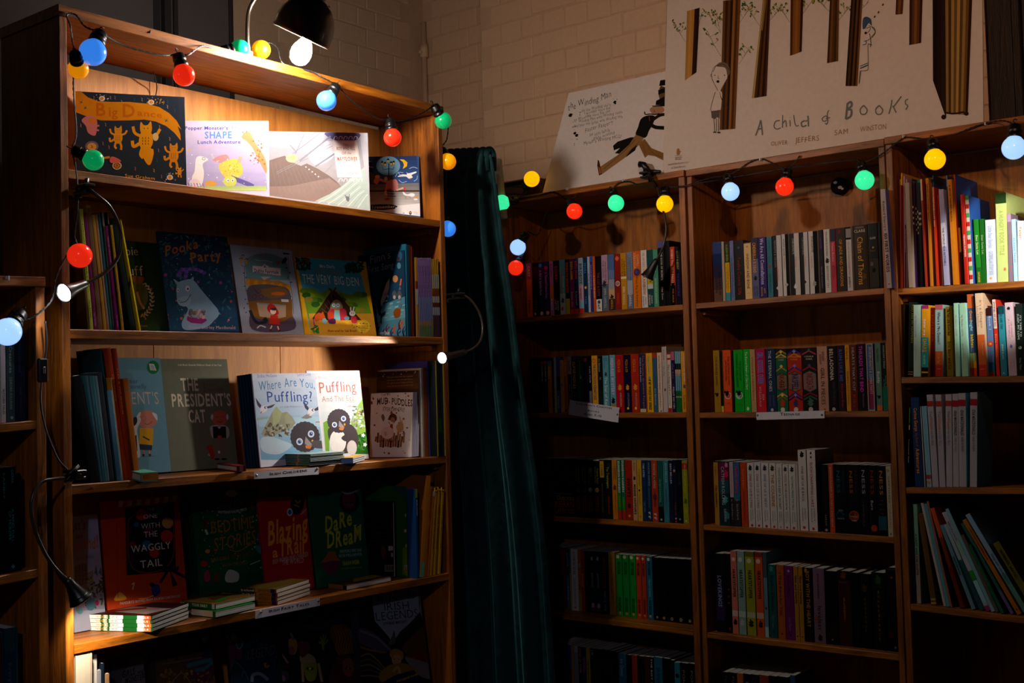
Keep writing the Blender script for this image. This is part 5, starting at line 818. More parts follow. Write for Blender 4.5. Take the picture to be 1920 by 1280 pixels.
row(LF, LZ['B'], (480,380,4), 750, .004, 'right end, second shelf, left bookcase', G, [
(1133,1145,310,'1c5870','thin blue spine, second copy'),(1147,1158,318,'1c3c54','thin blue spine, third copy'),(1160,1170,320,'582010','thin maroon spine'),(1172,1180,330,'803018','thin rust spine'),(1182,1194,338,'281410','thin black brown spine'),
(1197,1218,410,'c88c30','amber gradient spine',[(.3,.4,'883818'),(.4,.6,'a8b0b8')])]+[(1220+i*11.5,1230+i*11.5,414,'8868a0','slim lilac spine, %s copy' % s,[(.5,.8,'7888b8'),(.8,.86,'a88838'),(.86,1,'688838')],[('Bright and Early',.1,.45,'5c4078')]) for i,s in enumerate('first second third fourth fifth sixth seventh eighth ninth'.split())]+[
(1324+i*13.5,1336+i*13.5,422,'b88820','slim gold spine, %s copy' % s,[(.2,.38,'a8a898'),(.38,.48,'784010'),(.48,.56,'b0b0b0'),(.56,.62,'603010'),(.62,.72,'a0b0b8'),(.72,1,'403048')]) for i,s in enumerate(('first','second','third','fourth'))],depth=.19,name='picture_book')
lean_row(LF, LZ['C'], (100,620,4.2675), .02, 'left end, third shelf, left bookcase', G, xmin=L_xi, books=[
(150,252,365,300,372,'0c0a0c','black cover with pink squares',[],[],{'side':'140c10','d':.11}),(255,282,360,376,394,'285058','thin teal spine, first copy'),(284,306,360,396,412,'285058','thin teal spine, second copy'),(308,332,362,414,432,'30686c','thin teal spine, third copy'),(334,352,362,434,450,'587074','thin grey teal spine'),
(312,392,335,452,490,'2c2c34','charcoal spine'),(370,408,150,492,510,'1c4850','tall teal spine',[],[],{'side':'103038','rec':.035}),(392,425,478,492,520,'6c98a8','light blue spine, white title',[],[('BEDTIME FOR DREAMERS',.1,.6,'b8c8c8'),('PETER',.7,.85,'b0c0c0')],{'rec':.018}),(415,445,376,524,550,'b07018','amber spine'),
(425,475,140,570,602,'b83c0c','bright orange tall spine',[],[('ALEX & THE MUSEUM',.2,.4,'e88848')],{'rec':.03}),(478,502,142,604,632,'a83008','red orange tall spine',[],[('ALEX & THE MUSEUM',.15,.5,'e88848')],{'rec':.03}),(520,580,385,650,696,'a85814','amber brown spine',[],[],{'side':'6c2c08'})],depth=.105)
row(LF, LZ['C'], (430,640,4.267), 650, .0, 'right end, third shelf, left bookcase', G, [
(1659,1669,152,'c8b028','thin yellow edged spine',[],[],{'side':'141c20'}),(1670,1700,155,'18242c','dark slate spine',[(.6,.75,'185020')]),(1702,1718,158,'1c2c3c','thin navy spine'),(1719,1731,158,'c8a820','thin yellow spine')],depth=.16)
row(LF, LZ['C'], (430,640,4.267), 450, .03, 'behind the mud-splashed covers, left bookcase', G, [
(1538,1556,212,'c8b8a8','thin white spine'),(1558,1587,210,'a85028','rust spine with animal'),(1589,1600,155,'5858a0','tall violet blue spine',[],[],{'side':'484898'})],depth=.19)
row(LF, LZ['D'], (680,880,5.5667), 750, .004, 'right end, fourth shelf, left bookcase', G, [
(560,584,200,'1c4878','blue spine, white title',[(0,.1,'88a028')],[('IRELAND',.12,.3,'d8e0e8',.6,.6)])],depth=.15)
lean_row(LF, LZ['D'], (680,880,5.5667), .004, 'leaning right, fourth shelf, left bookcase', G, xmax=L_xr, books=[
(668,705,70,592,640,'c87c1c','orange spine with fox',[(.85,1,'70a878')],[],{'d':.2,'side':'8c4c14'}),(700,728,180,645,672,'b05c14','amber spine, black title',[],[('VOYAGE of the WILD',.03,.35,'281404',.5,.6),('BUDLEY CHRISTMAS',.45,.75,'583008')]),(732,756,230,676,700,'b86820','light orange spine',[(0,.06,'b8b0b0')]),
(757,783,195,703,727,'c89018','golden spine, leftmost of three',[(0,.05,'0c0c14')],[('TOPSY AND TIM ON FARM',.2,.7,'483008')],{'deco':[('o',.5,.03,.35,'e0b030')]}),(792,818,185,742,766,'c08818','golden spine, middle of three',[(0,.05,'0c0c14')],[('TOPSY AND TIM ON FARM',.2,.7,'483008')],{'deco':[('o',.5,.03,.35,'e0b030')]}),
(830,856,190,790,814,'c89018','golden spine, rightmost of three',[(0,.05,'0c0c14')],[('TOPSY AND TIM ON FARM',.2,.7,'483008')],{'deco':[('o',.5,.03,.35,'e0b030')]})],depth=.17)
lean_row(LF, zE, (120,1150,6), .02, 'left end, bottom shelf, left bookcase', G, xmin=L_xi, books=[
(137,317,482,142,330,'c8b8a0','broad cream hardback spine',[],[],{'hard':True,'rec':-.0}),(325,370,470,338,385,'d0c8b8','narrow white spine, grey text',[],[('BOOK',.3,.6,'606060')]),(375,420,640,385,430,'8c8c94','grey blue spine'),(428,455,560,436,462,'14202c','black teal spine'),(470,515,680,478,520,'a07850','tan patterned spine')],depth=.17)
# ================================================================ FACE-OUT PICTURE BOOKS (left bookcase)
class Cover: pass
def cover(zf, BL, BR, TL, d, lean, th, base, label, draw, zoom, yaw=0, hard=True, side=None, spinecol=None, name='picture_book', group='face-out picture books', fr=LF, like=None, shift=(0, 0, 0)):
    th_ = radians(lean)
    P0 = fr.p3(*BL, d); z = zf(P0.x)+.0016+th*sin(th_)
    P0.z = z
    Rm = Matrix.Rotation(radians(yaw), 4, 'Z') @ Matrix.Rotation(-th_, 4, 'X')
    T = Matrix.Translation(P0) @ Rm; Ti = T.inverted(); c = Ti @ fr.cam
    def mp(px, py):
        r = (Ti.to_3x3() @ fr.ray(px, py)); t = -c.y/r.y; q = c+r*t; return q.x, q.z
    if like is None: w_ = mp(*BR)[0]; h = mp(*TL)[1]
    else:
        T, w_, h = like; T = Matrix.Translation(Vector(shift)) @ T
    M = fr.M @ T
    t = thing(name, label, 'book', M, group)
    b = MB(); k = .0025 if hard else .0008
    side = side or base; spc = spinecol or side
    bev = .0008 if hard else .0003
    b.box(0, 0, 0, w_, k, h, base, bev=bev*.4); b.box(0, th-k, 0, w_, th, h, side, bev=bev*.4)
    b.box(0, k, 0, k, th-k, h, spc)
    b.obj('cover', M_COVER, t)
    p = MB(); i = .003 if hard else .0005; p.box(k+.0003, k+.0003, i, w_-i, th-k-.0003, h-i); p.obj('page_block', M_PAGE, t)
    a = Art(mp); a.w, a.h = w_, h
    if zoom: a.zoom(*zoom)
    if draw:
        draw(a)
        # keep the print inside the board
        a.mb.v = [(min(max(x, .0004), w_-.0004), y, min(max(zz, .0004), h-.0004)) for x, y, zz in a.mb.v]
        a.mb.obj('cover_print', M_PRINT, t)
    return t, T, w_, h
zA, zB, zC, zD = (LZ[k] for k in 'ABCD')
# --- top row ---
def beast(a, x, y, s, c, c2=None):
    """a plain dancing creature: round body, head with two ears, arms up, curled tail, spots"""
    a.blob([(x-22*s, y+10*s), (x-14*s, y-22*s), (x, y-30*s), (x+16*s, y-20*s), (x+22*s, y+12*s), (x+8*s, y+34*s), (x-12*s, y+32*s)], c)
    a.blob([(x-17*s, y-22*s), (x-16*s, y-52*s), (x-6*s, y-42*s), (x+6*s, y-43*s), (x+16*s, y-54*s), (x+18*s, y-22*s), (x, y-14*s)], c, 3)
    a.line([(x-16*s, y-8*s), (x-34*s, y-18*s), (x-40*s, y-38*s)], 9*s, c); a.line([(x+16*s, y-8*s), (x+34*s, y-14*s), (x+44*s, y-30*s)], 9*s, c)
    a.line([(x-10*s, y+26*s), (x-16*s, y+48*s), (x-8*s, y+60*s)], 10*s, c); a.line([(x+9*s, y+26*s), (x+16*s, y+50*s), (x+14*s, y+66*s)], 11*s, c)
    a.line([(x-18*s, y+14*s), (x-38*s, y+24*s), (x-42*s, y+6*s)], 10*s, c)
    k = c2 or '5a3a08'
    for i in range(9): a.ell(x-10*s+(i % 3)*9*s, y-2*s+(i//3)*9*s, 1.3*s, 3*s, k, 6)
    a.ell(x-5*s, y-32*s, 1.8*s, 1.8*s, k, 6); a.ell(x+6*s, y-32*s, 1.8*s, 1.8*s, k, 6)
def curl(a, x, y, s, c):
    a.line([(x, y), (x+10*s, y+14*s), (x+3*s, y+22*s), (x+12*s, y+34*s)], 5, c)
def d_dance(a):
    a.grad([(40, 5), (1440, 75), (1562, 1230), (105, 1060)], '2c3442', '2a343a', 4)
    a.poly([(60, 5), (165, 20), (250, 90), (380, 140), (560, 150), (800, 150), (1040, 175), (1200, 220), (1330, 300), (1430, 400), (1495, 520), (1440, 470), (1480, 580), (1485, 665), (1400, 560), (1290, 470), (1150, 410), (1000, 385), (800, 395), (600, 398), (420, 395), (250, 350), (75, 285)], 'e08a10')
    for x, y in ((155, 150), (210, 225), (1290, 395)): a.poly([(x-30, y-10), (x, y-4), (x+18, y-26), (x+14, y+4), (x+34, y+12), (x+6, y+14), (x-18, y+28), (x-6, y+4)], '48606c')
    a.text('B', 345, 330, 490, 335, 165, 'd06a10', 1); a.text('ig', 520, 340, 650, 345, 120, 'd06a10', 1); a.text('D', 700, 345, 880, 355, 165, 'd06a10', 1); a.text('ance', 905, 330, 1240, 365, 78, 'd06a10', 1)
    a.blob([(165, 400), (210, 350), (300, 330), (370, 400), (360, 560), (330, 600), (250, 560), (220, 470)], 'd87c78'); a.ell(310, 400, 55, 40, 'e08020'); a.line([(355, 470), (400, 465)], 24, 'd87c78'); a.line([(340, 520), (395, 530)], 22, 'd87c78')
    beast(a, 650, 610, 2.7, 'e8981c'); beast(a, 1020, 640, 4.3, 'f09c10'); a.blob([(960, 800), (1120, 780), (1090, 970), (1030, 970)], 'f09c10', 3); a.ell(1150, 615, 40, 55, 'e8c078', 12)
    beast(a, 1390, 850, 2.9, 'e08a18'); beast(a, 1470, 1080, 1.2, 'e89818')
    for x, y in ((435, 105), (1090, 155), (1340, 1155)): a.ell(x, y, 42, 36, 'e8dcc8', 12); a.ell(x, y, 22, 20, 'e89010', 10)
    a.ell(300, 740, 90, 70, '786880'); a.ell(300, 745, 62, 50, 'e0a040'); a.line([(290, 725), (310, 750), (290, 760)], 10, '485058')
    a.ell(635, 1000, 62, 52, 'd8c8a8'); a.ell(635, 1000, 50, 42, '604018')
    for i in range(8): a.line([(635+12*cos(i*.785), 1000+10*sin(i*.785)), (635+46*cos(i*.785), 1000+38*sin(i*.785))], 9, 'e09020')
    a.blob([(560, 880), (640, 900), (690, 940), (620, 970), (540, 950)], 'd86858'); a.line([(450, 900), (540, 885)], 30, 'e08a10')
    for x, y, c in ((145, 440, 'e0a030'), (475, 430, 'd0a050'), (440, 680, 'd89088'), (520, 730, 'd89088'), (700, 760, '2c6058'), (1195, 460, 'd89088'), (1330, 620, 'e0a098'), (1180, 770, 'd08878'), (1160, 910, '2c6858'), (870, 1015, 'c88880'), (960, 95, 'd89888'), (860, 95, '2c5c58'), (1300, 190, 'e0a098'), (1200, 120, 'e0a020'), (1395, 240, '2c5c58'), (320, 70, 'c88878'), (600, 70, 'a87870'), (540, 70, 'c89030'), (690, 125, 'c8a098'), (1300, 130, '2c6058'), (1120, 1040, 'e0a020'), (1220, 1120, 'b87870')): curl(a, x, y, 1.4, c)
    a.specks(26, 990, 90, 1260, 190, 7, ['e8981c', 'e0b050']); a.specks(14, 360, 40, 520, 130, 6, ['e0a040', 'e8d0b0']); a.specks(14, 1270, 1090, 1420, 1210, 6, ['e8c0b0'])
    a.text('Sue Graham', 740, 1150, 1140, 1190, 40, 'e8a838')
cover(zA, (143, 318), (350, 343), (138.4, 170.7), .215, 6, .012, '2c3442', 'dark landscape picture book with dancing orange beasts, titled Big Dance', d_dance, (130, 170, 7.109), spinecol='b06818', yaw=-31.6)
def bear(a, x, y, s, c): pass
def d_shape(a):
    a.grad([(955, 905), (1565, 905), (1605, 1420), (995, 1420)], 'c8bcd6', 'aaa2d0', 8)
    a.text("Popper Monster's", 985, 972, 1310, 972, 24, '5048a0', 1); a.text('Musical', 1335, 970, 1490, 968, 22, 'b078b0', 0, .2)
    a.text('SHAPE', 1135, 1038, 1340, 1036, 50, '5888d0', 1); a.text('Lunch Adventure', 1080, 1078, 1405, 1076, 25, '5850a8', 1); a.text('Eleanor Goodbody', 1095, 1114, 1400, 1112, 18, 'e8b0b8')
    # giraffe neck
    a.blob([(1412, 1030), (1440, 990), (1480, 1000), (1520, 1080), (1590, 1190), (1600, 1300), (1560, 1240), (1500, 1120), (1450, 1060)], 'd89060'); a.line([(1425, 1000), (1418, 985)], 7, 'a86838'); a.line([(1450, 994), (1450, 980)], 7, 'a86838')
    a.specks(30, 1470, 1050, 1590, 1230, 6, ['b06838'])
    # white bear with glasses
    a.blob([(1060, 1280), (1070, 1190), (1100, 1170), (1150, 1185), (1160, 1200), (1120, 1230), (1130, 1300), (1110, 1390), (1050, 1390), (1040, 1330)], 'f0e8e4'); a.ell(1128, 1190, 13, 11, '483850'); a.ell(1128, 1190, 10, 8, 'f0e8e4')
    # rhino in yellow
    a.blob([(1195, 1200), (1240, 1170), (1300, 1160), (1320, 1200), (1290, 1230), (1230, 1215)], 'c89090'); a.line([(1205, 1190), (1180, 1150)], 9, 'e0c8b8', w1=2)
    a.blob([(1240, 1240), (1310, 1200), (1390, 1200), (1420, 1300), (1330, 1350), (1270, 1310)], 'e8c858'); a.line([(1390, 1220), (1405, 1175)], 26, 'd8a888')
    a.specks(40, 1260, 1220, 1390, 1330, 4, ['f0e0a0', 'c8a030'])
    a.line([(1330, 1330), (1460, 1380), (1500, 1400)], 34, '6860a0')
    # goblin and lizard
    a.ell(1325, 1340+20, 50, 40, 'd0d868'); a.ell(1310, 1352, 10, 12, 'f4f4f0'); a.ell(1345, 1352, 10, 12, 'f4f4f0'); a.ell(1311, 1354, 4, 6, '304048'); a.ell(1345, 1354, 4, 6, '304048')
    a.grad([(990, 1395), (1600, 1395), (1600, 1430), (992, 1430)], 'a8c878', 'c8d888', 3)
    a.ell(1180, 1375, 45, 22, 'e0a850'); a.ell(1060, 1370, 40, 30, 'e8d8d8')
    for i in range(6): a.line([(1010+i*22, 1372), (1022+i*22, 1410)], 6, ['7858a8', '58a8c8', 'c86898'][i % 3])
    a.ell(1020, 1125, 10, 7, 'e8b830'); a.specks(24, 1000, 1150, 1600, 1400, 4, ['f8f0f8', 'e0a8c0'])
cover(zA, (342, 343), (505, 367), (338.7, 226.3), .21, 6, .009, 'dcd4f0', 'lilac picture book with giraffe and rhino, about a shape lunch adventure', d_shape, (100, 0, 4), yaw=-43)
def d_ship(a):
    a.grad([(30, 118), (1385, 140), (1535, 1225), (125, 1030)], 'a0a0ae', '908a84', 8)
    a.blob([(50, 140), (400, 110), (700, 160), (500, 330), (120, 320)], 'b4b2be'); a.blob([(900, 140), (1380, 150), (1300, 260), (1050, 250)], '50507c'); a.blob([(640, 350), (1000, 260), (1020, 480), (760, 600)], 'c0c0cc')
    a.poly([(760, 1110), (1120, 910), (1460, 620), (1535, 1225)], 'a8b8b0'); 
    for i in range(9): a.line([(800+i*70, 1130+i*9), (1000+i*60, 1030), (1300+i*25, 780+i*30)], 10, ['c8d4cc', '98a8a0'][i % 2])
    a.poly([(90, 540), (210, 500), (330, 465), (440, 560), (560, 610), (640, 575), (800, 650), (960, 750), (1050, 820), (1125, 900), (960, 1010), (740, 1110), (430, 1075), (120, 1030)], '74645f')
    a.poly([(120, 900), (430, 890), (960, 780), (1125, 900), (960, 1010), (740, 1110), (430, 1075), (120, 1030)], '8a7670')
    for i in range(12): a.line([(140+i*60, 560+i*14), (230+i*70, 980)], 5, '7f6f69')
    for p, q, w_ in (((540, 540), (980, 190), 26), ((760, 620), (1060, 420), 24), ((400, 310), (500, 420), 16), ((610, 150), (470, 460), 12), ((220, 720), (1000, 330), 6), ((210, 700), (980, 300), 5), ((900, 700), (1000, 600), 6), ((830, 150), (400, 470), 10)): a.line([p, q], w_, '80808e')
    a.ell(430, 500, 85, 62, 'c8a888'); a.ell(445, 490, 34, 26, 'e8c070')
    for i in range(5): a.ell(630+i*44, 625+i*34, 10, 10, 'd8d0cc', 8)
    a.poly([(1005, 250), (1350, 250), (1420, 770), (1075, 770)], 'e0d0c8'); a.poly([(1030, 275), (1335, 270), (1395, 765), (1085, 770)], 'f0e8e4')
    for y in (215, 810):
        s = 70 if y > 300 else 0
        for i in range(5): a.line([(1020+i*70+s, y+25), (1040+i*70+s, y-20), (1075+i*70+s, y-10), (1065+i*70+s, y+15)], 11, 'd8ccd4')
    c = 'b86048'
    a.text('The', 1150, 325, 1225, 325, 36, c); a.text('BOY WHO FELL', 1062, 385, 1325, 385, 42, c, 1, sc=True); a.text('Off the', 1140, 448, 1268, 446, 38, c); a.text('MAYFLOWER', 1070, 540, 1360, 540, 56, c, 1)
    a.text("John Howland's", 1100, 620, 1360, 618, 30, '907068'); a.text('Good Fortune', 1125, 668, 1345, 666, 28, '907068'); a.text('P.J. LYNCH', 1125, 735, 1355, 733, 38, c)
    a.blob([(1190, 1040), (1240, 1050), (1235, 1110), (1205, 1100)], '6c6c74'); a.line([(1195, 1050), (1180, 1015)], 10, '6c6c74'); a.line([(1235, 1050), (1245, 1010)], 10, '6c6c74')
cover(zA, (498, 366), (694, 390), (494, 245.7), .215, 6, .009, 'b0b0b8', 'grey landscape picture book with sailing ship, white title plaque, Mayflower story', d_ship, (490, 230, 7.529), yaw=-39)
def d_rem(a):
    a.grad([(110, 125), (1015, 105), (1050, 580), (180, 610)], '203058', '30548c', 6)
    a.ell(530, 280, 205, 165, '6898b4', 22)
    a.grad([(180, 600), (1055, 575), (1060, 700), (190, 720)], '706c70', '888080', 2); a.grad([(195, 725), (1062, 705), (1080, 1145), (225, 1040)], '908884', 'e8e0e0', 8)
    a.rect(190, 700, 1062, 726, '3c2c28'); a.poly([(225, 1010), (1070, 925), (1085, 1145), (230, 1045)], 'f0ecec')
    for x, y in ((425, 250), (475, 265), (527, 205), (580, 255), (623, 245)):
        a.poly([(x-22, y-30), (x+22, y-30), (x+14, y+30), (x-14, y+30)], '14181c'); a.poly([(x-15, y-20), (x+15, y-20), (x+10, y+24), (x-10, y+24)], 'd8a820'); a.poly([(x-26, y-30), (x, y-58), (x+26, y-30)], '14181c')
    a.line([(540, 240), (540, 460)], 16, '14181c'); a.line([(430, 290), (450, 345), (540, 330), (610, 340), (628, 290)], 9, '14181c')
    a.poly([(725, 170), (800, 175), (860, 225), (850, 290), (780, 335), (800, 270), (780, 215)], 'f0b818')
    a.poly([(110, 170), (240, 200), (275, 420), (150, 400)], '181418'); a.line([(130, 285), (270, 310)], 12, 'b8b0b8'); a.line([(125, 185), (240, 215)], 8, 'a098a0')
    a.blob([(150, 390), (250, 400), (330, 490), (300, 580), (170, 520)], '5c4428'); a.ell(345, 470, 42, 30, 'd8a860'); a.blob([(310, 490), (380, 520), (340, 595), (280, 560)], 'd08840')
    a.line([(370, 510), (450, 540), (520, 560)], 44, 'e08880'); a.blob([(470, 490), (500, 455), (620, 480), (600, 540), (540, 540)], '685050'); a.ell(490, 505, 28, 38, 'e8b8a0')
    a.blob([(500, 570), (590, 520), (680, 590), (700, 660), (640, 715), (540, 670), (480, 700)], 'e08c84'); a.blob([(520, 690), (600, 710), (560, 665)], 'd04028'); a.line([(610, 540), (655, 530), (690, 610)], 34, 'e08c84')
    a.line([(500, 710), (480, 740), (515, 820)], 34, 'e8b8a0'); a.line([(670, 700), (730, 680), (790, 660)], 28, 'e8b8a0'); a.ell(515, 852, 42, 20, 'd83820'); a.ell(812, 675, 16, 30, 'd83820')
    a.blob([(690, 470), (760, 430), (850, 430), (840, 390), (880, 410), (1000, 380), (1010, 400), (930, 440), (950, 480), (880, 500), (830, 465)], 'ece6e6'); a.line([(900, 500), (915, 520)], 8, 'c84030')
    for r in (1, 1.25): a.line([(650*r-160*(r-1), 470), (700, 395), (790, 400)], 8, 'b8c8e0'); a.line([(710, 520), (770, 570), (850, 545)], 8, 'b8c8e0'); a.line([(890, 330), (960, 305), (1030, 325)], 8, 'b8c8e0'); a.line([(970, 545), (1020, 510), (1030, 450)], 8, 'b8c8e0')
    a.blob([(780, 725), (850, 770), (930, 750), (985, 770), (960, 810), (870, 800), (800, 780)], 'f4f0f0'); a.line([(830, 800), (830, 850)], 7, 'a85838'); a.line([(890, 800), (915, 840)], 7, 'a85838'); a.ell(1010, 835, 40, 22, 'e89848'); a.ell(1000, 855, 36, 14, 'f0ecec')
    a.blob([(210, 850), (300, 790), (345, 760), (320, 860), (260, 900)], 'b0a8a8'); a.line([(490, 800), (665, 805)], 12, '242020'); a.line([(520, 760), (640, 765)], 12, '242020')
    a.poly([(225, 1030), (235, 950), (400, 940), (600, 945), (695, 975), (640, 1020), (450, 1040)], '242848'); a.text('I remember.', 255, 1015, 660, 1002, 46, 'f0ecf0', 1)
    a.ell(910, 1090, 22, 32, '203048'); a.ell(912, 1085, 12, 14, 'e0a030'); a.line([(960, 1070), (1040, 1085)], 4, 'a8a0a0'); a.line([(960, 1095), (1030, 1105)], 4, 'a8a0a0'); a.ell(795, 1098, 16, 22, 'd8c0b0')
cover(zA, (687, 390), (788, 404), (682.6, 293.7), .19, 6, .006, '2c4878', 'small night-blue book with running girl in pink and street lamps', d_rem, (670, 280, 9.144), hard=False, yaw=-48)
# --- second row ---
def d_stuff(a):
    a.grad([(480, 560), (720, 560), (820, 1200), (600, 1200)], '1c3020', '2c4424', 5)
    a.text('Magpie', 380, 672, 600, 672, 62, 'd0b8a0', 2); a.text('Puff', 470, 815, 640, 815, 70, 'd0b8a0', 2)
    a.ell(600, 960, 68, 100, '5c5c38'); a.blob([(560, 820), (640, 830), (620, 870), (570, 865)], '8c5828')
    for i in range(11):
        q = -1.1+i*.24; x, y = 600+90*cos(q), 980+120*sin(q); a.ell(x, y, 16, 6, 'c8a898', 8, q+.8); a.ell(x+14, y+8, 14, 5, 'c8a898', 8, q-.6)
    for x, y in ((690, 910), (705, 965), (680, 1050), (650, 1120)): a.ell(x, y, 7, 8, 'c05830', 8)
    a.line([(590, 930), (610, 1000), (640, 1050)], 16, 'c89890'); a.text('Erin Brown', 560, 1178, 664, 1176, 16, 'b88050')
cover(zB, (255, 616), (317, 619), (228, 450), .11, 10, .009, '1c3020', 'dark green picture book with leafy wreath behind a yellow spine', d_stuff, (100, 300, 3.764))
def leaves(a, n, x0, y0, x1, y1, cols, r, rnd=random.Random(3)):
    for i in range(n):
        a.ell(x0+(x1-x0)*rnd.random(), y0+(y1-y0)*rnd.random(), r*(.6+rnd.random()), r*.45, rnd.choice(cols), 6, rnd.random()*3); a.n -= 1
    a.n += 1
def d_pooka(a):
    a.grad([(50, 80), (910, 150), (1030, 1225), (235, 1215)], '0e1c30', '20405c', 8)
    leaves(a, 170, 90, 120, 960, 1180, ['1c4450', '285868', '183c4c', '2c6068', '20504c'], 24); a.specks(60, 80, 110, 950, 1200, 4, ['88a8c8', 'c8d0e0'])
    a.specks(22, 150, 550, 980, 1150, 16, ['a03858', 'c86070', '7c3878', '986838'])
    a.text('Pooka', 175, 360, 560, 270, 110, '8c5428', 1, .15); a.text('Party', 470, 440, 830, 410, 110, '8c5428', 1, .15)
    f = '7c98b0'
    a.blob([(320, 680), (400, 640), (500, 640), (600, 760), (720, 900), (790, 1000), (740, 1100), (640, 1180), (420, 1210), (370, 1130), (440, 980), (400, 930), (330, 900), (310, 800)], f, 5)
    a.blob([(320, 700), (275, 630), (300, 640), (350, 680)], f); a.blob([(460, 650), (500, 600), (505, 640), (490, 680)], f)
    a.blob([(320, 860), (420, 820), (480, 860), (440, 930), (350, 930)], '8ca8bc')
    for k in range(6): a.ell(330+k*8, 590-(k*14), 26, 20, ['583888', '6c48a0'][k % 2], 10, k*.4)
    for k in range(9): a.ell(370+k*32, 520+(0 if k < 3 else (k-3)**2*2.2)-k*2, 26, 19, ['583888', '6c48a0'][k % 2], 10, -.3)
    for k in range(4): a.ell(410+k*6, 620-k*26, 24, 18, ['583888', '6c48a0'][k % 2], 10, .3)
    a.ell(436, 735, 25, 34, 'c8b8c8'); a.ell(440, 740, 10, 13, '101420'); a.ell(324, 755, 15, 22, 'c8b8c8'); a.ell(326, 757, 6, 9, '101420')
    a.line([(350, 895), (420, 880), (475, 800)], 6, '243040'); a.line([(345, 880), (335, 868)], 6, '243040')
    a.poly([(430, 1060), (640, 1080), (660, 1100), (600, 1140), (480, 1130), (430, 1100)], '8c2868'); a.specks(26, 445, 985, 630, 1070, 17, ['a87888', '7c4868', 'c8a090', '587048'], random.Random(5))
    a.line([(780, 1000), (740, 1060), (660, 1080)], 60, f)
    a.text('Shona Shirley Macdonald', 450, 1195, 985, 1200, 34, 'b898a8')
cover(zB, (318, 619), (449, 621.5), (288, 432), .09, 11, .011, '14283c', 'dark blue picture book with smiling goat and bowl of sweets', d_pooka, (280, 420, 6.097), yaw=-4)
def d_dublin(a):
    a.grad([(920, 230), (1630, 300), (1770, 1245), (1060, 1225)], '8c94a4', '868490', 4)
    a.poly([(1090, 430), (1130, 380), (1220, 345), (1330, 332), (1440, 350), (1530, 395), (1580, 460), (1600, 640), (1110, 640)], '587478')
    for x, y in ((1045, 425), (1072, 390), (1110, 432)): a.poly([(x-16, y-22), (x+14, y-22), (x+8, y+26), (x-8, y+26)], 'b87c28'); a.line([(x-18, y-24), (x, y-40), (x+16, y-24)], 7, '14181c')
    a.line([(1050, 460), (1065, 480), (1110, 482)], 4, '14181c'); a.line([(1085, 482), (1095, 700), (1140, 900), (1150, 1040)], 4, '20242c'); a.line([(1585, 370), (1600, 600), (1630, 800), (1650, 1020)], 4, '20242c')
    for i in range(10): a.ell(1590+((i*37) % 60)-20, 500+i*55, 14, 7, '3c3030', 8, i); a.ell(1080+((i*23) % 60), 560+i*50, 12, 6, '3c3444', 8, i)
    a.poly([(1110, 640), (1180, 620), (1260, 640), (1330, 625), (1400, 650), (1480, 645), (1560, 680), (1608, 700), (1612, 760), (1115, 700)], '9c6018')
    for i in range(11): a.ell(1130+i*46, 662+i*7, 30, 40, ['b87420', 'a06418'][i % 2], 10)
    a.blob([(1120, 740), (1250, 690), (1450, 700), (1600, 760), (1625, 1000), (1640, 1180), (1200, 1180), (1150, 1000)], '4c4048'); a.blob([(1250, 760), (1500, 720), (1580, 800), (1400, 850)], '6c4820'); a.ell(1470, 795, 80, 20, 'b0501c')
    a.poly([(1130, 880), (1630, 860), (1640, 1120), (1180, 1170)], '744818'); a.poly([(1225, 895), (1560, 925), (1560, 1060), (1450, 1085), (1260, 1055)], 'a08068'); a.poly([(1225, 895), (1560, 925), (1540, 940), (1260, 915)], '6c7c84')
    a.blob([(1150, 1040), (1250, 1080), (1500, 1120), (1640, 1060), (1660, 1200), (1400, 1235), (1170, 1200)], '4c3c4c')
    a.blob([(1345, 960), (1375, 910), (1430, 930), (1480, 1020), (1430, 1040), (1370, 1010)], 'a81c1c'); a.ell(1415, 995, 34, 36, 'd8b8a8'); a.blob([(1385, 965), (1440, 955), (1450, 985), (1400, 985)], '402420')
    a.poly([(1385, 1040), (1465, 1040), (1495, 1155), (1365, 1140)], 'b8281c'); a.poly([(1368, 1138), (1494, 1150), (1490, 1166), (1368, 1154)], '582848'); a.line([(1400, 1160), (1380, 1205)], 14, 'd8b8a8'); a.line([(1465, 1165), (1480, 1210)], 14, 'd8b8a8'); a.ell(1385, 1212, 14, 16, '50181c'); a.ell(1488, 1216, 14, 14, '50181c')
    a.line([(1150, 985), (1190, 1080), (1240, 1130), (1320, 1120)], 34, '202028'); a.poly([(1290, 1090), (1330, 1060), (1360, 1100), (1330, 1140)], '202028'); a.line([(1230, 1190), (1270, 1160), (1330, 1180)], 14, 'a8a8ac')
    a.poly([(1180, 475), (1500, 505), (1500, 590), (1180, 545)], 'c0a8a8'); a.poly([(1270, 500), (1320, 455), (1330, 470), (1365, 480), (1355, 520)], 'c0a8a8'); a.poly([(1270, 600), (1400, 600), (1310, 640)], 'a89098')
    a.text('A', 1308, 500, 1338, 502, 30, '2c1848', 1); a.text('Dublin Fairytale', 1200, 548, 1478, 572, 40, '2c1848', 1, .1)
    a.line([(1210, 405), (1260, 420), (1310, 415), (1360, 425), (1410, 440)], 6, 'a8b0b4'); a.poly([(1290, 340), (1315, 340), (1305, 385)], 'b85c28'); a.poly([(1435, 440), (1495, 420), (1480, 460)], 'a02c20'); a.blob([(1510, 440), (1545, 380), (1575, 400), (1550, 450)], '202024'); a.poly([(1525, 325), (1600, 335), (1600, 350), (1530, 345)], '181820')
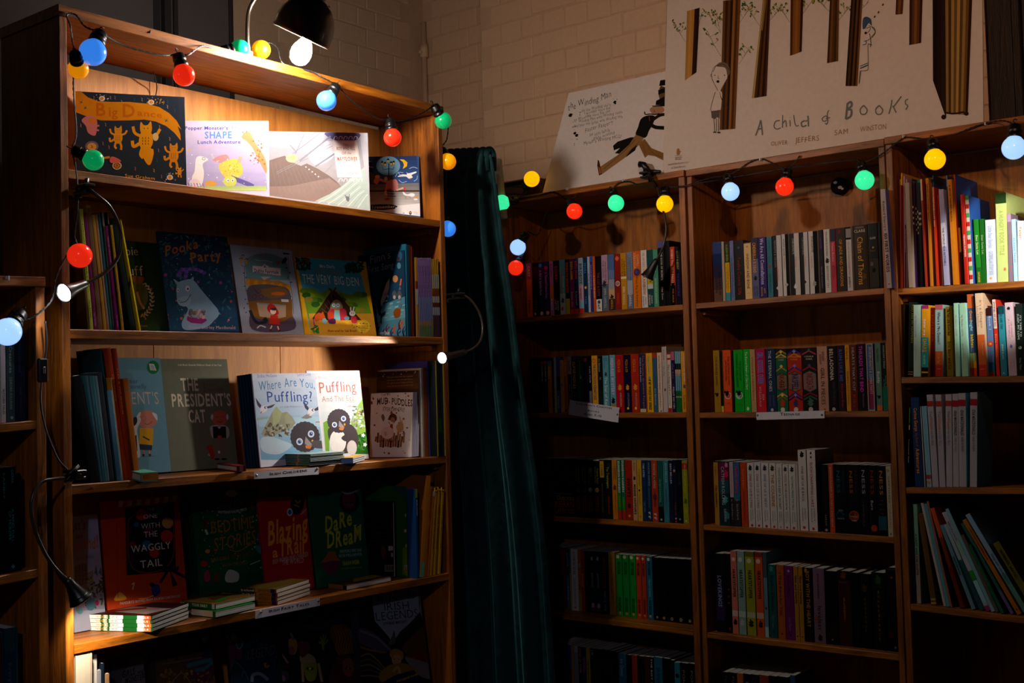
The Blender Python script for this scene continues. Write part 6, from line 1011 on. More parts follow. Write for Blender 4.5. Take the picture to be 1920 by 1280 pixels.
    a.poly([(1505, 858), (1590, 862), (1590, 892), (1510, 888)], 'b8a8b0'); a.line([(1190, 730), (1240, 790), (1280, 760)], 8, '4c1c30'); a.ell(1200, 830, 24, 24, '4c2028'); a.ell(1200, 830, 18, 18, '54443c'); a.ell(1275, 830, 24, 24, '4c2028'); a.ell(1275, 830, 18, 18, '54443c')
cover(zB, (455, 621.5), (570, 623.5), (432, 458), .08, 11, .01, '868c9a', 'pale grey picture book with red-hooded child and town river', d_dublin, (280, 420, 6.097), spinecol='4c1c18')
def d_den(a):
    a.grad([(290, 408), (760, 440), (905, 990), (370, 975)], '2c90a8', '60b0c0', 4)
    a.poly([(278, 405), (300, 408), (410, 980), (370, 975)], 'e0a010')
    a.poly([(345, 640), (420, 640), (480, 680), (560, 640), (700, 690), (780, 670), (830, 700), (880, 880), (390, 870)], '688c1c')
    for i in range(26): a.ell(360+(i*53) % 460, 660+(i*37) % 150, 34, 22, ['587c18', '7c9c20', '406818', '98802c', '2c5c1c'][i % 5], 10)
    a.poly([(395, 830), (870, 830), (905, 990), (410, 978)], 'd09028')
    leaves(a, 60, 300, 412, 405, 500, ['1c4820', '2c5c24', '103818'], 16, random.Random(2)); leaves(a, 60, 672, 450, 800, 520, ['1c4820', '2c5c24', '103818'], 16, random.Random(4))
    a.specks(12, 310, 420, 400, 480, 5, ['a83828'])
    a.poly([(420, 870), (565, 660), (600, 665), (790, 880), (740, 880), (590, 700), (470, 880)], '3c2410'); a.poly([(480, 880), (580, 690), (740, 880)], '201408')
    a.line([(545, 640), (600, 690)], 12, '4c2c14'); a.line([(600, 635), (560, 700)], 12, '4c2c14')
    for i in range(6): a.line([(440+i*24, 860-i*34), (500+i*16, 872-i*24)], 6, '5c3c1c')
    # owl teacher
    a.blob([(560, 770), (590, 728), (625, 735), (650, 780), (645, 860), (600, 880), (555, 850)], 'a06c38'); a.ell(583, 768, 20, 22, '58a0b0'); a.ell(615, 768, 20, 22, '58a0b0'); a.ell(583, 768, 13, 14, 'f0e8e0'); a.ell(615, 768, 13, 14, 'f0e8e0'); a.ell(584, 768, 4, 5, '181008'); a.ell(614, 768, 4, 5, '181008'); a.poly([(595, 780), (605, 780), (600, 795)], 'e0a020')
    a.blob([(545, 810), (585, 800), (590, 880), (540, 870)], 'b02838'); a.blob([(625, 800), (670, 800), (680, 860), (630, 880)], 'b02838'); a.poly([(588, 805), (625, 805), (632, 880), (585, 880)], '78a8a8')
    # fox, rabbit, badger cubs
    a.blob([(440, 850), (470, 825), (500, 840), (520, 870), (480, 880), (445, 890)], 'c04c18'); a.poly([(480, 840), (500, 815), (520, 860), (490, 862)], 'c04c18'); a.blob([(500, 870), (525, 870), (525, 905), (500, 900)], '78a8b0')
    a.blob([(535, 825), (575, 820), (585, 855), (555, 865)], 'b83c18'); a.blob([(540, 880), (590, 870), (595, 905), (550, 905)], '501c48')
    a.ell(722, 830, 23, 20, 'd8ccc4'); a.line([(712, 812), (708, 782)], 9, 'd8ccc4'); a.line([(728, 812), (735, 780)], 9, 'd8ccc4'); a.blob([(712, 855), (750, 855), (755, 900), (718, 900)], 'b82c30'); a.ell(716, 828, 3, 4, '181010'); a.ell(730, 828, 3, 4, '181010')
    a.ell(680, 865, 20, 16, '688090'); a.poly([(665, 890), (700, 890), (695, 915), (670, 912)], 'd8a018')
    a.text("Mrs Owl's", 478, 486, 590, 492, 22, 'd8ece8', 1, .05); a.text('FOREST SCHOOL', 447, 524, 642, 534, 22, '9c7038', 1); a.text('THE', 352, 600, 440, 608, 66, 'e0ecec', 0, .12); a.text('VERY', 458, 606, 568, 614, 66, 'e0ecec', 0, .12); a.text('BIG DEN', 588, 612, 775, 628, 62, 'e0ecec', 0, .12)
    a.text('Illustrated by Seb Braun', 538, 968, 755, 968, 17, '4c2c10', 1); a.ell(805, 928, 52, 50, 'e0b020', 20); a.ell(805, 928, 47, 45, 'e8b828', 20)
    for i, t in enumerate(('A story', 'to share &', 'activities', 'to try!')): a.text(t, 780-(0, 12, 10, -4)[i], 910+i*16, 832+(0, 10, 8, -10)[i], 912+i*16, 10, '8c3820', 1)
    leaves(a, 20, 415, 920, 470, 975, ['186c20', '2c8830'], 12, random.Random(6)); a.line([(438, 930), (430, 870)], 10, 'a83870'); a.specks(20, 720, 900, 880, 980, 4, ['388038', '203c78'])
cover(zB, (572, 623.5), (706, 627.5), (549, 481), .085, 11, .01, 'd89c10', 'bright picture book with owl teacher in a stick den, yellow spine', d_den, (480, 380, 4), spinecol='d89c10', yaw=-6)
def d_finn(a):
    a.grad([(760, 395), (1110, 308), (1145, 1000), (905, 990)], '12283c', '1c4c68', 5)
    a.poly([(905, 780), (1135, 700), (1145, 1000), (905, 992)], '488498'); a.poly([(880, 860), (1000, 760), (1130, 800), (1130, 860), (900, 900)], '5c98a4')
    for i in range(14): a.line([(960+(i*41) % 150, 740+(i*23) % 130), (985+(i*41) % 150, 733+(i*23) % 130)], 5, '98c0c4')
    # whale
    a.blob([(985, 548), (1004, 560), (1005, 610), (985, 680), (955, 750), (940, 800), (930, 850), (910, 800), (915, 740), (925, 680), (940, 620), (955, 570)], '141820', 6); a.poly([(1003, 565), (1000, 640), (975, 710), (940, 780), (935, 740), (955, 670), (980, 600)], 'b8a898')
    a.poly([(905, 790), (945, 830), (975, 808), (970, 840), (945, 862), (945, 912), (932, 900), (934, 850)], '283038'); a.poly([(975, 670), (995, 700), (990, 712), (960, 690)], '889098')
    a.text("Finn's", 852, 460, 1010, 415, 60, '98a0ac', 0); a.text('First Song', 836, 530, 1033, 488, 48, '98a0ac', 0)
    a.ell(1068, 398, 30, 40, '28506c'); a.ell(1070, 420, 9, 14, '501c20'); a.ell(1072, 472, 15, 24, '487c94')
    a.ell(1045, 570, 20, 27, 'c88850'); a.line([(1090, 570), (1082, 620)], 10, 'c85838'); a.poly([(1080, 620), (1070, 655), (1090, 650)], '6c5878')
    for x in (1040, 1078): a.blob([(x-18, 675), (x+2, 658), (x+16, 690), (x+8, 728), (x-10, 715)], '545058'); a.ell(x-2, 708, 10, 15, 'b0a8a8')
    a.blob([(1030, 820), (1055, 790), (1085, 800), (1080, 850), (1045, 865)], '8c4818'); a.line([(1080, 800), (1095, 760)], 6, '8c4818')
    for x, y, c in ((910, 930, '28284c'), (985, 930, '702028'), (1020, 960, '38284c'), (1040, 930, 'b85838'), (1080, 900, '5c1c28'), (1095, 890, 'c06020'), (1110, 950, '181c38'), (1070, 960, '28284c'), (960, 965, '401c30')): a.line([(x, y+50), (x-8, y+10), (x+6, y-24)], 16, c, w1=4); a.line([(x, y+20), (x+18, y)], 8, c)
    a.text('Gerry Daly', 908, 988, 1002, 985, 22, 'e8e0e0', 1)
cover(zB, (674, 625), (761, 629), (667, 480), .205, .3, .0025, '102840', 'deep blue picture book with orca, its cover facing the left post', d_finn, (480, 380, 4), yaw=-88, hard=False)
# --- third row ---
def man(a, x, y, s, shirt, legs):
    a.blob([(x-62*s, y+5*s), (x-45*s, y-45*s), (x, y-62*s), (x+45*s, y-45*s), (x+62*s, y+5*s), (x+30*s, y+48*s), (x-30*s, y+48*s)], 'c85c50')
    a.blob([(x-70*s, y-5*s), (x-60*s, y-35*s), (x-50*s, y-15*s), (x-58*s, y+12*s)], 'd8d0cc'); a.blob([(x+66*s, y-5*s), (x+58*s, y-35*s), (x+48*s, y-15*s), (x+56*s, y+12*s)], 'd8d0cc')
    a.ell(x-22*s, y-10*s, 4*s, 4*s, '201818', 8); a.ell(x+22*s, y-10*s, 4*s, 4*s, '201818', 8); a.line([(x-20*s, y+22*s), (x, y+30*s), (x+20*s, y+20*s)], 4*s, '501818')
def d_blue(a):
    a.text('Peter', 560, 422, 678, 420, 38, '485c64', 2); a.text('Donnelly', 560, 466, 748, 464, 42, '485c64', 2); a.text("PRESIDENT'S", 330, 590, 848, 586, 100, 'd0bca8', 0)
    a.ell(797, 292, 48, 54, '187838', 24); a.poly([(765, 262), (805, 266), (825, 318), (775, 314)], 'e0dce8')
    for i in range(5): a.line([(776+i*2, 275+i*8), (802+i*3, 277+i*8)], 3, '505058')
    a.blob([(665, 690), (700, 645), (770, 640), (820, 665), (830, 720), (790, 770), (720, 775), (680, 740)], 'd08068'); a.blob([(790, 655), (828, 670), (832, 715), (815, 700)], 'e0d8d8'); a.blob([(668, 690), (680, 660), (700, 650), (690, 690)], 'e0d8d8'); a.ell(722, 700, 22, 20, 'b86c58'); a.ell(722, 700, 18, 16, 'd08068'); a.line([(730, 742), (760, 748), (790, 725)], 4, '703028')
    a.poly([(690, 775), (800, 780), (795, 915), (686, 905)], 'e0a018'); a.poly([(690, 905), (790, 915), (788, 955), (690, 950)], '28384c'); a.line([(722, 955), (724, 1000)], 16, 'c87c68'); a.line([(768, 955), (772, 1000)], 16, 'c87c68'); a.line([(720, 985), (722, 1008)], 18, '282c38'); a.line([(770, 985), (776, 1006)], 18, '282c38')
    a.line([(715, 845), (770, 875)], 10, '28282c'); a.blob([(640, 700), (690, 690), (700, 720), (670, 790), (685, 900), (695, 1005), (660, 1000), (650, 900), (635, 800)], 'd8d4d4'); a.blob([(640, 700), (665, 690), (670, 730), (645, 760)], '20242c'); a.poly([(640, 850), (665, 830), (672, 960), (650, 960)], '28282c'); a.line([(700, 1008), (815, 1000)], 4, '507080')
cover(zC, (170, 876), (320, 872), (145, 670), .15, 8, .012, '6898a8', 'light blue picture book with old man in yellow coat hugging dog', d_blue, (100, 620, 4.2675))
def d_cat(a):
    a.text("Irish Book Awards Children's Book of the Year", 998, 280, 1348, 282, 16, 'd8d0b8', 1)
    c = 'e8d8b8'
    a.text('THE', 1025, 478, 1165, 478, 96, c, 1); a.text("PRESIDENT'S", 948, 606, 1425, 598, 98, c, 1); a.text('CAT', 1085, 734, 1222, 730, 98, c, 1)
    a.text('Peter', 1202, 446, 1300, 444, 32, '804838', 2); a.text('Donnelly', 1202, 486, 1358, 482, 36, '804838', 2)
    a.blob([(1262, 760), (1385, 760), (1408, 830), (1380, 865), (1290, 868), (1262, 830)], 'c0b8b0'); a.poly([(1275, 765), (1380, 765), (1385, 860), (1280, 860)], '2c181c'); a.poly([(1312, 768), (1342, 768), (1328, 786)], 'd8d0cc'); a.poly([(1275, 860), (1385, 855), (1378, 1020), (1345, 1020), (1330, 900), (1320, 1020), (1292, 1020)], '786858'); a.ell(1330, 850, 18, 14, 'b84038')
    man(a, 1332, 700, 1.05, None, None)
    a.ell(1310, 1026, 22, 8, '181418'); a.ell(1365, 1026, 22, 8, '181418')
    a.blob([(1225, 930), (1270, 910), (1280, 960), (1290, 1010), (1265, 1030), (1250, 980)], 'b02c20'); a.line([(1240, 985), (1250, 1000)], 8, 'd8d0c8'); a.line([(1270, 1000), (1270, 1032)], 12, 'b02c20'); a.ell(1325, 970, 9, 12, 'd8d4d0')
cover(zC, (320, 871), (446, 868), (308, 672.5), .16, 8, .012, '70705a', "olive grey picture book with THE PRESIDENT'S CAT in cream", d_cat, (100, 620, 4.2675), side='4c4c3c')
def chick(a, x, y, s, tilt=1):
    g = '4c4248'
    n = 22; a.poly([(x+(1+.045*(i % 2))*100*s*cos(2*pi*i/44), y+(1+.045*(i % 2))*104*s*sin(2*pi*i/44)) for i in range(44)], g)
    for dx, dy in ((-38*tilt, 34), (42*tilt, -20)):
        a.ell(x+dx*s, y+dy*s, 23*s, 25*s, 'dce4f0', 14); a.ell(x+dx*s, y+dy*s, 14*s, 15*s, '6878b8', 12); a.ell(x+dx*s, y+dy*s, 7*s, 8*s, '181828', 10); a.ell(x+(dx+3)*s, y+(dy-4)*s, 3*s, 3*s, 'ffffff', 6)
    a.poly([(x+4*s*tilt, y-2*s), (x+52*s*tilt, y+56*s), (x+20*s*tilt, y+62*s), (x-2*s*tilt, y+50*s)], 'a89898'); a.poly([(x+2*s*tilt, y+60*s), (x+50*s*tilt, y+60*s), (x+36*s*tilt, y+84*s), (x+6*s*tilt, y+80*s)], 'e08038'); a.ell(x+52*s*tilt, y+32*s, 8*s, 12*s, 'e0a020')
def d_puff1(a):
    a.grad([(178, 245), (700, 228), (770, 945), (255, 945)], 'e0e4f4', '7cb4d4', 10)
    a.poly([(225, 615), (740, 600), (760, 680), (240, 680)], 'b8d8e8'); a.line([(222, 622), (310, 608)], 18, 'a8c0b8')
    a.poly([(255, 738), (300, 650), (345, 560), (375, 517), (420, 570), (462, 562), (500, 600), (530, 650), (500, 690), (380, 740), (320, 780), (280, 760)], 'a8a488'); a.poly([(345, 560), (375, 517), (420, 570), (400, 640), (350, 680)], 'b8bc8c'); a.poly([(440, 600), (465, 565), (525, 650), (450, 660)], 'b0b090')
    leaves(a, 40, 290, 660, 480, 760, ['786c5c', '88806c', 'c8c4b0', '686050'], 16, random.Random(8)); a.blob([(250, 780), (330, 760), (420, 790), (500, 830), (400, 900), (270, 880)], 'c8dce8')
    a.poly([(572, 612), (620, 580), (665, 606), (620, 620)], '908c8c'); a.line([(690, 645), (722, 643)], 8, 'd87060')
    for x, y, s in ((280, 540, 1), (660, 560, -1)):
        a.blob([(x-34, y), (x-10, y-26), (x+22, y-20), (x+20, y+10), (x-20, y+34)], 'f0ecf0'); a.poly([(x-24, y-28), (x-72, y-92), (x-56, y-30), (x-34, y-6)], '4c4450'); a.poly([(x+18, y-18), (x+90, y-42), (x+60, y-12), (x+26, y-4)], '4c4450'); a.ell(x+10, y-12, 12, 10, '4c4450'); a.ell(x+14, y-12, 7, 6, 'f0ecf0'); a.line([(x-20, y+20), (x-30, y+34)], 8, 'e07040')
    chick(a, 605, 762, 1.15, 1); a.blob([(660, 800), (740, 795), (775, 850), (680, 850)], '5c5458')
    a.text('Erika McGann', 225, 290, 380, 284, 26, '8878b8', 2); a.text('Gerry Daly', 540, 278, 652, 272, 26, '8878b8', 2)
    a.text('Where', 238, 396, 415, 372, 74, '5890c0', 0, .08); a.text('Are', 442, 364, 540, 358, 72, '5890c0', 0, .08); a.text('You,', 566, 362, 684, 376, 66, '5890c0', 0, .08); a.text('Puffling?', 298, 484, 668, 478, 84, '3858a8', 0, .06); a.text('An Irish Adventure', 405, 532, 584, 526, 18, '9898b0', 2)
t, T, cw, ch = cover(zC, (489, 872), (608, 872), (471, 700), .085, 7, .004, 'dfe3f2', 'white and sea-blue picture book with puffling chick asking Where Are You', d_puff1, (430, 640, 4.267), hard=False)
def d_puff2(a):
    a.grad([(690, 232), (1078, 226), (1120, 900), (770, 900)], 'f0e8ec', 'c8dcd8', 6)
    a.poly([(1085, 350), (1060, 460), (1000, 560), (970, 640), (980, 700), (1040, 760), (1120, 900), (1120, 350)], '88b048'); a.poly([(750, 650), (800, 620), (800, 880), (770, 880)], '80b040'); a.poly([(1000, 760), (1118, 720), (1120, 900), (980, 900)], '2c6c20')
    leaves(a, 50, 990, 520, 1100, 700, ['d8ddd8', '6c7c58', '98a868', 'b8b8a8'], 16, random.Random(9)); leaves(a, 50, 980, 740, 1110, 860, ['3c8028', '205818', '5c9838'], 16, random.Random(12)); a.specks(16, 1000, 540, 1090, 660, 9, ['e0e0e0', 'd87050', '383840'])
    for x, y in ((1018, 795), (1070, 750), (1085, 825), (985, 840)):
        for k in range(5): a.ell(x+9*cos(k*1.257), y+9*sin(k*1.257), 8, 6, 'f0f0f8', 8, k*1.257)
    g = '4c4244'
    a.blob([(870, 700), (960, 660), (1020, 720), (1030, 820), (990, 880), (880, 880)], g, 4); a.blob([(790, 700), (850, 690), (840, 800), (800, 790)], g)
    a.ell(868, 800, 66, 95, 'f0ece8', 24); a.blob([(895, 770), (960, 730), (1000, 760), (940, 800)], g); a.ell(980, 850, 40, 60, 'd8d0cc')
    chick(a, 875, 635, .9, 1)
    a.text('Erika McGann', 640, 298, 800, 296, 22, 'd8b8c8', 2); a.text('Gerry Daly', 930, 292, 1040, 288, 22, 'd8c0cc', 2); a.text('Puffling', 716, 412, 1018, 400, 86, 'd06858', 0, .05); a.text('And The Egg', 742, 482, 1002, 474, 44, 'c88870', 0, .05)
    a.poly([(935, 525), (965, 505), (995, 525)], 'b8b4b4')
cover(zC, (592, 868), (692, 864), (575, 695), .10, 7, .004, 'ece4e8', 'white and green picture book with puffling chick holding an egg', d_puff2, (430, 640, 4.267), hard=False)
_ords = ('front', 'second', 'third', 'fourth', 'fifth', 'back')
for i in range(6):
    cover(zC, (489-i*5.4, 872+.3*i), (600-i*5.4, 872), (471-i*5.4, 700+.8*i), .0895+i*.0062, 7, .0048, '18304c', 'dark-backed copy behind the where-are-you puffling book, %s of six' % _ords[i], None, None, hard=False, side='0c1828', spinecol='28405c')
def d_mud(a):
    a.poly([(1100, 390), (1540, 375), (1545, 385), (1440, 935), (1120, 935)], 'f0e8e4')
    b = '50342c'
    a.text("There's", 1210, 440, 1288, 432, 28, b, 0, .1); a.text('MUD', 1180, 505, 1272, 500, 52, b, 1, .08); a.text('PUDDLES', 1298, 504, 1465, 520, 52, b, 1, .1); a.text('EVERYWHERE!', 1228, 556, 1404, 562, 32, b, 0, .2)
    rnd = random.Random(21); a.specks(44, 1110, 400, 1520, 900, 7, ['8c5030', '783c20', 'a06848'], rnd); a.ell(1137, 490, 11, 14, '904c28'); a.ell(1478, 542, 10, 12, '904c28'); a.ell(1152, 478-20, 7, 8, '904c28')
    for i in range(15): x = 1170+i*16; a.line([(x, 800+10*sin(i)), (x+6, 760-(i*31) % 50)], 14, ['8c5830', '704020', 'a87040'][i % 3])
    for i in range(9): x = 1210+i*20; a.line([(x, 845+4*sin(i*2)), (x+4, 790)], 17, ['8c5028', '5c3420', '9c6030'][i % 3])
    a.blob([(1335, 680), (1380, 640), (1395, 700), (1360, 730)], 'c89c68'); a.line([(1365, 600), (1370, 650)], 8, 'c8a878'); a.blob([(1216, 600), (1230, 580), (1244, 610), (1232, 640)], '706058')
    a.blob([(1275, 610), (1300, 575), (1335, 590), (1338, 630), (1300, 640)], '5c3c30'); a.ell(1308, 626, 18, 20, 'b87860'); a.poly([(1288, 660), (1308, 660), (1310, 705), (1282, 705)], 'b03828'); a.line([(1285, 660), (1276, 640)], 6, '906050'); a.line([(1312, 655), (1330, 632)], 6, '906050'); a.line([(1290, 705), (1292, 750)], 4, '403030'); a.line([(1302, 705), (1303, 748)], 4, '403030'); a.poly([(1283, 575), (1300, 550), (1310, 578)], 'b04030')
    a.ell(1265, 730, 52, 50, 'e8d0c8'); a.ell(1250, 738, 10, 22, 'd8a890')
_t, _T, _w, _h = cover(zC, (693, 867), (772, 860), (690, 738), .19, 5, .0035, 'f0e8e4', 'white picture book splattered with brown mud, front copy of the fan', d_mud, (430, 640, 4.267), yaw=-76, hard=False, side='c8c4dc')
for i in range(1, 6):
    cover(zC, (693, 867), (772, 860), (690, 738), .19, 5, .0038, 'd8d4e4', 'white-edged copy fanned behind the mud-splattered book, %s of six' % 'front second third fourth fifth sixth seventh'.split()[i], None, None, hard=False, side='b8b4cc', spinecol='c8c4dc', like=(_T, _w, _h), shift=(.0046*i, -.0012*i, .0003*i))
def d_night(a):
    a.grad([(1185, 250), (1545, 210), (1570, 375), (1180, 382)], '2c1810', '6c4420', 4)
    for i, t_ in enumerate(('They slept under thick stars together', 'and dreamt of where the night birds go.', 'The night brothers feeding, self-same', 'lovely stories and all of them true')): a.text(t_, 1262, 292+i*24, 1470, 280+i*24, 10, 'b89878')
    a.specks(10, 1200, 240, 1500, 280, 3, ['d8c8a8'])
cover(zC, (709, 866), (787, 862), (707, 697), .215, .3, .004, '4c2c18', 'brown starry back cover behind the mud-splattered book', d_night, (430, 640, 4.267), yaw=-88, hard=False)
# --- fourth row ---
def d_lets(a):
    a.grad([(120, 282), (308, 262), (310, 835), (135, 850)], '8c8ca8', '6c6470', 5)
    a.text("Let's", 100, 375, 192, 352, 60, '80283c', 1, .15); a.text('see', 137, 415, 178, 404, 26, '803850', 1, .1); a.text('Ireland!', 95, 500, 268, 465, 70, 'a85428', 1, .15); a.text('Sarah Bowie', 140, 545, 242, 528, 22, '484458')
    a.poly([(125, 580), (175, 560), (200, 560), (205, 620), (240, 600), (240, 720), (130, 730)], '685c58')
    for i in range(5): a.line([(128, 590+i*26), (205, 575+i*26)], 2.5, '3c3438')
    for i in range(4): a.line([(135+i*20, 570), (137+i*20, 690)], 2.5, '3c3438')
    leaves(a, 60, 190, 640, 308, 830, ['3c4428', '544c28', '2c3440', '68602c'], 14, random.Random(14)); a.poly([(245, 620), (256, 570), (268, 640)], '3c4c58'); a.poly([(272, 620), (284, 580), (294, 640)], '3c4c58')
    a.blob([(195, 790), (225, 770), (255, 790), (240, 840), (205, 840)], '3c5c68'); a.ell(262, 800, 12, 18, '882048'); a.ell(165, 690, 6, 8, '702040'); a.ell(160, 850, 18, 18, '48707c')
cover(zD, (140, 1183), (200, 1178), (136, 968), .12, 7, .01, '80808e', 'pale grey picture book about seeing Ireland, at left post', d_lets, (100, 880, 3.2))
def d_wag(a):
    a.grad([(325, 190), (802, 148), (830, 800), (335, 850)], '9c2410', '98300e', 4)
    for i in range(14): a.poly([(395+i*27, 190-i*2.6), (422+i*27, 187-i*2.6), (415+i*27, 222-i*2.4), (388+i*27, 226-i*2.4)], 'b8a898' if i % 2 == 0 else '901c14')
    a.poly([(430, 230), (725, 195), (735, 610), (440, 635)], '180f18'); a.line([(450, 300), (560, 218), (690, 230), (720, 330), (718, 520), (650, 600), (520, 615), (455, 540), (450, 300)], 4, '7c2418')
    for x, y, r, c in ((530, 270, 36, '8c2018'), (635, 245, 26, '205878'), (685, 320, 34, 'a87830'), (498, 330, 16, '1c4868'), (560, 450, 26, '1c5470'), (680, 400, 38, '982018'), (605, 500, 30, '981c14'), (475, 450, 20, '601818'), (570, 370, 24, '601830')): a.ell(x, y, r, r, c, 12)
    w_ = 'c8bcb4'
    a.text('THE', 562, 250, 608, 246, 20, w_, 2); a.text('ONE', 540, 296, 625, 288, 26, w_, 2); a.text('WITH', 527, 356, 640, 345, 30, w_, 2); a.text('THE', 543, 408, 627, 400, 34, w_, 2); a.text('WAGGLY', 468, 500, 706, 472, 42, w_, 0); a.text('TAIL', 522, 592, 655, 575, 44, w_, 0)
    a.blob([(650, 590), (690, 580), (720, 600), (750, 575), (745, 610), (705, 615), (660, 610)], '140c10'); a.line([(690, 600), (665, 640), (640, 680)], 16, '140c10'); a.poly([(700, 605), (745, 690), (715, 705)], '140c10'); a.line([(710, 605), (790, 645), (810, 670)], 18, '140c10')
    a.blob([(590, 700), (630, 690), (640, 740), (600, 762)], '1c2458'); a.ell(592, 690, 15, 14, '140c10'); a.line([(600, 755), (560, 770), (510, 775)], 6, 'c8702c'); a.line([(470, 690), (485, 680), (475, 720)], 5, 'c8a878'); a.blob([(365, 785), (395, 735), (440, 775)], 'c88828')
    a.text('FAVOURITE RHYMES FROM AN IRISH CHILDHOOD', 400, 812, 760, 765, 16, 'b8a098'); a.line([(380, 320), (388, 770)], 3, '7c1c0c'); a.line([(760, 290), (770, 680)], 3, '7c1c0c')
cover(zD, (205, 1170), (354, 1150), (202, 940), .13, 7, .014, '9a2a10', 'orange red picture book with waggly-tail title on black oval', d_wag, (100, 880, 3.2), spinecol='701c0c')
def d_bed(a):
    a.grad([(868, 155), (1262, 118), (1290, 600), (880, 690)], '0f3c20', '0d4a2c', 4)
    a.specks(120, 880, 150, 1260, 600, 3, ['a8b890', 'b88838', '58a070'], random.Random(31)); a.ell(1070, 142, 36, 22, 'b8b088')
    for i in range(9): q = pi*i/8; a.line([(1070+42*cos(q), 150+26*sin(q)), (1070+60*cos(q), 152+44*sin(q))], 3, 'a8a070')
    a.text('WRITTEN BY RACHEL PIERCE', 988, 262, 1160, 242, 15, 'a8a898', 1, 0, -.6); c = '8c5818'
    a.text('BEDTIME', 946, 385, 1205, 350, 72, c, 0, .05); a.text('STORIES', 962, 490, 1215, 440, 78, c, 0, .08); a.line([(1060, 480), (1110, 490), (1200, 440)], 5, c); a.text('INCREDIBLE', 945, 555, 1055, 538, 22, c); a.text('IRISH TALES', 1070, 535, 1205, 515, 24, '703810'); a.text('FROM THE PAST', 1015, 585, 1165, 565, 18, c)
    a.blob([(1165, 200), (1210, 160), (1255, 180), (1240, 225), (1190, 235)], '6c1c14'); a.line([(1210, 200), (1215, 250), (1195, 265)], 12, '3c1848'); a.line([(1060, 200), (1030, 222), (1000, 205)], 5, '488868'); a.line([(1085, 200), (1110, 215), (1138, 185)], 5, '488868')
    a.blob([(1225, 380), (1250, 390), (1262, 440), (1240, 450)], '702058'); a.blob([(1212, 460), (1240, 460), (1258, 500), (1230, 500)], '3c6878'); a.line([(915, 300), (920, 350)], 20, '581c14'); a.line([(912, 360), (925, 390)], 14, 'b0a8a0'); a.ell(905, 565, 22, 18, '982418'); a.blob([(905, 620), (930, 605), (940, 660), (910, 670)], '982c48'); a.blob([(965, 620), (990, 618), (1000, 660), (968, 668)], '5c3418'); a.blob([(1030, 640), (1055, 600), (1110, 620), (1105, 670), (1040, 675)], 'a8a8a0'); a.line([(1180, 570), (1240, 545)], 4, 'a8b8b0'); a.ell(925, 490, 14, 12, 'b07828')
cover(zD, (377, 1112), (500, 1088), (370, 925), .15, 7, .016, '0f4024', 'green jacketed treasury with gold BEDTIME STORIES title', d_bed, (100, 880, 3.2), spinecol='0c3018')
for i, w_ in enumerate(('nearest', 'middle', 'furthest')):
    cover(zD, (371-i*5, 1115+i*2), (480, 1100), (364-i*5, 928+i), .167+i*.0175, 7, .016, '0f3a22', 'green copy packed behind the bedtime stories treasury, %s of three' % w_, None, None, spinecol='0d2c1a')
def d_blaz(a):
    a.poly([(148, 178), (425, 142), (442, 585), (158, 578)], 'a01018')
    y = 'd88c20'
    a.text('Blazing', 165, 462, 408, 395, 140, y, 1, .2); a.text('a', 195, 530, 228, 522, 60, y, 1); a.text('TRail', 235, 520, 385, 490, 100, y, 1, .2)
    a.text('IRISH WOMEN WHO CHANGED', 196, 568, 408, 520, 28, 'c0a8a0', 0, .1); a.text('THE WORLD', 252, 574, 384, 556, 30, 'c0a8a0', 0, .1)
    a.blob([(310, 170), (345, 150), (385, 160), (380, 230), (340, 272), (305, 240)], '140c10'); a.line([(330, 180), (345, 200), (365, 185)], 8, '8c5818'); a.line([(325, 210), (355, 225)], 8, '8c5818'); a.ell(298, 255, 17, 24, 'a8b8c8'); a.ell(298, 255, 10, 15, '304868'); a.ell(388, 255, 20, 22, 'a83838'); a.line([(365, 270), (405, 235)], 5, 'c8a0a0'); a.text('THE O', 165, 208, 205, 202, 9, '3c0808')
cover(zD, (500, 1072), (586, 1062), (497, 934), .12, 7, .008, 'a01018', 'red picture book with yellow BLAZING A TRAIL brush title', d_blaz, (450, 880, 3.2), spinecol='680c10')
def d_dare(a):
    a.poly([(440, 138), (758, 110), (775, 600), (455, 600)], '0e4c34')
    y = 'a8a828'
    a.text('DaRe', 508, 378, 672, 335, 92, y, 1, .12); a.text('To', 682, 368, 718, 360, 34, y, 1); a.text('DReaM', 520, 478, 728, 424, 96, y, 1, .12)
    for i, (t_, x0, x1) in enumerate((('IRISH PEOPLE WHO TOOK', 600, 730), ('ON THE WORLD (AND WON!)', 594, 732))): a.text(t_, x0, 500+i*27, x1, 490+i*25, 17, '90a8a8', 1)
    a.text('SARAH WEBB', 618, 575, 715, 565, 24, y, 1); a.text('ILLUSTRATED BY GRAHAM CORCORAN', 605, 600, 732, 590, 9, '88943c')
    a.ell(656, 190, 60, 72, '120c14'); a.ell(652, 178, 40, 55, '5c1438'); a.line([(600, 128), (650, 145), (720, 118)], 8, '708890'); a.ell(640, 200, 9, 6, '180c14'); a.ell(668, 198, 9, 6, '180c14')
    a.poly([(482, 560), (515, 520), (530, 490), (570, 492), (585, 530), (606, 545), (540, 552)], '8c5020'); a.blob([(498, 560), (590, 548), (585, 600), (540, 625), (505, 600)], '5c1838'); a.text('THE O', 485, 170, 522, 165, 8, '0a2818')
cover(zD, (594, 1070), (692, 1068), (590, 923), .11, 7, .012, '0e4c34', 'green picture book with yellow DARE TO DREAM brush title', d_dare, (450, 880, 3.2), spinecol='14100c')
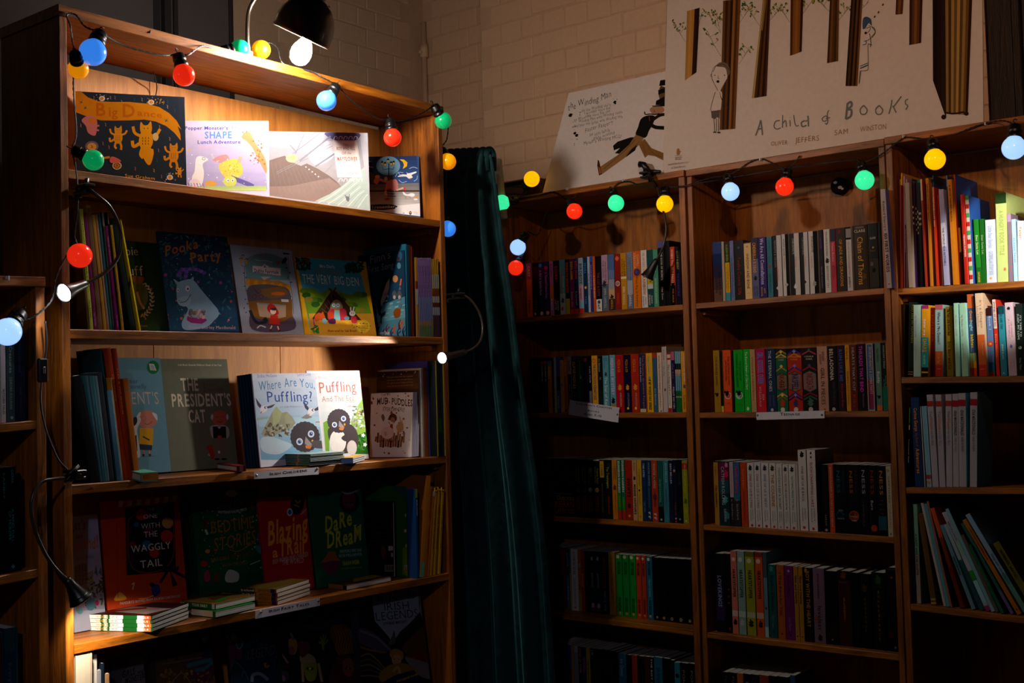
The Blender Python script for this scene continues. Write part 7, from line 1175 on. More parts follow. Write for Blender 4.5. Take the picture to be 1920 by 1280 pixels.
def d_bi(a):
    a.poly([(780, 180), (970, 185), (965, 625), (780, 605)], '0c0809')
    a.text('BLACK & IRISH', 959, 222, 961, 360, 11, 'c8c8c8')
    for i in range(5): a.line([(790, 350+i*26), (890, 352+i*26)], 2, '48402c')
    a.blob([(900, 320), (920, 290), (935, 330), (920, 370)], '3c2014'); a.blob([(845, 480), (862, 455), (875, 500), (860, 540)], '5c3018'); a.poly([(890, 458), (922, 460), (922, 485), (890, 488)], 'a89888'); a.poly([(905, 500), (935, 500), (935, 525), (908, 525)], 'a87878'); a.rect(868, 572, 932, 612, '807060')
    for i in range(12): a.rect(872+i*5, 576, 874+i*5+(i % 3), 606, '0c0809')
cover(zD, (666, 1070), (738, 1079), (663, 937), .235, .5, .012, '0c0809', 'black book showing its back cover with price stickers', d_bi, (450, 880, 3.2), yaw=-88, side='0c0809')
def d_grn(a):
    a.poly([(975, 100), (1085, 108), (1065, 640), (975, 628)], '1c5420'); a.poly([(900, 95), (1085, 108), (1082, 230), (985, 160)], '24444c'); a.poly([(975, 470), (1060, 465), (1050, 642), (975, 630)], '5c7c14')
    for x, y in ((1005, 275), (1045, 345), (1008, 458), (1000, 368), (1058, 398)): a.poly([(x-16, y-8), (x+14, y-10), (x+16, y+8), (x-14, y+10)], 'b09c90')
    a.rect(985, 575, 1032, 612, 'b0a090')
    for i in range(9): a.rect(988+i*5, 580, 990+i*5+(i % 2), 602, '181410')
    a.rect(985, 604, 1030, 610, 'a01c14')
cover(zD, (681, 1072), (764, 1081), (678, 909), .225, .3, .005, '1c5420', 'green book back cover with blue sky, beside black book', d_grn, (450, 880, 3.2), yaw=-88, side='385c10')
# --- bottom row ---
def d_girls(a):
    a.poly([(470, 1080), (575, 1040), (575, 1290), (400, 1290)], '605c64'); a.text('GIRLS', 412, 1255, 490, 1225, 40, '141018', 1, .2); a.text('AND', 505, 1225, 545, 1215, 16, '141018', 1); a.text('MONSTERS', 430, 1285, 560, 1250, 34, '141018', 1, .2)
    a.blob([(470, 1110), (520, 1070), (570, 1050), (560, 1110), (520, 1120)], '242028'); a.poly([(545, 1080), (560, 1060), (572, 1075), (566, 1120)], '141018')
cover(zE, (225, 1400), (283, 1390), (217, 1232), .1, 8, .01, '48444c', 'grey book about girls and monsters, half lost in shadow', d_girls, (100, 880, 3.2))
def d_spark(a):
    a.grad([(600, 990), (985, 930), (1020, 1290), (620, 1290)], '2c1c2c', '54381c', 6); a.blob([(620, 1020), (760, 1000), (800, 1100), (700, 1160), (620, 1120)], '4c3424'); a.blob([(850, 960), (960, 950), (980, 1100), (900, 1120)], '1c1c40'); a.blob([(800, 1180), (920, 1160), (980, 1250), (860, 1280)], '48203c'); a.ell(905, 1022, 17, 18, '8898a0')
    a.text('Sparks', 672, 1048, 850, 995, 52, '0c0810', 1, .15); a.text('from the', 707, 1085, 835, 1060, 30, '0c0810', 1, .1); a.text('Flagstones', 672, 1142, 882, 1095, 42, '0c0810', 1, .15); a.text('Irish Folk Traditions & Calendar Customs', 650, 1172, 890, 1130, 10, '807078')
    a.line([(800, 1180), (870, 1160), (950, 1140)], 26, '28606c'); a.line([(850, 1205), (910, 1190), (960, 1150)], 20, '28606c'); a.specks(50, 640, 1200, 1000, 1290, 8, ['785820', '583c18', '8c6c28'], random.Random(6)); a.line([(700, 1290), (770, 1220), (830, 1290)], 5, '806c50')
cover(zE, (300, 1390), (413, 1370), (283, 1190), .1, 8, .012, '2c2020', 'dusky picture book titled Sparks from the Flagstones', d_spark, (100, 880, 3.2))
def d_myth(a):
    a.grad([(85, 370), (560, 260), (600, 869), (150, 869)], '06080c', '10283c', 5); a.specks(50, 100, 350, 560, 700, 3, ['407080', '687888'], random.Random(8))
    s = '48444c'
    a.text('IRISH', 318, 422, 488, 390, 84, s, 2); a.text('MYTHS', 300, 528, 520, 478, 84, s, 2); a.text('AND', 400, 560, 470, 545, 40, s, 2); a.text('LEGENDS', 290, 672, 560, 615, 84, s, 2)
    a.blob([(95, 440), (130, 400), (190, 410), (215, 470), (210, 560), (190, 650), (140, 740), (120, 600), (110, 500)], '481838'); a.ell(172, 475, 24, 34, '8c7498'); a.ell(222, 530, 30, 50, '587878'); a.ell(222, 530, 24, 42, '203c40'); a.line([(115, 470), (150, 520)], 14, '8c7498'); a.blob([(190, 600), (240, 580), (245, 650), (210, 670)], '4c1840')
    a.poly([(430, 700), (460, 690), (450, 720), (485, 715), (470, 740), (440, 735)], '8c5c14'); a.line([(330, 860), (340, 800), (400, 790), (470, 840)], 28, '607080'); a.line([(130, 800), (180, 690), (260, 760), (300, 840)], 5, '485c58'); a.line([(260, 760), (240, 820)], 5, '485c58')
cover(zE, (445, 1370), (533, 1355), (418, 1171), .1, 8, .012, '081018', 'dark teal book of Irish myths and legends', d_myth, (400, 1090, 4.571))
def d_celt(a):
    a.grad([(560, 260), (1230, 130), (1265, 869), (600, 869)], '060808', '100c0e', 4)
    a.blob([(700, 260), (850, 200), (1050, 190), (1100, 330), (900, 420), (760, 380)], '0c2028'); r = '481410'
    a.text('CELTIC GODS', 700, 300, 1110, 215, 74, r, 2); a.text('AND', 900, 310, 960, 298, 26, r, 2); a.text('GODDESSES', 735, 395, 1105, 318, 74, r, 2)
    a.blob([(1010, 390), (1090, 365), (1160, 390), (1200, 470), (1220, 560), (1150, 620), (1080, 640), (1040, 560), (1000, 450)], '4c2c10', 4)
    for i in range(7): a.line([(1030+i*22, 400), (1060+i*24, 480), (1050+i*22, 560), (1080+i*20, 620)], 5, '7c5420')
    a.line([(940, 585), (935, 530), (900, 520)], 20, '58641c'); a.line([(935, 540), (918, 470)], 10, '58641c'); a.line([(935, 540), (942, 450)], 10, '58641c'); a.line([(940, 540), (965, 460)], 10, '58641c'); a.line([(945, 545), (982, 500)], 10, '58641c')
    a.blob([(770, 700), (860, 660), (890, 740), (870, 840), (810, 850), (780, 780)], '606818'); a.ell(828, 745, 34, 13, '201c08'); a.ell(828, 745, 12, 9, 'a8a038'); a.blob([(740, 640), (790, 610), (860, 640), (870, 690), (760, 700)], '786858'); a.line([(760, 700), (770, 860)], 22, '80644c'); a.line([(900, 700), (930, 860)], 22, '80644c')
    a.blob([(645, 500), (700, 490), (720, 550), (700, 620), (660, 610)], '8c5c20'); a.ell(672, 590, 26, 38, '6c3c40'); a.blob([(720, 530), (800, 510), (830, 580), (760, 650)], '4c1820'); a.line([(600, 640), (640, 700)], 16, '6c4858'); a.line([(590, 620), (605, 650)], 8, '6c4858'); a.line([(660, 440), (690, 500)], 18, '385864'); a.blob([(600, 390), (650, 360), (690, 400), (660, 440)], '28141c')
    a.blob([(1060, 650), (1150, 620), (1220, 680), (1250, 860), (1000, 869), (1010, 760)], '3c1c14'); a.blob([(1110, 680), (1180, 660), (1205, 760), (1160, 815), (1115, 770)], '6c3c2c'); a.ell(1155, 742, 26, 12, '201410'); a.ell(1155, 742, 9, 8, '88704c'); a.poly([(1125, 770), (1200, 775), (1170, 815), (1130, 800)], '7c2c1c')
    a.ell(600, 810, 50, 50, '2c2438'); a.ell(590, 830, 28, 28, '583c60'); a.line([(550, 730), (650, 735)], 20, '301818')
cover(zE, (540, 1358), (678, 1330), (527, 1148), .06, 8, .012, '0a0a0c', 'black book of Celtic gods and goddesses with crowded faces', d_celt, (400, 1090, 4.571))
def d_leg(a):
    a.poly([(1240, 130), (1850, 18), (1880, 869), (1270, 869)], '181824')
    a.poly([(1352, 100), (1790, 28), (1760, 180), (1770, 260), (1700, 340), (1600, 430), (1540, 520), (1440, 400), (1385, 340), (1365, 200)], '7c8498'); a.poly([(1790, 28), (1850, 18), (1860, 200), (1800, 330), (1770, 260), (1765, 150)], '6c6068')
    a.text('BEST-LOVED', 1402, 172, 1735, 142, 58, '10141c', 2); a.text('IRISH', 1460, 250, 1680, 232, 66, '10141c', 2); a.text('LEGENDS', 1390, 338, 1758, 302, 72, '10141c', 2); a.text('EITHNE MASSEY', 1458, 372, 1662, 352, 22, '1c2028', 1); a.poly([(1525, 85), (1555, 78), (1588, 82), (1558, 98)], '10141c')
    a.blob([(1250, 400), (1380, 440), (1450, 520), (1500, 590), (1430, 610), (1330, 560), (1255, 520)], '40384c', 4); a.line([(1256, 420), (1400, 480), (1520, 590)], 20, '5c5868'); a.line([(1258, 560), (1360, 590), (1480, 610)], 16, '6c4420')
    a.blob([(1620, 560), (1700, 470), (1800, 380), (1860, 330), (1868, 560), (1760, 600), (1660, 620)], '4c3418', 4); a.blob([(1640, 640), (1760, 600), (1868, 580), (1870, 680), (1760, 690)], '5c1814'); a.blob([(1640, 650), (1780, 680), (1872, 720), (1876, 830), (1760, 800)], '6c6468')
    for i in range(5): a.line([(1262, 640+i*42), (1340, 620+i*46), (1430, 700+i*30), (1480, 760+i*20)], 12, ['6c5024', '48403c'][i % 2])
    a.blob([(1500, 540), (1530, 470), (1550, 420), (1560, 520)], '40483c'); a.blob([(1515, 600), (1560, 575), (1620, 600), (1625, 660), (1580, 680), (1520, 650)], '8c6428'); a.ell(1570, 670, 42, 46, 'a07850'); a.ell(1552, 665, 7, 4, '281810'); a.ell(1588, 665, 7, 4, '281810'); a.blob([(1420, 800), (1500, 720), (1640, 700), (1760, 780), (1640, 840), (1460, 869)], '7c5c20'); a.line([(1540, 770), (1580, 730), (1600, 790)], 22, 'a07850')
    a.poly([(1440, 869), (1560, 800), (1720, 755), (1790, 869)], '101c38'); a.text('Irish Legends stories', 1570, 865, 1750, 800, 22, 'b88828', 1)
cover(zE, (682, 1328), (811, 1308), (670, 1117), .035, 8, .012, '202434', 'pale and multicoloured book of best-loved Irish legends', d_leg, (400, 1090, 4.571))

# ================================================================ BOOKS LYING FLAT
def flat_book(zb, fr, A, B, C_, n, i, total_h, base, label, draw=None, texts=(), bands=(), zoom=None, hard=False, group=None, dz=0, side=None, jx=0, jr=0, top=None):
    """A left, B near, C right bottom corners measured on the shelf; spine along A-B, page edges along B-C"""
    a = fr.pz(*A, zb); b = fr.pz(*B, zb); c = fr.pz(*C_, zb)
    ux = Vector((b[0]-a[0], b[1]-a[1], 0)); L_ = ux.length; ux.normalize(); uy = Vector((-ux.y, ux.x, 0))
    W_ = Vector((c[0]-b[0], c[1]-b[1], 0)).length
    h = total_h/n; z = zb+h*i+dz
    M = Matrix((ux, uy, Vector((0, 0, 1)))).transposed().to_4x4(); M.translation = Vector((a[0], a[1], z))+ux*jx
    M = fr.M @ M @ Matrix.Rotation(jr, 4, 'Z')
    t = thing('hardback_book' if hard else 'paperback_book', label, 'book', M, group)
    k = .0022 if hard else .0007; h -= .0004; bb = MB()
    bb.box(0, 0, 0, L_, W_, k, side or base); bb.box(0, 0, h-k, L_, W_, h, top or base); bb.box(0, 0, k, L_, k, h-k, base); bb.obj('cover', M_COVER, t)
    i_ = .003 if hard else .0004; p = MB()
    v0 = Matrix.Rotation(pi/2, 4, 'Y')
    p.box(i_, k+.0002, k+.0002, L_-i_, W_-i_, h-k-.0002); p.obj('page_block', M_PAGE2, t)
    if bands or texts:
        m_ = MB()
        for q, z_, col in bands: m_.add([(L_*q, -.0002, .0003), (L_*z_, -.0002, .0003), (L_*z_, -.0002, h-.0003), (L_*q, -.0002, h-.0003)], [(0, 1, 2, 3)], col)
        for s, q, z_, col in texts: put_text(m_, s, Vector((L_*q, 0, h*.25)), Vector((L_*(z_-q), 0, 0)), Vector((0, 0, h*.5)), col, Vector((0, -.0004, 0)), 1)
        m_.obj('spine_print', M_PRINT, t)
    if draw:
        T = fr.Mi @ M; Ti = T.inverted(); cc = Ti @ fr.cam
        ar = Art(None)
        def mp(px, py):
            r = Ti.to_3x3() @ fr.ray(px, py); s = (h-cc.z)/r.z; q = cc+r*s; return q.x, q.y
        ar.mp = mp; ar.zoom(*zoom); draw(ar)
        ar.mb.v = [(min(max(x, .001), L_-.001), min(max(zz, .001), W_-.001), h-y*.8) for x, y, zz in ar.mb.v]
        ar.mb.obj('cover_print', M_PRINT, t)
    return t
M_PAGE2 = M_PAGE.copy(); M_PAGE2.name = 'page_edges_flat'
for nd in M_PAGE2.node_tree.nodes:
    if nd.type == 'MAPPING': nd.inputs['Scale'].default_value = (3, 3, 1400)
zc_ = zC(1.9)+.001
ords4 = ('bottom', 'second lowest', 'second from top', 'top')
def d_rb(a):
    a.poly([(200, 862), (340, 815), (800, 830), (560, 880)], '3c1810'); a.poly([(330, 850), (480, 820), (760, 835), (560, 868)], '8c7068'); a.line([(240, 860), (560, 830)], 10, '702010')
for i in range(4):
    zz = zD(1.56)+.001
    flat_book(zz, LF, (159, 1181), (285, 1184), (352, 1158), 4, i, .0385, '0c5c20', 'green and white striped paperback in the lamplit flat stack, %s' % ords4[i], d_rb if i == 3 else None, [('THE BOOK', .16, .3, 'b07020'), ('SHORT HISTORY', .32, .5, '2c4830'), ('1.4', .88, .95, 'f0d8c8')], [(.0, .05, '10602a'), (.05, .24, 'e0d8c8'), (.28, .34, 'c8c0a8'), (.37, .57, 'e0d8cc'), (.57, .78, '0c4c18'), (.78, .88, 'e8e0d8'), (.88, .98, 'e05c28')], (100, 880, 3.2), group='flat stacks on the fourth shelf', jx=(0, .0015, -.001, .001)[i], top='281410')
def d_ire(a):
    a.poly([(660, 765), (890, 678), (1235, 708), (975, 800)], '584018'); a.poly([(960, 790), (1130, 730), (1240, 710), (1000, 795)], '2c6c20'); a.poly([(900, 760), (1020, 730), (1120, 740), (960, 785)], '3c2810'); a.poly([(1000, 745), (1100, 720), (1180, 715), (1100, 745)], 'a86c20')
    a.text('IRELAND', 745, 745, 990, 705, 34, '14100c', 1); a.line([(780, 700), (1100, 690)], 12, '8c6c28')
flat_book(zD(1.7)+.001, LF, (306, 1146), (404, 1157.5), (489, 1142), 1, 0, .016, '10641c', 'green paperback under the Ireland guide, lower of two', None, [('IRE', .3, .8, 'e0e0d8')], [(.55, .95, 'e8c8a0')], group='flat stacks on the fourth shelf')
flat_book(zD(1.7)+.018, LF, (306, 1132.5), (404.5, 1142.5), (490, 1127), 1, 0, .014, '10641c', 'green spined Ireland guide resting on another paperback', d_ire, [('IRELAND', .26, .42, 'f0e8e0'), ('YOUR DAILY', .56, .85, 'f0e8c8')], [(.93, .98, 'd8d0c0')], (100, 880, 3.2), group='flat stacks on the fourth shelf', top='6c4c1c')
def d_irl(a):
    a.poly([(1110, 612), (1220, 590), (1640, 600), (1500, 640)], '3c3010'); a.poly([(1160, 620), (1300, 600), (1600, 600), (1480, 632)], 'a07818'); a.specks(30, 1160, 598, 1560, 632, 10, ['2c3c14', '48300c', 'c09020'])
for i in range(4):
    flat_book(zD(2.05)+.001, LF, (450, 1131), (520, 1134), (617, 1117), 4, i, .0425, 'b06c20', 'orange and dark paperback in the white-paged flat stack, %s' % ords4[i], d_irl if i == 3 else None, [('Ireland', .05, .4, 'd8c8a8'), ('GUIDE TO FOLK TALES', .5, .82, '30200c')], [(0, .42, '2c2410'), (.84, .96, '1c1c40'), (.96, 1, 'a83820')], (100, 880, 3.2), group='flat stacks on the fourth shelf', jx=(.001, 0, .0015, -.002)[i], top='584414')
def d_sg(a):
    a.poly([(540, 625), (700, 600), (895, 632), (645, 680)], '4c3018'); a.poly([(640, 650), (790, 625), (850, 640), (680, 675)], 'a88018'); a.specks(14, 560, 615, 760, 650, 9, ['201408', '806018'])
flat_book(zD(2.3)+.001, LF, (616, 1102), (650, 1106), (731, 1089), 1, 0, .014, '8c5c28', 'single flat paperback right of the white-paged stack', d_sg, [], [(.8, 1, '0c0a0c')], (450, 880, 3.2), group='flat stacks on the fourth shelf', top='4c3418')
# third shelf
flat_book(zC(1.75)+.001, LF, (263, 903), (297, 901), (445, 884), 1, 0, .0215, 'c07818', 'orange spined hardback lying flat at the front of third shelf', None, [('MORTS', .15, .5, '805010')], [(.0, .08, '3c9080')], hard=True, group='flat books on the third shelf', side='48a088', top='58a890')
flat_book(zC(1.9)+.001, LF, (444, 884.5), (461, 883.5), (549, 872), 1, 0, .0165, '5c2014', 'dark red hardback lying flat, end on to the orange one', None, [], [(.3, .7, '8c5c48')], hard=True, group='flat books on the third shelf', side='7c1c20', top='701c20')
nst = 9
for i in range(nst):
    flat_book(zC(2.07)+.001, LF, (527, 872.5), (581, 873.5), (661, 868), nst, i, .0335, '14321c' if i % 2 else '10281a', 'thin green-black spined booklet in flat stack, %s' % ('bottom, second, third, fourth, fifth, sixth, seventh, eighth, top'.split(', ')[i]+(' from bottom' if 0 < i < 8 else ' one')), None, [], [(.0, .08, '1c1c14'), (.55, .62, 'b0683c'), (.8, .9, '2c5c28')], group='flat books on the third shelf', jx=random.uniform(-.003, .003), top='a8c8c8')
for i in range(3):
    flat_book(zC(2.25)+.001, LF, (640, 869), (662, 868.5), (736, 862), 3, i, .017, '4c6c98', 'thin pale booklet right of the flat stack, %s' % ('bottom', 'middle', 'top')[i], None, group='flat books on the third shelf', top='d8a030' if i == 2 else '7890c0')
# ================================================================ PAPER SHELF LABELS
def shelf_label(fr, BL, BR, TL, lines, label, zoom, pins, y=-.004, bow=0):
    P0 = fr.p3(*BL, y); P1 = fr.p3(*BR, y); ux = (P1-P0).normalized(); uz = Vector((-ux.z, 0, ux.x))
    M = fr.M @ Matrix((ux, Vector((0, 1, 0)), uz)).transposed().to_4x4(); Mt = Matrix((ux, Vector((0, 1, 0)), uz)).transposed().to_4x4(); Mt.translation = P0; M = fr.M @ Mt
    Ti = Mt.inverted(); c = Ti @ fr.cam
    def mp(px, py):
        r = Ti.to_3x3() @ fr.ray(px, py); q = c+r*(-c.y/r.y); return q.x, q.z
    w_, h = (P1-P0).length, mp(*TL)[1]
    t = thing('shelf_label', label, 'sign', M, 'paper shelf labels')
    b = MB(); n = 12; vs = []; fs = []
    cur = lambda x: -.003*abs(2*x/w_-1)**3
    for i in range(n+1):
        x = w_*i/n
        for yy in (0, .0006):
            for z in (0, h): vs.append((x, yy+cur(x)*bow, z))
    for i in range(n):
        k = 4*i; fs += [(k, k+4, k+5, k+1), (k+2, k+3, k+7, k+6), (k+1, k+5, k+7, k+3), (k, k+2, k+6, k+4)]
    fs += [(0, 1, 3, 2), (4*n, 4*n+2, 4*n+3, 4*n+1)]
    b.add(vs, fs, 'd0cad0'); b.obj('paper', M_PRINT, t)
    a = Art(mp); a.zoom(*zoom)
    for T in lines: a.text(*T[:6], '18161c', 1 if len(T) < 7 else 0, 0, 0, True)
    a.mb.v = [(x, yy+cur(x)*bow, z) for x, yy, z in a.mb.v]
    a.mb.obj('lettering', M_PRINT, t)
    for px, py in pins:
        x, z = mp(px, py); q = MB(); q.lathe([(.0, -.0035), (.0022, -.003), (.0036, -.0012), (.004, 0)], 12, Matrix.Translation((x, cur(x)*bow-.0002, z)) @ Matrix.Rotation(-pi/2, 4, 'X') @ Matrix.Scale(-1, 4, (0, 0, 1)) @ Matrix.Scale(-1, 4, (0, 0, 1)))
        q.v = [(vx_, -abs(vy_-cur(x)*bow)-.0 if False else vy_, vz_) for vx_, vy_, vz_ in q.v]
        q.obj('drawing_pin', M_STEEL, t)
shelf_label(LF, (478, 898), (599, 889), (477, 884), [('Irish Childrens', 322, 1072, 622, 1040, 22)], 'bowed paper strip reading IRISH CHILDRENS pinned under third shelf', (430, 640, 4.267), [(482, 890.5), (595.5, 879)], y=-.006, bow=-1)
shelf_label(LF, (479, 1160), (600, 1135), (478, 1145), [('Irish Fairy Tales', 172, 858, 414, 812, 17)], 'paper strip reading IRISH FAIRY TALES pinned under fourth shelf', (450, 880, 3.2), [(489, 1147), (596.5, 1126)])
shelf_label(RF, (1066, 777), (1159, 792), (1067.5, 749.5), [("Children's Chapter", 638, 733, 1002, 785, 19), ('Books', 757, 804, 872, 820, 18), ('Ages 7-12', 718, 838, 896, 864, 20)], "tilted paper label reading CHILDREN'S CHAPTER BOOKS AGES 7-12", (960, 620, 5.333), [(1157.5, 777)], y=-.003)
shelf_label(RF, (1418.5, 787), (1546, 784), (1417, 773), [('Teenage', 802, 782, 985, 780, 26)], 'paper strip reading TEENAGE pinned to the middle bookcase', (1300, 620, 4.923), [(1420.5, 778), (1541, 777.5)], y=-.003)

# ================================================================ LAMPS
def frame_to(v):
    """matrix whose +z points along v"""
    return Vector(v).to_track_quat('Z', 'Y').to_matrix().to_4x4()
def clip_lamp(fr, clip, clip_y, neck, head, mouth, label, lit, power=0, cone=60, r1=.028, clip_up=True, tgt=None, spotcol=(.93, .95, 1)):
    """neck: [(px, py, y)...]; head & mouth: (px, py, y) ends of the cone"""
    P = [fr.p3(a, b, c) for a, b, c in neck]; H = fr.p3(*head); Mo = fr.p3(*mouth)
    base = fr.p3(*clip, clip_y); T0 = fr.M @ Matrix.Translation(base)
    t = thing('clip_lamp', label, 'lamp', T0, 'gooseneck clip lamps')
    L_ = lambda v: v-base
    n = MB(); n.tube([L_(v) for v in spl(P+[H], 8)], .0042, 8); n.obj('gooseneck', M_NECK, t)
    d = (Mo-H); ln = d.length; Mz = Matrix.Translation(L_(H)) @ frame_to(d)
    h = MB(); k = r1
    h.lathe([(.0, -.004), (.008, -.003), (.0105, .004), (.0115, ln*.25), (k*.62, ln*.6), (k*.9, ln*.93), (k, ln), (k*.93, ln+.001), (k*.86, ln-.004), (k*.8, ln-.012), (.002, ln-.014)], 28, Mz)
    hd = h.obj('lamp_head', M_BLACK, t)
    e = MB(); e.lathe([(k*.84, ln-.0035), (k*.6, ln-.002), (.0005, ln-.0012)], 28, Mz); e.obj('lens', M_DISC if lit else M_LENS, hd)
    c = MB()   # spring clip: two jaws, hinge, pad
    c.box(-.013, -.05, .002, .013, .012, .010, bev=.002); c.box(-.013, -.046, -.012, .013, .004, -.005, bev=.002); c.box(-.012, -.022, -.006, .012, -.012, .003)
    c.lathe([(.0075, -.014), (.009, -.012), (.009, .012), (.0075, .014)], 14, Matrix.Translation((0, -.017, -.001)) @ Matrix.Rotation(pi/2, 4, 'Y'), cap=True)
    c.box(-.011, .004, -.02, .011, .0115, -.006, bev=.002); c.tube([(0, -.03, .01), (0, -.034, .02), L_(P[0])], .006, 8)
    c.obj('clip', M_BLACK, t)
    if lit:
        p0 = fr.w(Mo+d.normalized()*.004); tg = fr.w(tgt) if tgt is not None else fr.w(Mo+d)
        light('clip_lamp_beam', 'SPOT', p0, tg, power, spotcol, .012, cone, .35)
    return t
M_NECK = mat('brown_black_flex', '3c322a', .35, .3); M_LENS = mat('unlit_lens', '505050', .2)
clip_lamp(LF, (148, 356), -.014, [(163, 352, -.05), (182, 366, -.07), (206, 388, -.08), (222, 420, -.085), (227, 452, -.085), (220, 484, -.085), (200, 508, -.085), (178, 522, -.085)], (160, 532, -.085), (119, 549, -.10), 'lit black clip lamp curving down beside the left post, second shelf', True, 2.2, 75, .023, tgt=LF.p3(120, 600, -.01))
clip_lamp(LF, (846, 556), -.014, [(862, 552, -.03), (880, 560, -.05), (898, 585, -.07), (905, 615, -.085), (900, 640, -.095), (886, 654, -.1)], (872, 660, -.1), (828, 671, -.12), 'lit black clip lamp on the right post of the left bookcase', True, 11, 92, .019, tgt=LF.p3(585, 745, .1), spotcol=(1, .93, .85))
clip_lamp(LF, (132, 888), -.014, [(122, 896, -.04), (100, 898, -.05), (78, 904, -.055), (62, 928, -.06), (59, 960, -.06), (68, 1000, -.062), (86, 1040, -.066), (108, 1070, -.072)], (126, 1086, -.078), (152, 1124, -.085), 'black clip lamp bending down to the lowest shelves at left', True, 7.5, 70, .028, tgt=LF.p3(185, 1200, .0), spotcol=(1, .88, .72))
clip_lamp(RF, (1218, 330), -.017, [(1232, 350, -.02), (1240, 380, -.04), (1247, 410, -.05), (1249, 432, -.055), (1244, 460, -.06), (1235, 480, -.062)], (1231, 487, -.063), (1213, 520, -.075), 'unlit black clip lamp drooping from the top of the narrow bookcase', False, r1=.024)
# thumb lever of that clip standing above the shelf edge
q = MB(); b0 = RF.p3(1216, 322, -.01); b1 = RF.p3(1199, 308, -.012)
q.tube([b0, (b0+b1)/2+Vector((0, 0, .012)), b1], [.012, .011, .012], 10); q.tube([b0, RF.p3(1238, 322, -.015)], [.010, .006], 10)
o = q.obj('clip_lever', M_BLACK); pr = [x for x in COL.objects if x.name.startswith('clip_lamp') and x.type == 'EMPTY'][-1]; o.parent = pr; o.matrix_world = RF.M
# clip lamp just outside the right edge that lights the board books
clip_lamp(RF, (2060, 300), -.02, [(2055, 310, -.12), (2060, 330, -.2), (2050, 352, -.27)], (2035, 366, -.3), (1996, 392, -.3), 'black clip lamp just beyond the right edge, over the board books', True, 17, 60, .022, tgt=RF.p3(1915, 480, .0), spotcol=(1, .95, .86))

# ---- big lamp on top of the left bookcase
yb = -.12
bc = LF.p3(565, 98, yb)
t = thing('gooseneck_lamp', 'black domed lamp with glaring bulb and steel gooseneck on left bookcase', 'lamp', LF.M @ Matrix.Translation(bc))
L_ = lambda v: Vector(v)-bc
ax = (LF.R3 @ (U_*.9+R_*.42-F_*.14)).normalized()
Mz = Matrix.Translation(ax*.05-LF.R3 @ R_*.02) @ frame_to(ax) @ Matrix.Scale(1.28, 4)
s = MB()
s.lathe([(.060, -.004), (.0625, -.002), (.0630, .004), (.0620, .022), (.0580, .04), (.0500, .056), (.0390, .069), (.0240, .078), (.019, .082), (.019, .11), (.016, .114), (.0, .116)], 48, Mz)
s.lathe([(.0605, -.002), (.0600, .020), (.0560, .038), (.0480, .053), (.0370, .066), (.0220, .075), (.012, .076)], 48, Mz)
sh = s.obj('lamp_shade', mat('black_enamel', '5a544e', .3, .2, coat=.5), t)
v = MB()
for i in range(10):
    q = 2*pi*i/10; v.box(-.003, .0245, .0765, .003, .032, .0785, M=Mz @ Matrix.Rotation(q, 4, 'Z'))
v.obj('vent_slots', M_STEEL, sh)
b = MB(); b.lathe([(.0, -.036), (.012, -.034), (.022, -.026), (.0275, -.012), (.028, 0), (.026, .012), (.019, .026), (.014, .036), (.0135, .05)], 28, Matrix.Translation((0, 0, 0)) @ frame_to(ax)); b.obj('lamp_bulb', M_LAMPW, t)
g = MB(); top = L_(bc)+ax*.2
p9 = LF.p3(467, 108, .02); p9.z = LZ['T'](p9.x)+.016; pts = [L_(p9), L_(LF.p3(464, 70, .02)), L_(LF.p3(466, 25, .02)), L_(LF.p3(478, -2, .0)), L_(LF.p3(500, -18, -.03))+Vector((0, 0, .01)), top+ax*.03, top]
g.tube(spl(pts, 8), .0058, 10); g.obj('gooseneck', mat('brushed_steel_flex', 'a89888', .3, 1), t)
c = MB(); p0 = L_(LF.p3(468, 112, 0)); zt_ = LZ['T'](LF.pix(468, 112)[0])+.0008-bc.z; p0.z = zt_-.004; c.box(p0.x-.016, p0.y+.002, zt_, p0.x+.016, p0.y+.05, zt_+.014, bev=.002); c.lathe([(.009, 0), (.009, .012), (.007, .014)], 16, Matrix.Translation(Vector((p0.x, p0.y+.02, zt_+.012)))); c.obj('clamp', M_BLACK, t)

# ================================================================ FESTOON BULBS AND CABLE
def festoon(fr, px, py, rpx, y, col, sdir, label, hook=True):
    """globe centre at px,py on plane y; sdir = measured point towards which the socket points"""
    C_ = fr.p3(px, py, y); dp = (fr.w(C_)-CAM).dot(F_); r = rpx*dp/FPX
    S = fr.p3(*sdir[:2], sdir[2] if len(sdir) > 2 else y); ax = (S-C_).normalized()
    Mz = frame_to(ax); t = thing('festoon_bulb', label, 'string light', fr.M @ Matrix.Translation(C_), 'coloured festoon bulbs')
    g = MB(); pr = [(0.0005, -r)]
    for i in range(1, 15):
        a = -pi/2+i*(pi*.80)/14; pr.append((r*cos(a), r*sin(a)))
    pr += [(r*.58, r*.86), (r*.60, r*.90), (r*.56, r*.98)]
    g.lathe(pr, 32, Mz); g.obj('globe', GLB[col], t)
    s = MB(); s.lathe([(r*.62, r*.84), (r*.66, r*.9), (r*.66, r*1.12), (r*.58, r*1.16), (r*.58, r*1.45), (r*.64, r*1.5), (r*.6, r*1.56), (r*.56, r*2.0), (r*.46, r*2.12), (.0005, r*2.14)], 20, Mz)
    so = s.obj('socket', M_BLACK, t)
    if hook:
        h = MB(); z = r*2.1; q = [Vector((0, 0, z)), Vector((0, 0, z+r*.22)), Vector((r*.16, 0, z+r*.4)), Vector((r*.05, 0, z+r*.62)), Vector((-r*.16, 0, z+r*.5))]
        h.tube([Mz @ v for v in spl(q, 4)], r*.055, 6); h.obj('hook', M_RUB, so)
    return fr.w(C_+ax*r*2.2)
F = festoon
S = {}
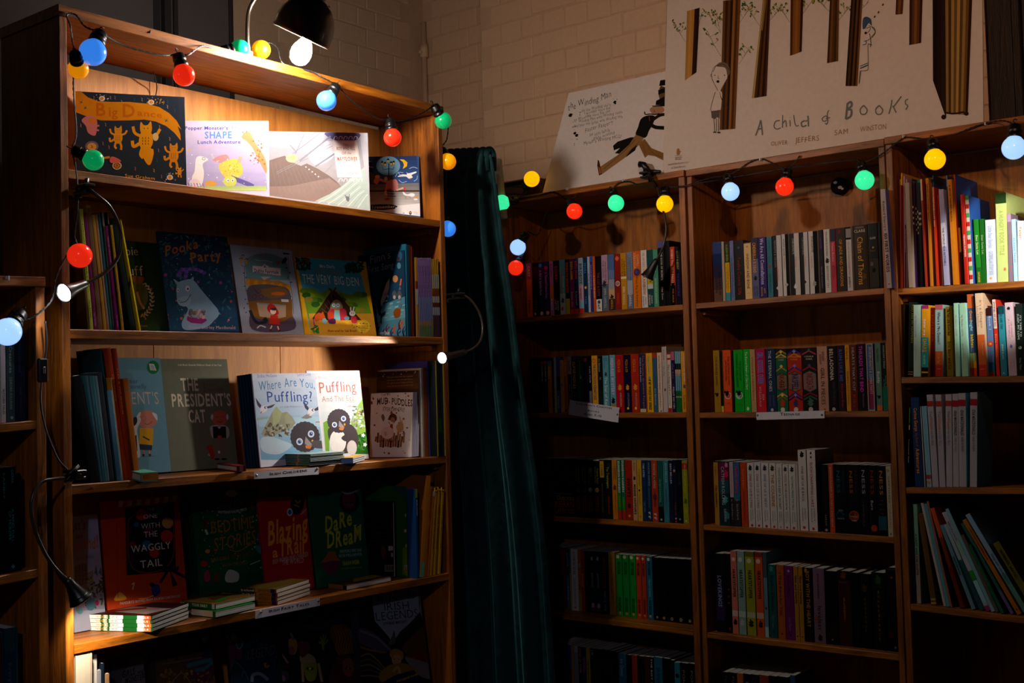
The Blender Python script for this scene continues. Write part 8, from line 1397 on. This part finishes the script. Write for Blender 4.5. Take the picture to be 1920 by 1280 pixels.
S['l1'] = F(LF, 174, 98, 25, -.06, 'blue', (190, 55, -.04), 'blue bulb at the top left corner of the left bookcase')
S['l2'] = F(LF, 147, 129, 19, -.03, 'yellow', (141, 102, -.06), 'amber bulb partly hidden by its black socket, behind the blue one')
S['l3'] = F(LF, 345, 141, 20.5, -.035, 'red', (335, 106, -.02), 'red bulb hanging under the top board above the Big Dance book')
S['l4'] = F(LF, 450, 92, 18, .02, 'green', (425, 95, .03), 'green bulb lying on top of the left bookcase', False)
S['l5'] = F(LF, 489.5, 93, 17.8, .02, 'yellow', (492, 90, .08), 'amber bulb lying on top of the left bookcase by the lamp', False)
S['l6'] = F(LF, 612, 189, 18.8, -.012, 'blue', (633, 157, -.02), 'blue bulb under the glaring lamp')
S['l7'] = F(LF, 736, 258, 17, -.03, 'red', (731, 226, -.02), 'red bulb above the small night-blue book')
S['l8'] = F(LF, 831, 226, 16, -.015, 'green', (814, 199, -.01), 'green bulb at the top right corner of the left bookcase')
S['l9'] = F(LF, 840, 303, 15.5, .012, 'yellow', (833, 290, .03), 'amber bulb poking out behind the right side of left bookcase', False)
S['l10'] = F(LF, 840, 429, 15, .02, 'blue', (834, 412, .04), 'blue bulb half hidden behind the right post', False)
S['l11'] = F(LF, 175, 300, 19.5, -.05, 'green', (146, 285, -.03), 'green bulb sideways on the left post beside Big Dance')
S['l12'] = F(LF, 149.5, 479, 23, -.075, 'red', (148, 462, .0), 'red bulb on the left post above the lit clip lamp')
S['l13'] = F(LF, 14, 622, 26, -.09, 'pale_blue', (40, 583, -.07), 'big blue bulb at the left edge over the low bookcase')
S['r1'] = F(RF, 997, 335.5, 15, -.01, 'lit_yellow', (984, 352, .02), 'yellow bulb left of the ink-drawing board', False)
S['r2'] = F(RF, 941, 380, 15, -.06, 'lit_green', (962, 376, -.03), 'green bulb half hidden behind the curtain edge', False)
S['r3'] = F(RF, 1077, 396, 15, -.03, 'lit_red', (1066, 372, .0), 'red bulb, first under the narrow bookcase top')
S['r4'] = F(RF, 1155, 381, 15.3, -.03, 'lit_green', (1145, 352, -.01), 'green bulb between red and yellow, narrow bookcase')
S['r5'] = F(RF, 1246.5, 382.5, 16, -.035, 'lit_yellow', (1247, 352, -.02), 'yellow bulb beside the drooping unlit lamp')
S['r6'] = F(RF, 971, 463.5, 15, -.05, 'pale_blue', (985, 441, -.03), 'white blue bulb over a red one beside the curtain')
S['r7'] = F(RF, 967, 502, 14.3, -.06, 'lit_red', (981, 480, -.03), 'red bulb under the white blue one beside the curtain', False)
S['r8'] = F(RF, 1369.5, 359.5, 17, -.04, 'pale_blue', (1363, 325, -.02), 'pale blue bulb, leftmost on the middle bookcase')
S['r9'] = F(RF, 1471, 350, 17, -.04, 'lit_red', (1477, 316, -.02), 'red bulb at the centre of the middle bookcase')
S['r10'] = F(RF, 1621, 338, 18, -.04, 'lit_green', (1613, 305, -.02), 'green bulb at the right of the middle bookcase')
S['r11'] = F(RF, 1753, 299, 19.5, -.06, 'lit_yellow', (1748, 262, -.04), 'yellow bulb above the leaning picture books')
S['r12'] = F(RF, 1901, 277, 22, -.12, 'pale_blue', (1903, 235, -.1), 'large pale blue bulb at the right edge')
def cable(fr, pts, label, r=.0019, twist=True):
    P = [fr.p3(*p) if len(p) == 3 and not isinstance(p, Vector) else p for p in pts]
    P = spl(P, 10); m_ = MB()
    if twist:
        Q = [[], []]
        for i, p in enumerate(P):
            a = i*1.1
            for k in (0, 1): Q[k].append(p+Vector((cos(a+pi*k), .3*cos(a+pi*k), sin(a+pi*k)))*r*.75)
        for k in (0, 1): m_.tube(Q[k], r*.75, 5)
    else: m_.tube(P, r, 7)
    return tag(m_.obj('light_cable' if twist else 'lamp_cable', M_RUB, None, fr.M), label, 'cable', 'string light and lamp cables')
lp = lambda k: LF.Mi @ S[k]
rp = lambda k: RF.Mi @ S[k]
cable(LF, [lp('l13'), (35, 597, -.06), (52, 598, -.06), (75, 585, -.06), (98, 560, -.05), (105, 520, -.05), (126, 478, -.04), lp('l12')], 'twisted cable from far-left blue bulb up to the red one')
cable(LF, [lp('l12'), (140, 440, -.02), (146, 390, -.03), (144, 330, -.02), lp('l11')], 'twisted cable between red and green bulbs on left post')
cable(LF, [lp('l11'), (143, 250, -.02), (139, 190, -.015), (137.5, 150, -.015), lp('l2')], 'twisted cable hanging down the left post past Big Dance')
cable(LF, [lp('l2'), (136, 80, -.012), (132, 50, -.012), (125, 28, -.01), (142, 28, -.01), (160, 50, -.02), lp('l1')], 'twisted cable looped at the top left corner')
cable(LF, [lp('l1'), (225, 82, -.03), (270, 97, -.03), (310, 104, -.03), lp('l3')], 'twisted cable sagging from blue to red bulb')
cable(LF, [lp('l3'), (352, 103, -.03), (368, 92, -.02), (382, 86, -.012), (400, 90, .0), lp('l4')], 'twisted cable rising over the top board edge')
cable(LF, [lp('l5'), (505, 80, .05), (520, 90, .03), (530, 118, .01), (560, 128, .0), (590, 136, -.012), (606, 146, -.02), lp('l6')], 'twisted cable from top of case down to blue bulb')
cable(LF, [lp('l6'), (655, 185, -.02), (685, 208, -.02), (712, 224, -.02), lp('l7')], 'twisted cable sagging between blue and red bulbs, right half')
cable(LF, [lp('l7'), (750, 227, -.02), (775, 220, -.015), (800, 207, -.01), lp('l8')], 'twisted cable climbing to the green corner bulb')
cable(LF, [lp('l8'), (838, 225, .02), (838, 260, .03), lp('l9'), (836, 300, .06), (836, 360, .06), lp('l10')], 'twisted cable down the outer right side of left bookcase')
cable(LF, [(281, 62, -.006), (283, 54, .0), (288, 56, .01), (290, 62, .02)], 'short cable loop over the top board', .0015)
cable(LF, [(288, 134, .2), (292, 150, .22), (294, 165, .24), (291, 185, .25)], 'thin black lead dropping behind the Big Dance book', .0016, False)
cable(LF, [(85, 602, -.02), (88, 640, -.02), (84, 676, -.02)], 'upper lamp lead above the inline switch', .0022, False)
cable(LF, [(78, 712, -.02), (76, 750, -.02), (82, 790, -.02), (95, 830, -.03), (110, 862, -.03), (126, 880, -.03)], 'lower lamp lead below the inline switch', .0022, False)
q = MB(); a = LF.p3(80, 694, -.02); q.box(a.x-.011, a.y-.006, a.z-.027, a.x+.011, a.y+.008, a.z+.027, bev=.003); o = tag(q.obj('inline_switch', M_BLACK, None, LF.M), 'black inline lamp switch hanging between the two left bookcases', 'switch')
q = MB(); q.box(a.x-.003, a.y-.0085, a.z-.008, a.x+.003, a.y-.0058, a.z+.008, bev=.001); q.obj('rocker', M_STEEL, o)
cable(RF, [(906, 352, .03), rp('r1'), (975, 372, -.005), (962, 385, -.01), rp('r2')], 'twisted cable from yellow bulb to green by the curtain')
cable(RF, [rp('r2'), (975, 372, -.01), (1010, 366, -.015), (1040, 360, -.01), rp('r3'), (1085, 362, -.01), (1110, 366, -.012), rp('r4')], 'twisted cable along narrow bookcase top, left half')
cable(RF, [rp('r4'), (1160, 343, -.01), (1180, 340, -.01), (1205, 350, -.015), rp('r5'), (1262, 350, -.012), (1285, 348, -.012), (1300, 343, -.012)], 'twisted cable along narrow bookcase top, right half')
cable(RF, [(1035, 372, .0), (1022, 405, -.01), (1008, 440, -.02), rp('r6'), (984, 470, -.03), rp('r7')], 'twisted cable looping down to the white blue bulb')
cable(RF, [(1300, 343, -.012), (1330, 334, -.015), rp('r8'), (1385, 318, -.012), (1405, 304, -.008), (1428, 298, -.006), (1445, 304, -.01), rp('r9'), (1500, 292, -.008)], 'twisted cable along middle bookcase top, left half')
cable(RF, [(1300, 345, -.014), (1400, 328, .03), (1500, 312, .03), (1600, 300, .02), rp('r10'), (1640, 296, -.01), (1660, 284, -.01), (1680, 268, -.01), (1695, 257, -.008)], 'twisted cable along middle bookcase top, right half')
cable(RF, [(1695, 257, -.008), (1715, 258, -.01), rp('r11'), (1780, 256, -.01), (1815, 242, -.012), (1848, 231, -.012), (1880, 226, -.03), rp('r12')], 'twisted cable along right-edge bookcase top')
M_CLIPC = mat('clear_cable_clip', 'c8c4be', .15)
for i, (px, py) in enumerate(((1065, 354), (1170, 338), (1427, 299), (1695, 256), (1849, 232), (12, 521))):
    fr = LF if px < 800 else RF; y = -.003
    p = fr.p3(px, py, y); q = MB(); q.lathe([(.0045, 0), (.0045, -.003), (.003, -.006), (.0, -.0065)], 10, Matrix.Translation((0, -.0005, 0)) @ Matrix.Rotation(-pi/2, 4, 'X')); q.box(-.002, -.011, -.006, .002, -.003, .004, bev=.0008)
    q.v = [(x, min(yy, .0005) if False else yy, z) for x, yy, z in q.v]
    tag(q.obj('cable_clip', M_CLIPC, None, fr.M @ Matrix.Translation(p)), ('clear cable clip at left end of narrow bookcase top', 'clear cable clip above the green bulb, narrow bookcase', 'clear cable clip between the blue and red bulbs', 'clear cable clip where middle and right bookcases meet', 'clear cable clip at the lower right corner of the big poster', 'clear cable clip on the low far-left bookcase')[i], 'clip', 'cable clips')
# ball ornament seen through the green bulb's shade: round black and white tin on the back panel
p = RF.p3(1575, 349, .285); q = MB(); q.lathe([(.0, -.014), (.026, -.014), (.029, -.011), (.029, .014)], 26, Matrix.Rotation(pi/2, 4, 'X') @ Matrix.Scale(-1, 4, (0, 0, 1)), '0c0b0b')
for u, v, rr in ((-.01, .012, .007), (.006, -.006, .008), (.014, -.012, .005)): q.add([(u+rr*cos(a*pi/5), -.0146, v+rr*.7*sin(a*pi/5)) for a in range(10)], [list(range(10))], 'a89c90')
tag(q.obj('round_badge', M_PRINT, None, RF.M @ Matrix.Translation(p)), 'round black and white disc inside the middle bookcase near the green bulb', 'ornament')

# ================================================================ POSTER BOARDS
def poster(fr, BL, BR, TL, y0, lean, th, base, label, draw, zoom, extra=0, name='poster_board'):
    th_ = radians(lean); P0 = fr.p3(*BL, y0); P1 = fr.p3(*BR, y0); P0.z += .0015; P1.z += .0015
    ang = math.atan2(P1.z-P0.z, P1.x-P0.x)
    T = Matrix.Translation(P0) @ Matrix.Rotation(-ang, 4, 'Y') @ Matrix.Rotation(-th_, 4, 'X'); Ti = T.inverted(); c = Ti @ fr.cam
    def mp(px, py):
        r = Ti.to_3x3() @ fr.ray(px, py); q = c+r*(-c.y/r.y); return q.x, q.z
    w_ = mp(*BR)[0]; tl = mp(*TL); h = tl[1]+extra
    t = thing(name, label, 'poster', fr.M @ T)
    b = MB(); x0 = 0; xt = tl[0]
    if abs(xt) > .02:
        b.add([(0, 0, 0), (w_, 0, 0), (w_, 0, h), (xt, 0, h), (0, th, 0), (w_, th, 0), (w_, th, h), (xt, th, h)], [(0, 1, 2, 3), (7, 6, 5, 4), (0, 4, 5, 1), (1, 5, 6, 2), (2, 6, 7, 3), (3, 7, 4, 0)], base)
    else: b.box(0, 0, 0, w_, th, h, base, bev=.0006)
    b.obj('board', M_PRINT, t); a = Art(mp); a.zoom(*zoom); draw(a)
    a.mb.v = [(min(x, w_-.0005), y, min(max(z, .0005), h-.0005)) for x, y, z in a.mb.v]
    a.mb.obj('poster_print', M_PRINT, t); return t
def twig(a, x, y, dx, dy, rnd, n=4, s=1.):
    pts = [(x, y), (x+dx*.5, y+dy*.45), (x+dx, y+dy)]
    for p, q in zip(pts, pts[1:]):
        k = 6
        for i in range(k): a.line([(p[0]+(q[0]-p[0])*i/k, p[1]+(q[1]-p[1])*i/k), (p[0]+(q[0]-p[0])*(i+.7)/k, p[1]+(q[1]-p[1])*(i+.7)/k)], 2.4, '504840'); a.n -= 1
        a.n += 1
    for j in range(n):
        f = .35+.65*j/n; bx, by = x+dx*f, y+dy*f; sx = (1 if j % 2 else -1)*(18+12*rnd.random())*s; sy = -(18+20*rnd.random())*s
        a.line([(bx, by), (bx+sx, by+sy)], 1.8, '504840')
        for k in range(3): a.ell(bx+sx+(rnd.random()-.5)*24*s, by+sy+(rnd.random()-.5)*20*s, 8*s, 4.5*s, rnd.choice(['486830', '687c38', 'a08838', '384c20']), 7, rnd.random()*3)
def d_child(a):
    rnd = random.Random(11)
    for x, y, dx, dy, n in ((140, 245, -60, -110, 5), (215, 160, 20, -90, 4), (345, 325, -80, -150, 5), (345, 190, -25, -110, 5), (345, 190, -70, -110, 4), (452, 372, 60, -100, 5), (450, 140, 70, -110, 5), (575, 155, -80, -130, 5), (620, 130, 75, -90, 5), (745, 130, -50, -90, 4), (822, 80, 50, -70, 4), (975, 65, -60, -60, 4), (1030, 120, 60, -80, 4), (1165, 50, 40, -40, 2)): twig(a, x, y, dx, dy, rnd, n, 1.)
    B = '4a2c18'; C = '9a6e34'
    def bk(q, cols):
        """open-book tree trunk printed as slanted strips; q = four corners TL TR BR BL"""
        n = len(cols); I = lambda p, r, t: (p[0]+(r[0]-p[0])*t, p[1]+(r[1]-p[1])*t)
        for i in range(n): a.poly([I(q[0], q[1], i/n), I(q[0], q[1], (i+1)/n), I(q[3], q[2], (i+1)/n), I(q[3], q[2], i/n)][0:2]+[I(q[3], q[2], (i+1)/n), I(q[3], q[2], i/n)], cols[i]); a.n -= 1
        a.n += 1
    bk([(150, 65), (224, 45), (205, 420), (138, 468)], ['a87838', 'b88440', 'b07c38', '301c14', '28160f'])
    bk([(360, 5), (462, -5), (430, 748), (340, 755)], ['684020', '3c2414', '5c3818', '2c1a10', '8c5c2c', '4c2c14', '704420'])
    bk([(590, 0), (636, -4), (612, 558), (526, 572)], ['a88c58', '4c2c14', '301a0e', '5c3418', '28150c', '482814']); bk([(590, 0), (612, 0), (590, 180), (574, 170)], ['a08050', '806038'])
    bk([(752, -5), (826, -5), (816, 300), (748, 325)], ['4c2814', '7c4c20', '8c5824', '7c4820', '301a10'])
    bk([(980, -5), (1034, -5), (1028, 355), (963, 368)], ['3c2414', '6c4420', '50301a', '3c2414', '64401c'])
    bk([(1103, -5), (1170, -5), (1140, 500), (1070, 500)], ['281810', '4c2c18', '201008', '5c3a1c', '2c180c', '6c4420'])
    bk([(1364, -5), (1408, -5), (1402, 82), (1360, 86)], ['4c2c14', '74481c', '4c2c14'])
    bk([(1442, -5), (1518, -5), (1510, 250), (1440, 262)], ['341c10', '5c3618', '7c4e24', '5c3618', '341c10'])
    bk([(1576, -5), (1650, -5), (1655, 690), (1578, 468)], ['1c100c', '24140e', '2c1a12']); bk([(1650, -5), (1806, -5), (1780, 668), (1655, 660)], ['8c6838', '4c3418', '9c7840', '6c4c24', 'a88448', '5c4020', '947038', '684820', '30190f'])
    a.line([(1655, 655), (1700, 660), (1760, 650)], 10, '2c1810'); a.ell(1640, 680, 14, 14, '2c1810'); a.ell(1772, 660, 14, 12, '2c1810')
    # boy
    ink = '3c322c'; sk = 'd0bfb2'
    a.ell(340, 435, 48, 62, ink, 26); a.ell(340, 435, 45.5, 59.5, sk, 26); a.poly([(300, 465), (380, 465), (345, 530), (322, 520)], sk); a.line([(296, 462), (325, 518), (330, 530)], 3, ink); a.line([(382, 460), (352, 512), (346, 530)], 3, ink)
    a.blob([(320, 385), (345, 362), (385, 372), (400, 420), (385, 440), (372, 395)], '6c5844'); a.line([(325, 385), (360, 372), (395, 405)], 3, ink); a.line([(300, 420), (320, 380)], 3, ink)
    for x in (312, 368): a.ell(x, 438, 3.5, 3.5, ink, 8)
    a.line([(333, 440), (330, 455), (340, 456)], 2.5, ink); a.ell(330, 474, 9, 8, '181210', 12); a.line([(292, 430), (288, 440), (296, 450)], 3, ink)
    a.blob([(315, 535), (352, 535), (350, 600), (340, 645), (290, 645), (298, 590)], sk); a.line([(315, 535), (298, 590), (290, 645), (340, 640)], 3.2, ink); a.line([(340, 535), (352, 575), (380, 610), (385, 625)], 3.2, ink); a.line([(345, 560), (360, 600), (378, 620)], 3, ink)
    a.poly([(290, 645), (342, 640), (338, 690), (325, 680), (312, 692), (293, 685)], '5c5048'); a.line([(306, 690), (312, 765)], 3.5, ink); a.line([(320, 688), (322, 762)], 3.5, ink); a.line([(332, 690), (334, 765)], 3.5, ink); a.ell(312, 768, 12, 4, ink, 10); a.ell(336, 770, 11, 5, ink, 10)
    # girl
    bl = '28405c'
    a.blob([(1172, 110), (1195, 98), (1218, 115), (1222, 150), (1205, 135), (1185, 165), (1170, 165)], '3c5068'); a.line([(1180, 105), (1215, 110), (1222, 150)], 3, ink)
    a.line([(1190, 165), (1215, 160), (1205, 185), (1180, 195)], 3, ink); a.line([(1205, 150), (1238, 165), (1240, 200), (1200, 235), (1175, 240)], 3, ink); a.line([(1222, 155), (1243, 185), (1220, 215)], 3, ink); a.ell(1188, 192, 7, 8, '181210', 10)
    a.line([(1210, 195), (1218, 245), (1215, 275)], 4, bl); a.line([(1200, 255), (1225, 262)], 4, bl); a.line([(1170, 262), (1190, 255), (1188, 235)], 4, bl); a.line([(1200, 260), (1202, 390), (1190, 410), (1152, 412)], 3, ink); a.line([(1155, 398), (1202, 378)], 6, bl); a.line([(1155, 386), (1200, 366)], 4, bl); a.line([(1155, 415), (1148, 485)], 3, ink); a.line([(1160, 415), (1150, 488)], 3, ink)
    for x, y in ((1262, 72), (1240, 98), (1288, 28)): a.ell(x, y, 5, 8, '484020', 7, .5)
    c = '6a6c68'; h = 1
    def stroke(ch, w_):
        for s_ in ch: a.line(s_, w_, c)
    stroke([[(548, 788), (568, 735), (578, 698)], [(578, 698), (584, 740), (588, 785)], [(560, 752), (588, 745)]], 8)
    stroke([[(690, 700), (665, 705), (655, 735), (672, 750), (695, 742)], [(706, 668), (704, 742)], [(704, 720), (722, 700), (728, 738)], [(748, 698), (750, 735)], [(748, 682), (749, 684)], [(770, 668), (776, 712), (785, 732), (800, 728)]], 6)
    stroke([[(835, 700), (815, 712), (820, 735), (845, 728)], [(852, 672), (856, 735)], [(838, 705), (848, 700)]], 8)
    stroke([[(950, 675), (935, 690), (945, 705), (965, 695), (960, 675), (950, 675)], [(975, 640), (965, 660), (968, 700), (962, 722), (952, 715)], [(955, 690), (982, 682)]], 6)
    stroke([[(1082, 600), (1078, 640), (1072, 692)], [(1082, 602), (1102, 592), (1106, 615), (1082, 635)], [(1082, 636), (1105, 640), (1100, 675), (1072, 692)]], 12)
    for x in (1176, 1266): stroke([[(x, 612), (x-20, 635), (x-14, 662), (x+10, 662), (x+20, 638), (x, 612)]], 7)
    stroke([[(1340, 580), (1334, 620), (1322, 662)], [(1395, 560), (1350, 620)], [(1345, 615), (1365, 655)], [(1340, 580), (1338, 590)]], 7); stroke([[(1434, 576), (1418, 585), (1420, 605), (1432, 615), (1420, 638)]], 6)
    g = '8a6440'
    a.text('OLIVER', 636, 848, 735, 836, 24, g, 2, .25); a.text('JEFFERS', 780, 832, 918, 815, 30, g, 2, .2); a.text('SAM', 1006, 790, 1085, 778, 30, g, 2, .2); a.text('WINSTON', 1155, 768, 1308, 748, 30, g, 2, .2)
    a.blob([(92, 868), (105, 864), (108, 895), (92, 898)], '9a6c40'); a.line([(104, 880), (115, 880)], 5, '9a6c40'); a.line([(80, 905), (122, 902)], 1.5, '4c3c34'); a.text('WALKER', 80, 920, 122, 917, 8, '4c3c34'); a.text('BOOKS', 82, 930, 119, 928, 8, '4c3c34'); a.text('iamachildofbooks.com', 40, 962, 160, 946, 12, '5c4c44', 2); a.text('#ChildofBooks', 58, 982, 142, 970, 12, '5c4c44', 2)
def d_wind(a):
    k = '12110f'
    L = (('the Winding Man', 755, 398, 1125, 288, 55), ('with the Winding stare', 850, 422, 1122, 355, 26), ('I wouldnt stare but', 895, 434, 1118, 382, 24), ('he WouldNt care but the', 805, 490, 1115, 412, 24), ('Winding Man with Winding teeth', 845, 505, 1220, 420, 24), ('when hear him Speak with Winding tails', 790, 552, 1222, 458, 26), ('Faster Faster!!', 900, 585, 1138, 520, 36), ('he says laikily', 940, 622, 1116, 576, 28), ('glass around', 972, 652, 1152, 600, 28), ('Myself a Winding MCG!', 888, 692, 1212, 628, 28))
    for t_, x0, y0, x1, y1, h in L: a.text(t_, x0, y0, x1, y1, h, k, 2, .35)
    for x, y, r in ((775, 437, 17), (1155, 325, 14), (1160, 338, 8), (812, 592, 13), (828, 610, 14)): a.blob([(x-r, y+r*.5), (x-r*.3, y-r*.7), (x+r, y-r*.6), (x+r*.7, y+r*.6), (x, y+r)], k)
    a.specks(14, 780, 420, 860, 700, 3, [k], random.Random(2)); a.specks(6, 1140, 300, 1190, 350, 3, [k], random.Random(3))
    # striding man: tall spiral hat, tail coat, tan trousers, pointed shoe
    a.poly([(1545, 140), (1620, 128), (1620, 180), (1535, 188)], k); a.poly([(1550, 185), (1600, 205), (1590, 228), (1535, 215)], '5c4020'); a.poly([(1528, 222), (1600, 200), (1600, 255), (1528, 262)], k); a.poly([(1530, 262), (1595, 240), (1585, 285), (1540, 300)], '64481f'); a.poly([(1510, 315), (1600, 268), (1600, 350), (1505, 352)], k); a.poly([(1472, 358), (1620, 345), (1620, 362), (1480, 366)], k)
    a.blob([(1455, 395), (1475, 370), (1560, 365), (1580, 400), (1540, 430), (1480, 425)], 'a87858'); a.line([(1470, 380), (1490, 395), (1530, 375)], 8, '8c7868'); a.line([(1412, 408), (1418, 432), (1460, 428), (1500, 432), (1540, 425)], 10, k); a.line([(1490, 402), (1500, 408)], 5, k)
    a.blob([(1380, 470), (1440, 440), (1500, 450), (1480, 520), (1450, 570), (1430, 620), (1400, 632), (1335, 605), (1355, 540)], '16130f', 4); a.line([(1450, 450), (1455, 490)], 6, '8c3818'); a.line([(1450, 500), (1500, 540), (1600, 548)], 32, '16130f'); a.line([(1480, 480), (1540, 440), (1600, 430)], 26, '1c1612')
    a.poly([(1140, 700), (1180, 665), (1290, 628), (1350, 625), (1340, 660), (1200, 770), (1155, 765), (1200, 720), (1148, 740)], '16130f')
    a.poly([(1335, 605), (1405, 632), (1380, 680), (1240, 805), (1045, 945), (1030, 880), (1180, 780), (1280, 690)], '8c6438', ); a.line([(1330, 650), (1220, 760), (1060, 900)], 4, '503818'); a.line([(1370, 660), (1250, 780)], 3, '503818')
    a.poly([(1360, 690), (1410, 640), (1470, 720), (1580, 765), (1590, 835), (1500, 790), (1440, 780), (1415, 805)], '80582c'); a.line([(1390, 680), (1420, 770)], 3, '503818'); a.line([(1420, 670), (1480, 760), (1570, 800)], 3, '503818')
    a.poly([(1350, 690), (1300, 730), (1260, 780), (1250, 800), (1330, 740)], '16130f'); a.poly([(1010, 820), (1022, 830), (1045, 945), (1020, 955), (1005, 870)], '3c1c10'); a.poly([(1016, 880), (1030, 890), (1040, 935), (1024, 945)], 'a05828')
xw0, zw0 = RF.pix(1017, 363, .03)
poster(RF, (1017, 363.5), (1330, 312), (1066, 175), .022, 7, .005, 'd4c6be', 'pale board with ink handwriting and striding man in tall hat', d_wind, (900, 120, 4.571), 0)
poster(RF, (1243, 326.5), (1844, 231), (1256, 29), .004, 6, .006, 'd0bfb2', 'large poster board A CHILD OF BOOKS with book trunks as trees', d_child, (1240, 0, 3.097), .22)

# dark upright boards right of the big poster
xb_ = RF.pix(1853, 100, .2)[0]; zb_ = RT2(xb_)+.006
bt = thing('wooden_screen', 'dark upright wooden boards right of the big poster, above right-edge bookcase', 'screen', RF.M)
for i, (o0, o1, yy) in enumerate(((0, .075, .2), (.078, .10, .18), (.103, .32, .2), (.323, .56, .2))):
    q = MB(); q.box(xb_+o0, yy, zb_, xb_+o1, yy+.022, 3.1, bev=.0015); q.obj('board', W_D, bt)

# ================================================================ CURTAIN, BOX AND ROLLS BEHIND IT
def velvet():
    M = bpy.data.materials.new('teal_velvet'); M.use_nodes = True; nt = M.node_tree; b = nt.nodes['Principled BSDF']; N = nt.nodes.new; L = nt.links.new
    b.inputs['Roughness'].default_value = .85; b.inputs['Sheen Weight'].default_value = .25; b.inputs['Sheen Tint'].default_value = (.25, .75, .75, 1); b.inputs['Specular IOR Level'].default_value = .15
    tc = N('ShaderNodeTexCoord'); nz = N('ShaderNodeTexNoise'); nz.inputs['Scale'].default_value = 14; nz.inputs['Detail'].default_value = 8; nz.inputs['Distortion'].default_value = 1.2; L(tc.outputs['Object'], nz.inputs['Vector'])
    cr = N('ShaderNodeValToRGB'); cr.color_ramp.elements[0].position = .38; cr.color_ramp.elements[0].color = (.002, .012, .014, 1); cr.color_ramp.elements[1].position = .66; cr.color_ramp.elements[1].color = (.007, .038, .040, 1)
    L(nz.outputs[0], cr.inputs[0]); L(cr.outputs[0], b.inputs['Base Color'])
    bp = N('ShaderNodeBump'); bp.inputs['Strength'].default_value = .5; bp.inputs['Distance'].default_value = .006; L(nz.outputs[0], bp.inputs['Height']); L(bp.outputs[0], b.inputs['Normal'])
    return M
# measured left / right outline of the hanging curtain (pixel rows), at about 4.05 m
rows_ = [(286, 858, 922), (300, 832, 926), (340, 820, 932), (400, 815, 940), (470, 812, 950), (540, 812, 962), (620, 815, 972), (700, 818, 981), (800, 822, 996), (900, 828, 1012), (1000, 832, 1025), (1100, 838, 1033), (1200, 840, 1040), (1290, 842, 1047), (1420, 846, 1056), (1500, 848, 1060)]
def wpt(px, py, dist):
    r = R_*((px-960)/FPX)-U_*((py-640)/FPX)+F_; return CAM+r*dist
cv = []; cf = []; NU = 90; base_n = Vector((-.35, -1, 0)).normalized()
for j, (py, xa, xb) in enumerate(rows_):
    A = wpt(xa, py, 4.02); B = wpt(xb, py, 4.02); amp = .012+.028*min(1, j/6)
    for i in range(NU+1):
        t_ = i/NU; p = A.lerp(B, t_); f = sin(t_*2*pi*4.2+.6+j*.03)*amp+sin(t_*2*pi*9.1+1.3+j*.11)*amp*.35+sin(t_*2*pi*1.6+.2*j)*amp*.5
        if j == 0: p.z -= .02*abs(sin(t_*9))
        cv.append(p+base_n*f)
for j in range(len(rows_)-1):
    for i in range(NU): k = j*(NU+1)+i; cf.append((k, k+1, k+NU+2, k+NU+1))
q = MB(); q.add(cv, cf, None, True); cur = q.obj('curtain', velvet()); tag(cur, 'dark teal velvet curtain hanging between the left and narrow bookcases', 'curtain')
md = cur.modifiers.new('sub', 'SUBSURF'); md.levels = 1; md.render_levels = 1; md2 = cur.modifiers.new('thick', 'SOLIDIFY'); md2.thickness = .003
# gathered heading tabs at the curtain top
q = MB()
for i in range(7):
    t_ = i/6; P = wpt(846+72*t_, 296-4*t_, 4.03); q.tube(spl([P+Vector((-.012, .0, -.05)), P+Vector((-.01, -.012, .005)), P+Vector((0, -.01, .02)), P+Vector((.012, .004, .005)), P+Vector((.012, .0, -.05))], 4), .011, 8)
q.obj('gathered_heading', cur.data.materials[0], cur)
q = MB(); q.tube([wpt(790, 306, 4.08), wpt(921, 303, 4.1)], .011, 12); tag(q.obj('curtain_rail', M_BLACK), 'dark rail the teal curtain hangs from', 'rail')
# folded cardboard box on top of the narrow bookcase, left end
zt = RT(RF.pix(960, 360)[0])+.002
xa_, xb_ = RF.pix(938, 340, .12)[0], RF.pix(1012, 340, .12)[0]
q = MB(); q.box(xa_, .09, zt, xb_, .22, zt+.085, '4c3420'); o = tag(q.obj('cardboard_box', mat('cardboard', '5c4026', .8), None, RF.M), 'brown cardboard box on the narrow bookcase behind the curtain', 'box')
q = MB(); q.add([(xa_, .0895, zt+.085), (xb_, .0895, zt+.085), (xb_+.02, .05, zt+.07), (xa_-.01, .05, zt+.072)], [(0, 1, 2, 3)]); q.obj('box_flap', MATS['cardboard'], o)
A = RF.p3(940, 308, .02); B = RF.p3(950, 400, .02)
q = MB(); q.tube([RF.p3(934, 300, -.02), RF.p3(945, 408, -.06)], .014, 14, 'a89878'); o = tag(q.obj('paper_roll', mat('rolled_paper', 'a8a084', .7), None, RF.M), 'rolled paper tube with white label standing by the curtain, lit green', 'paper roll')
A = RF.p3(934, 326, -.044); q = MB(); q.box(A.x-.018, A.y, A.z-.014, A.x+.022, A.y+.0006, A.z+.014, 'c8bcb0'); q.obj('paper_tag', M_PRINT, o)

COL.objects.unlink(_to); bpy.data.objects.remove(_to)
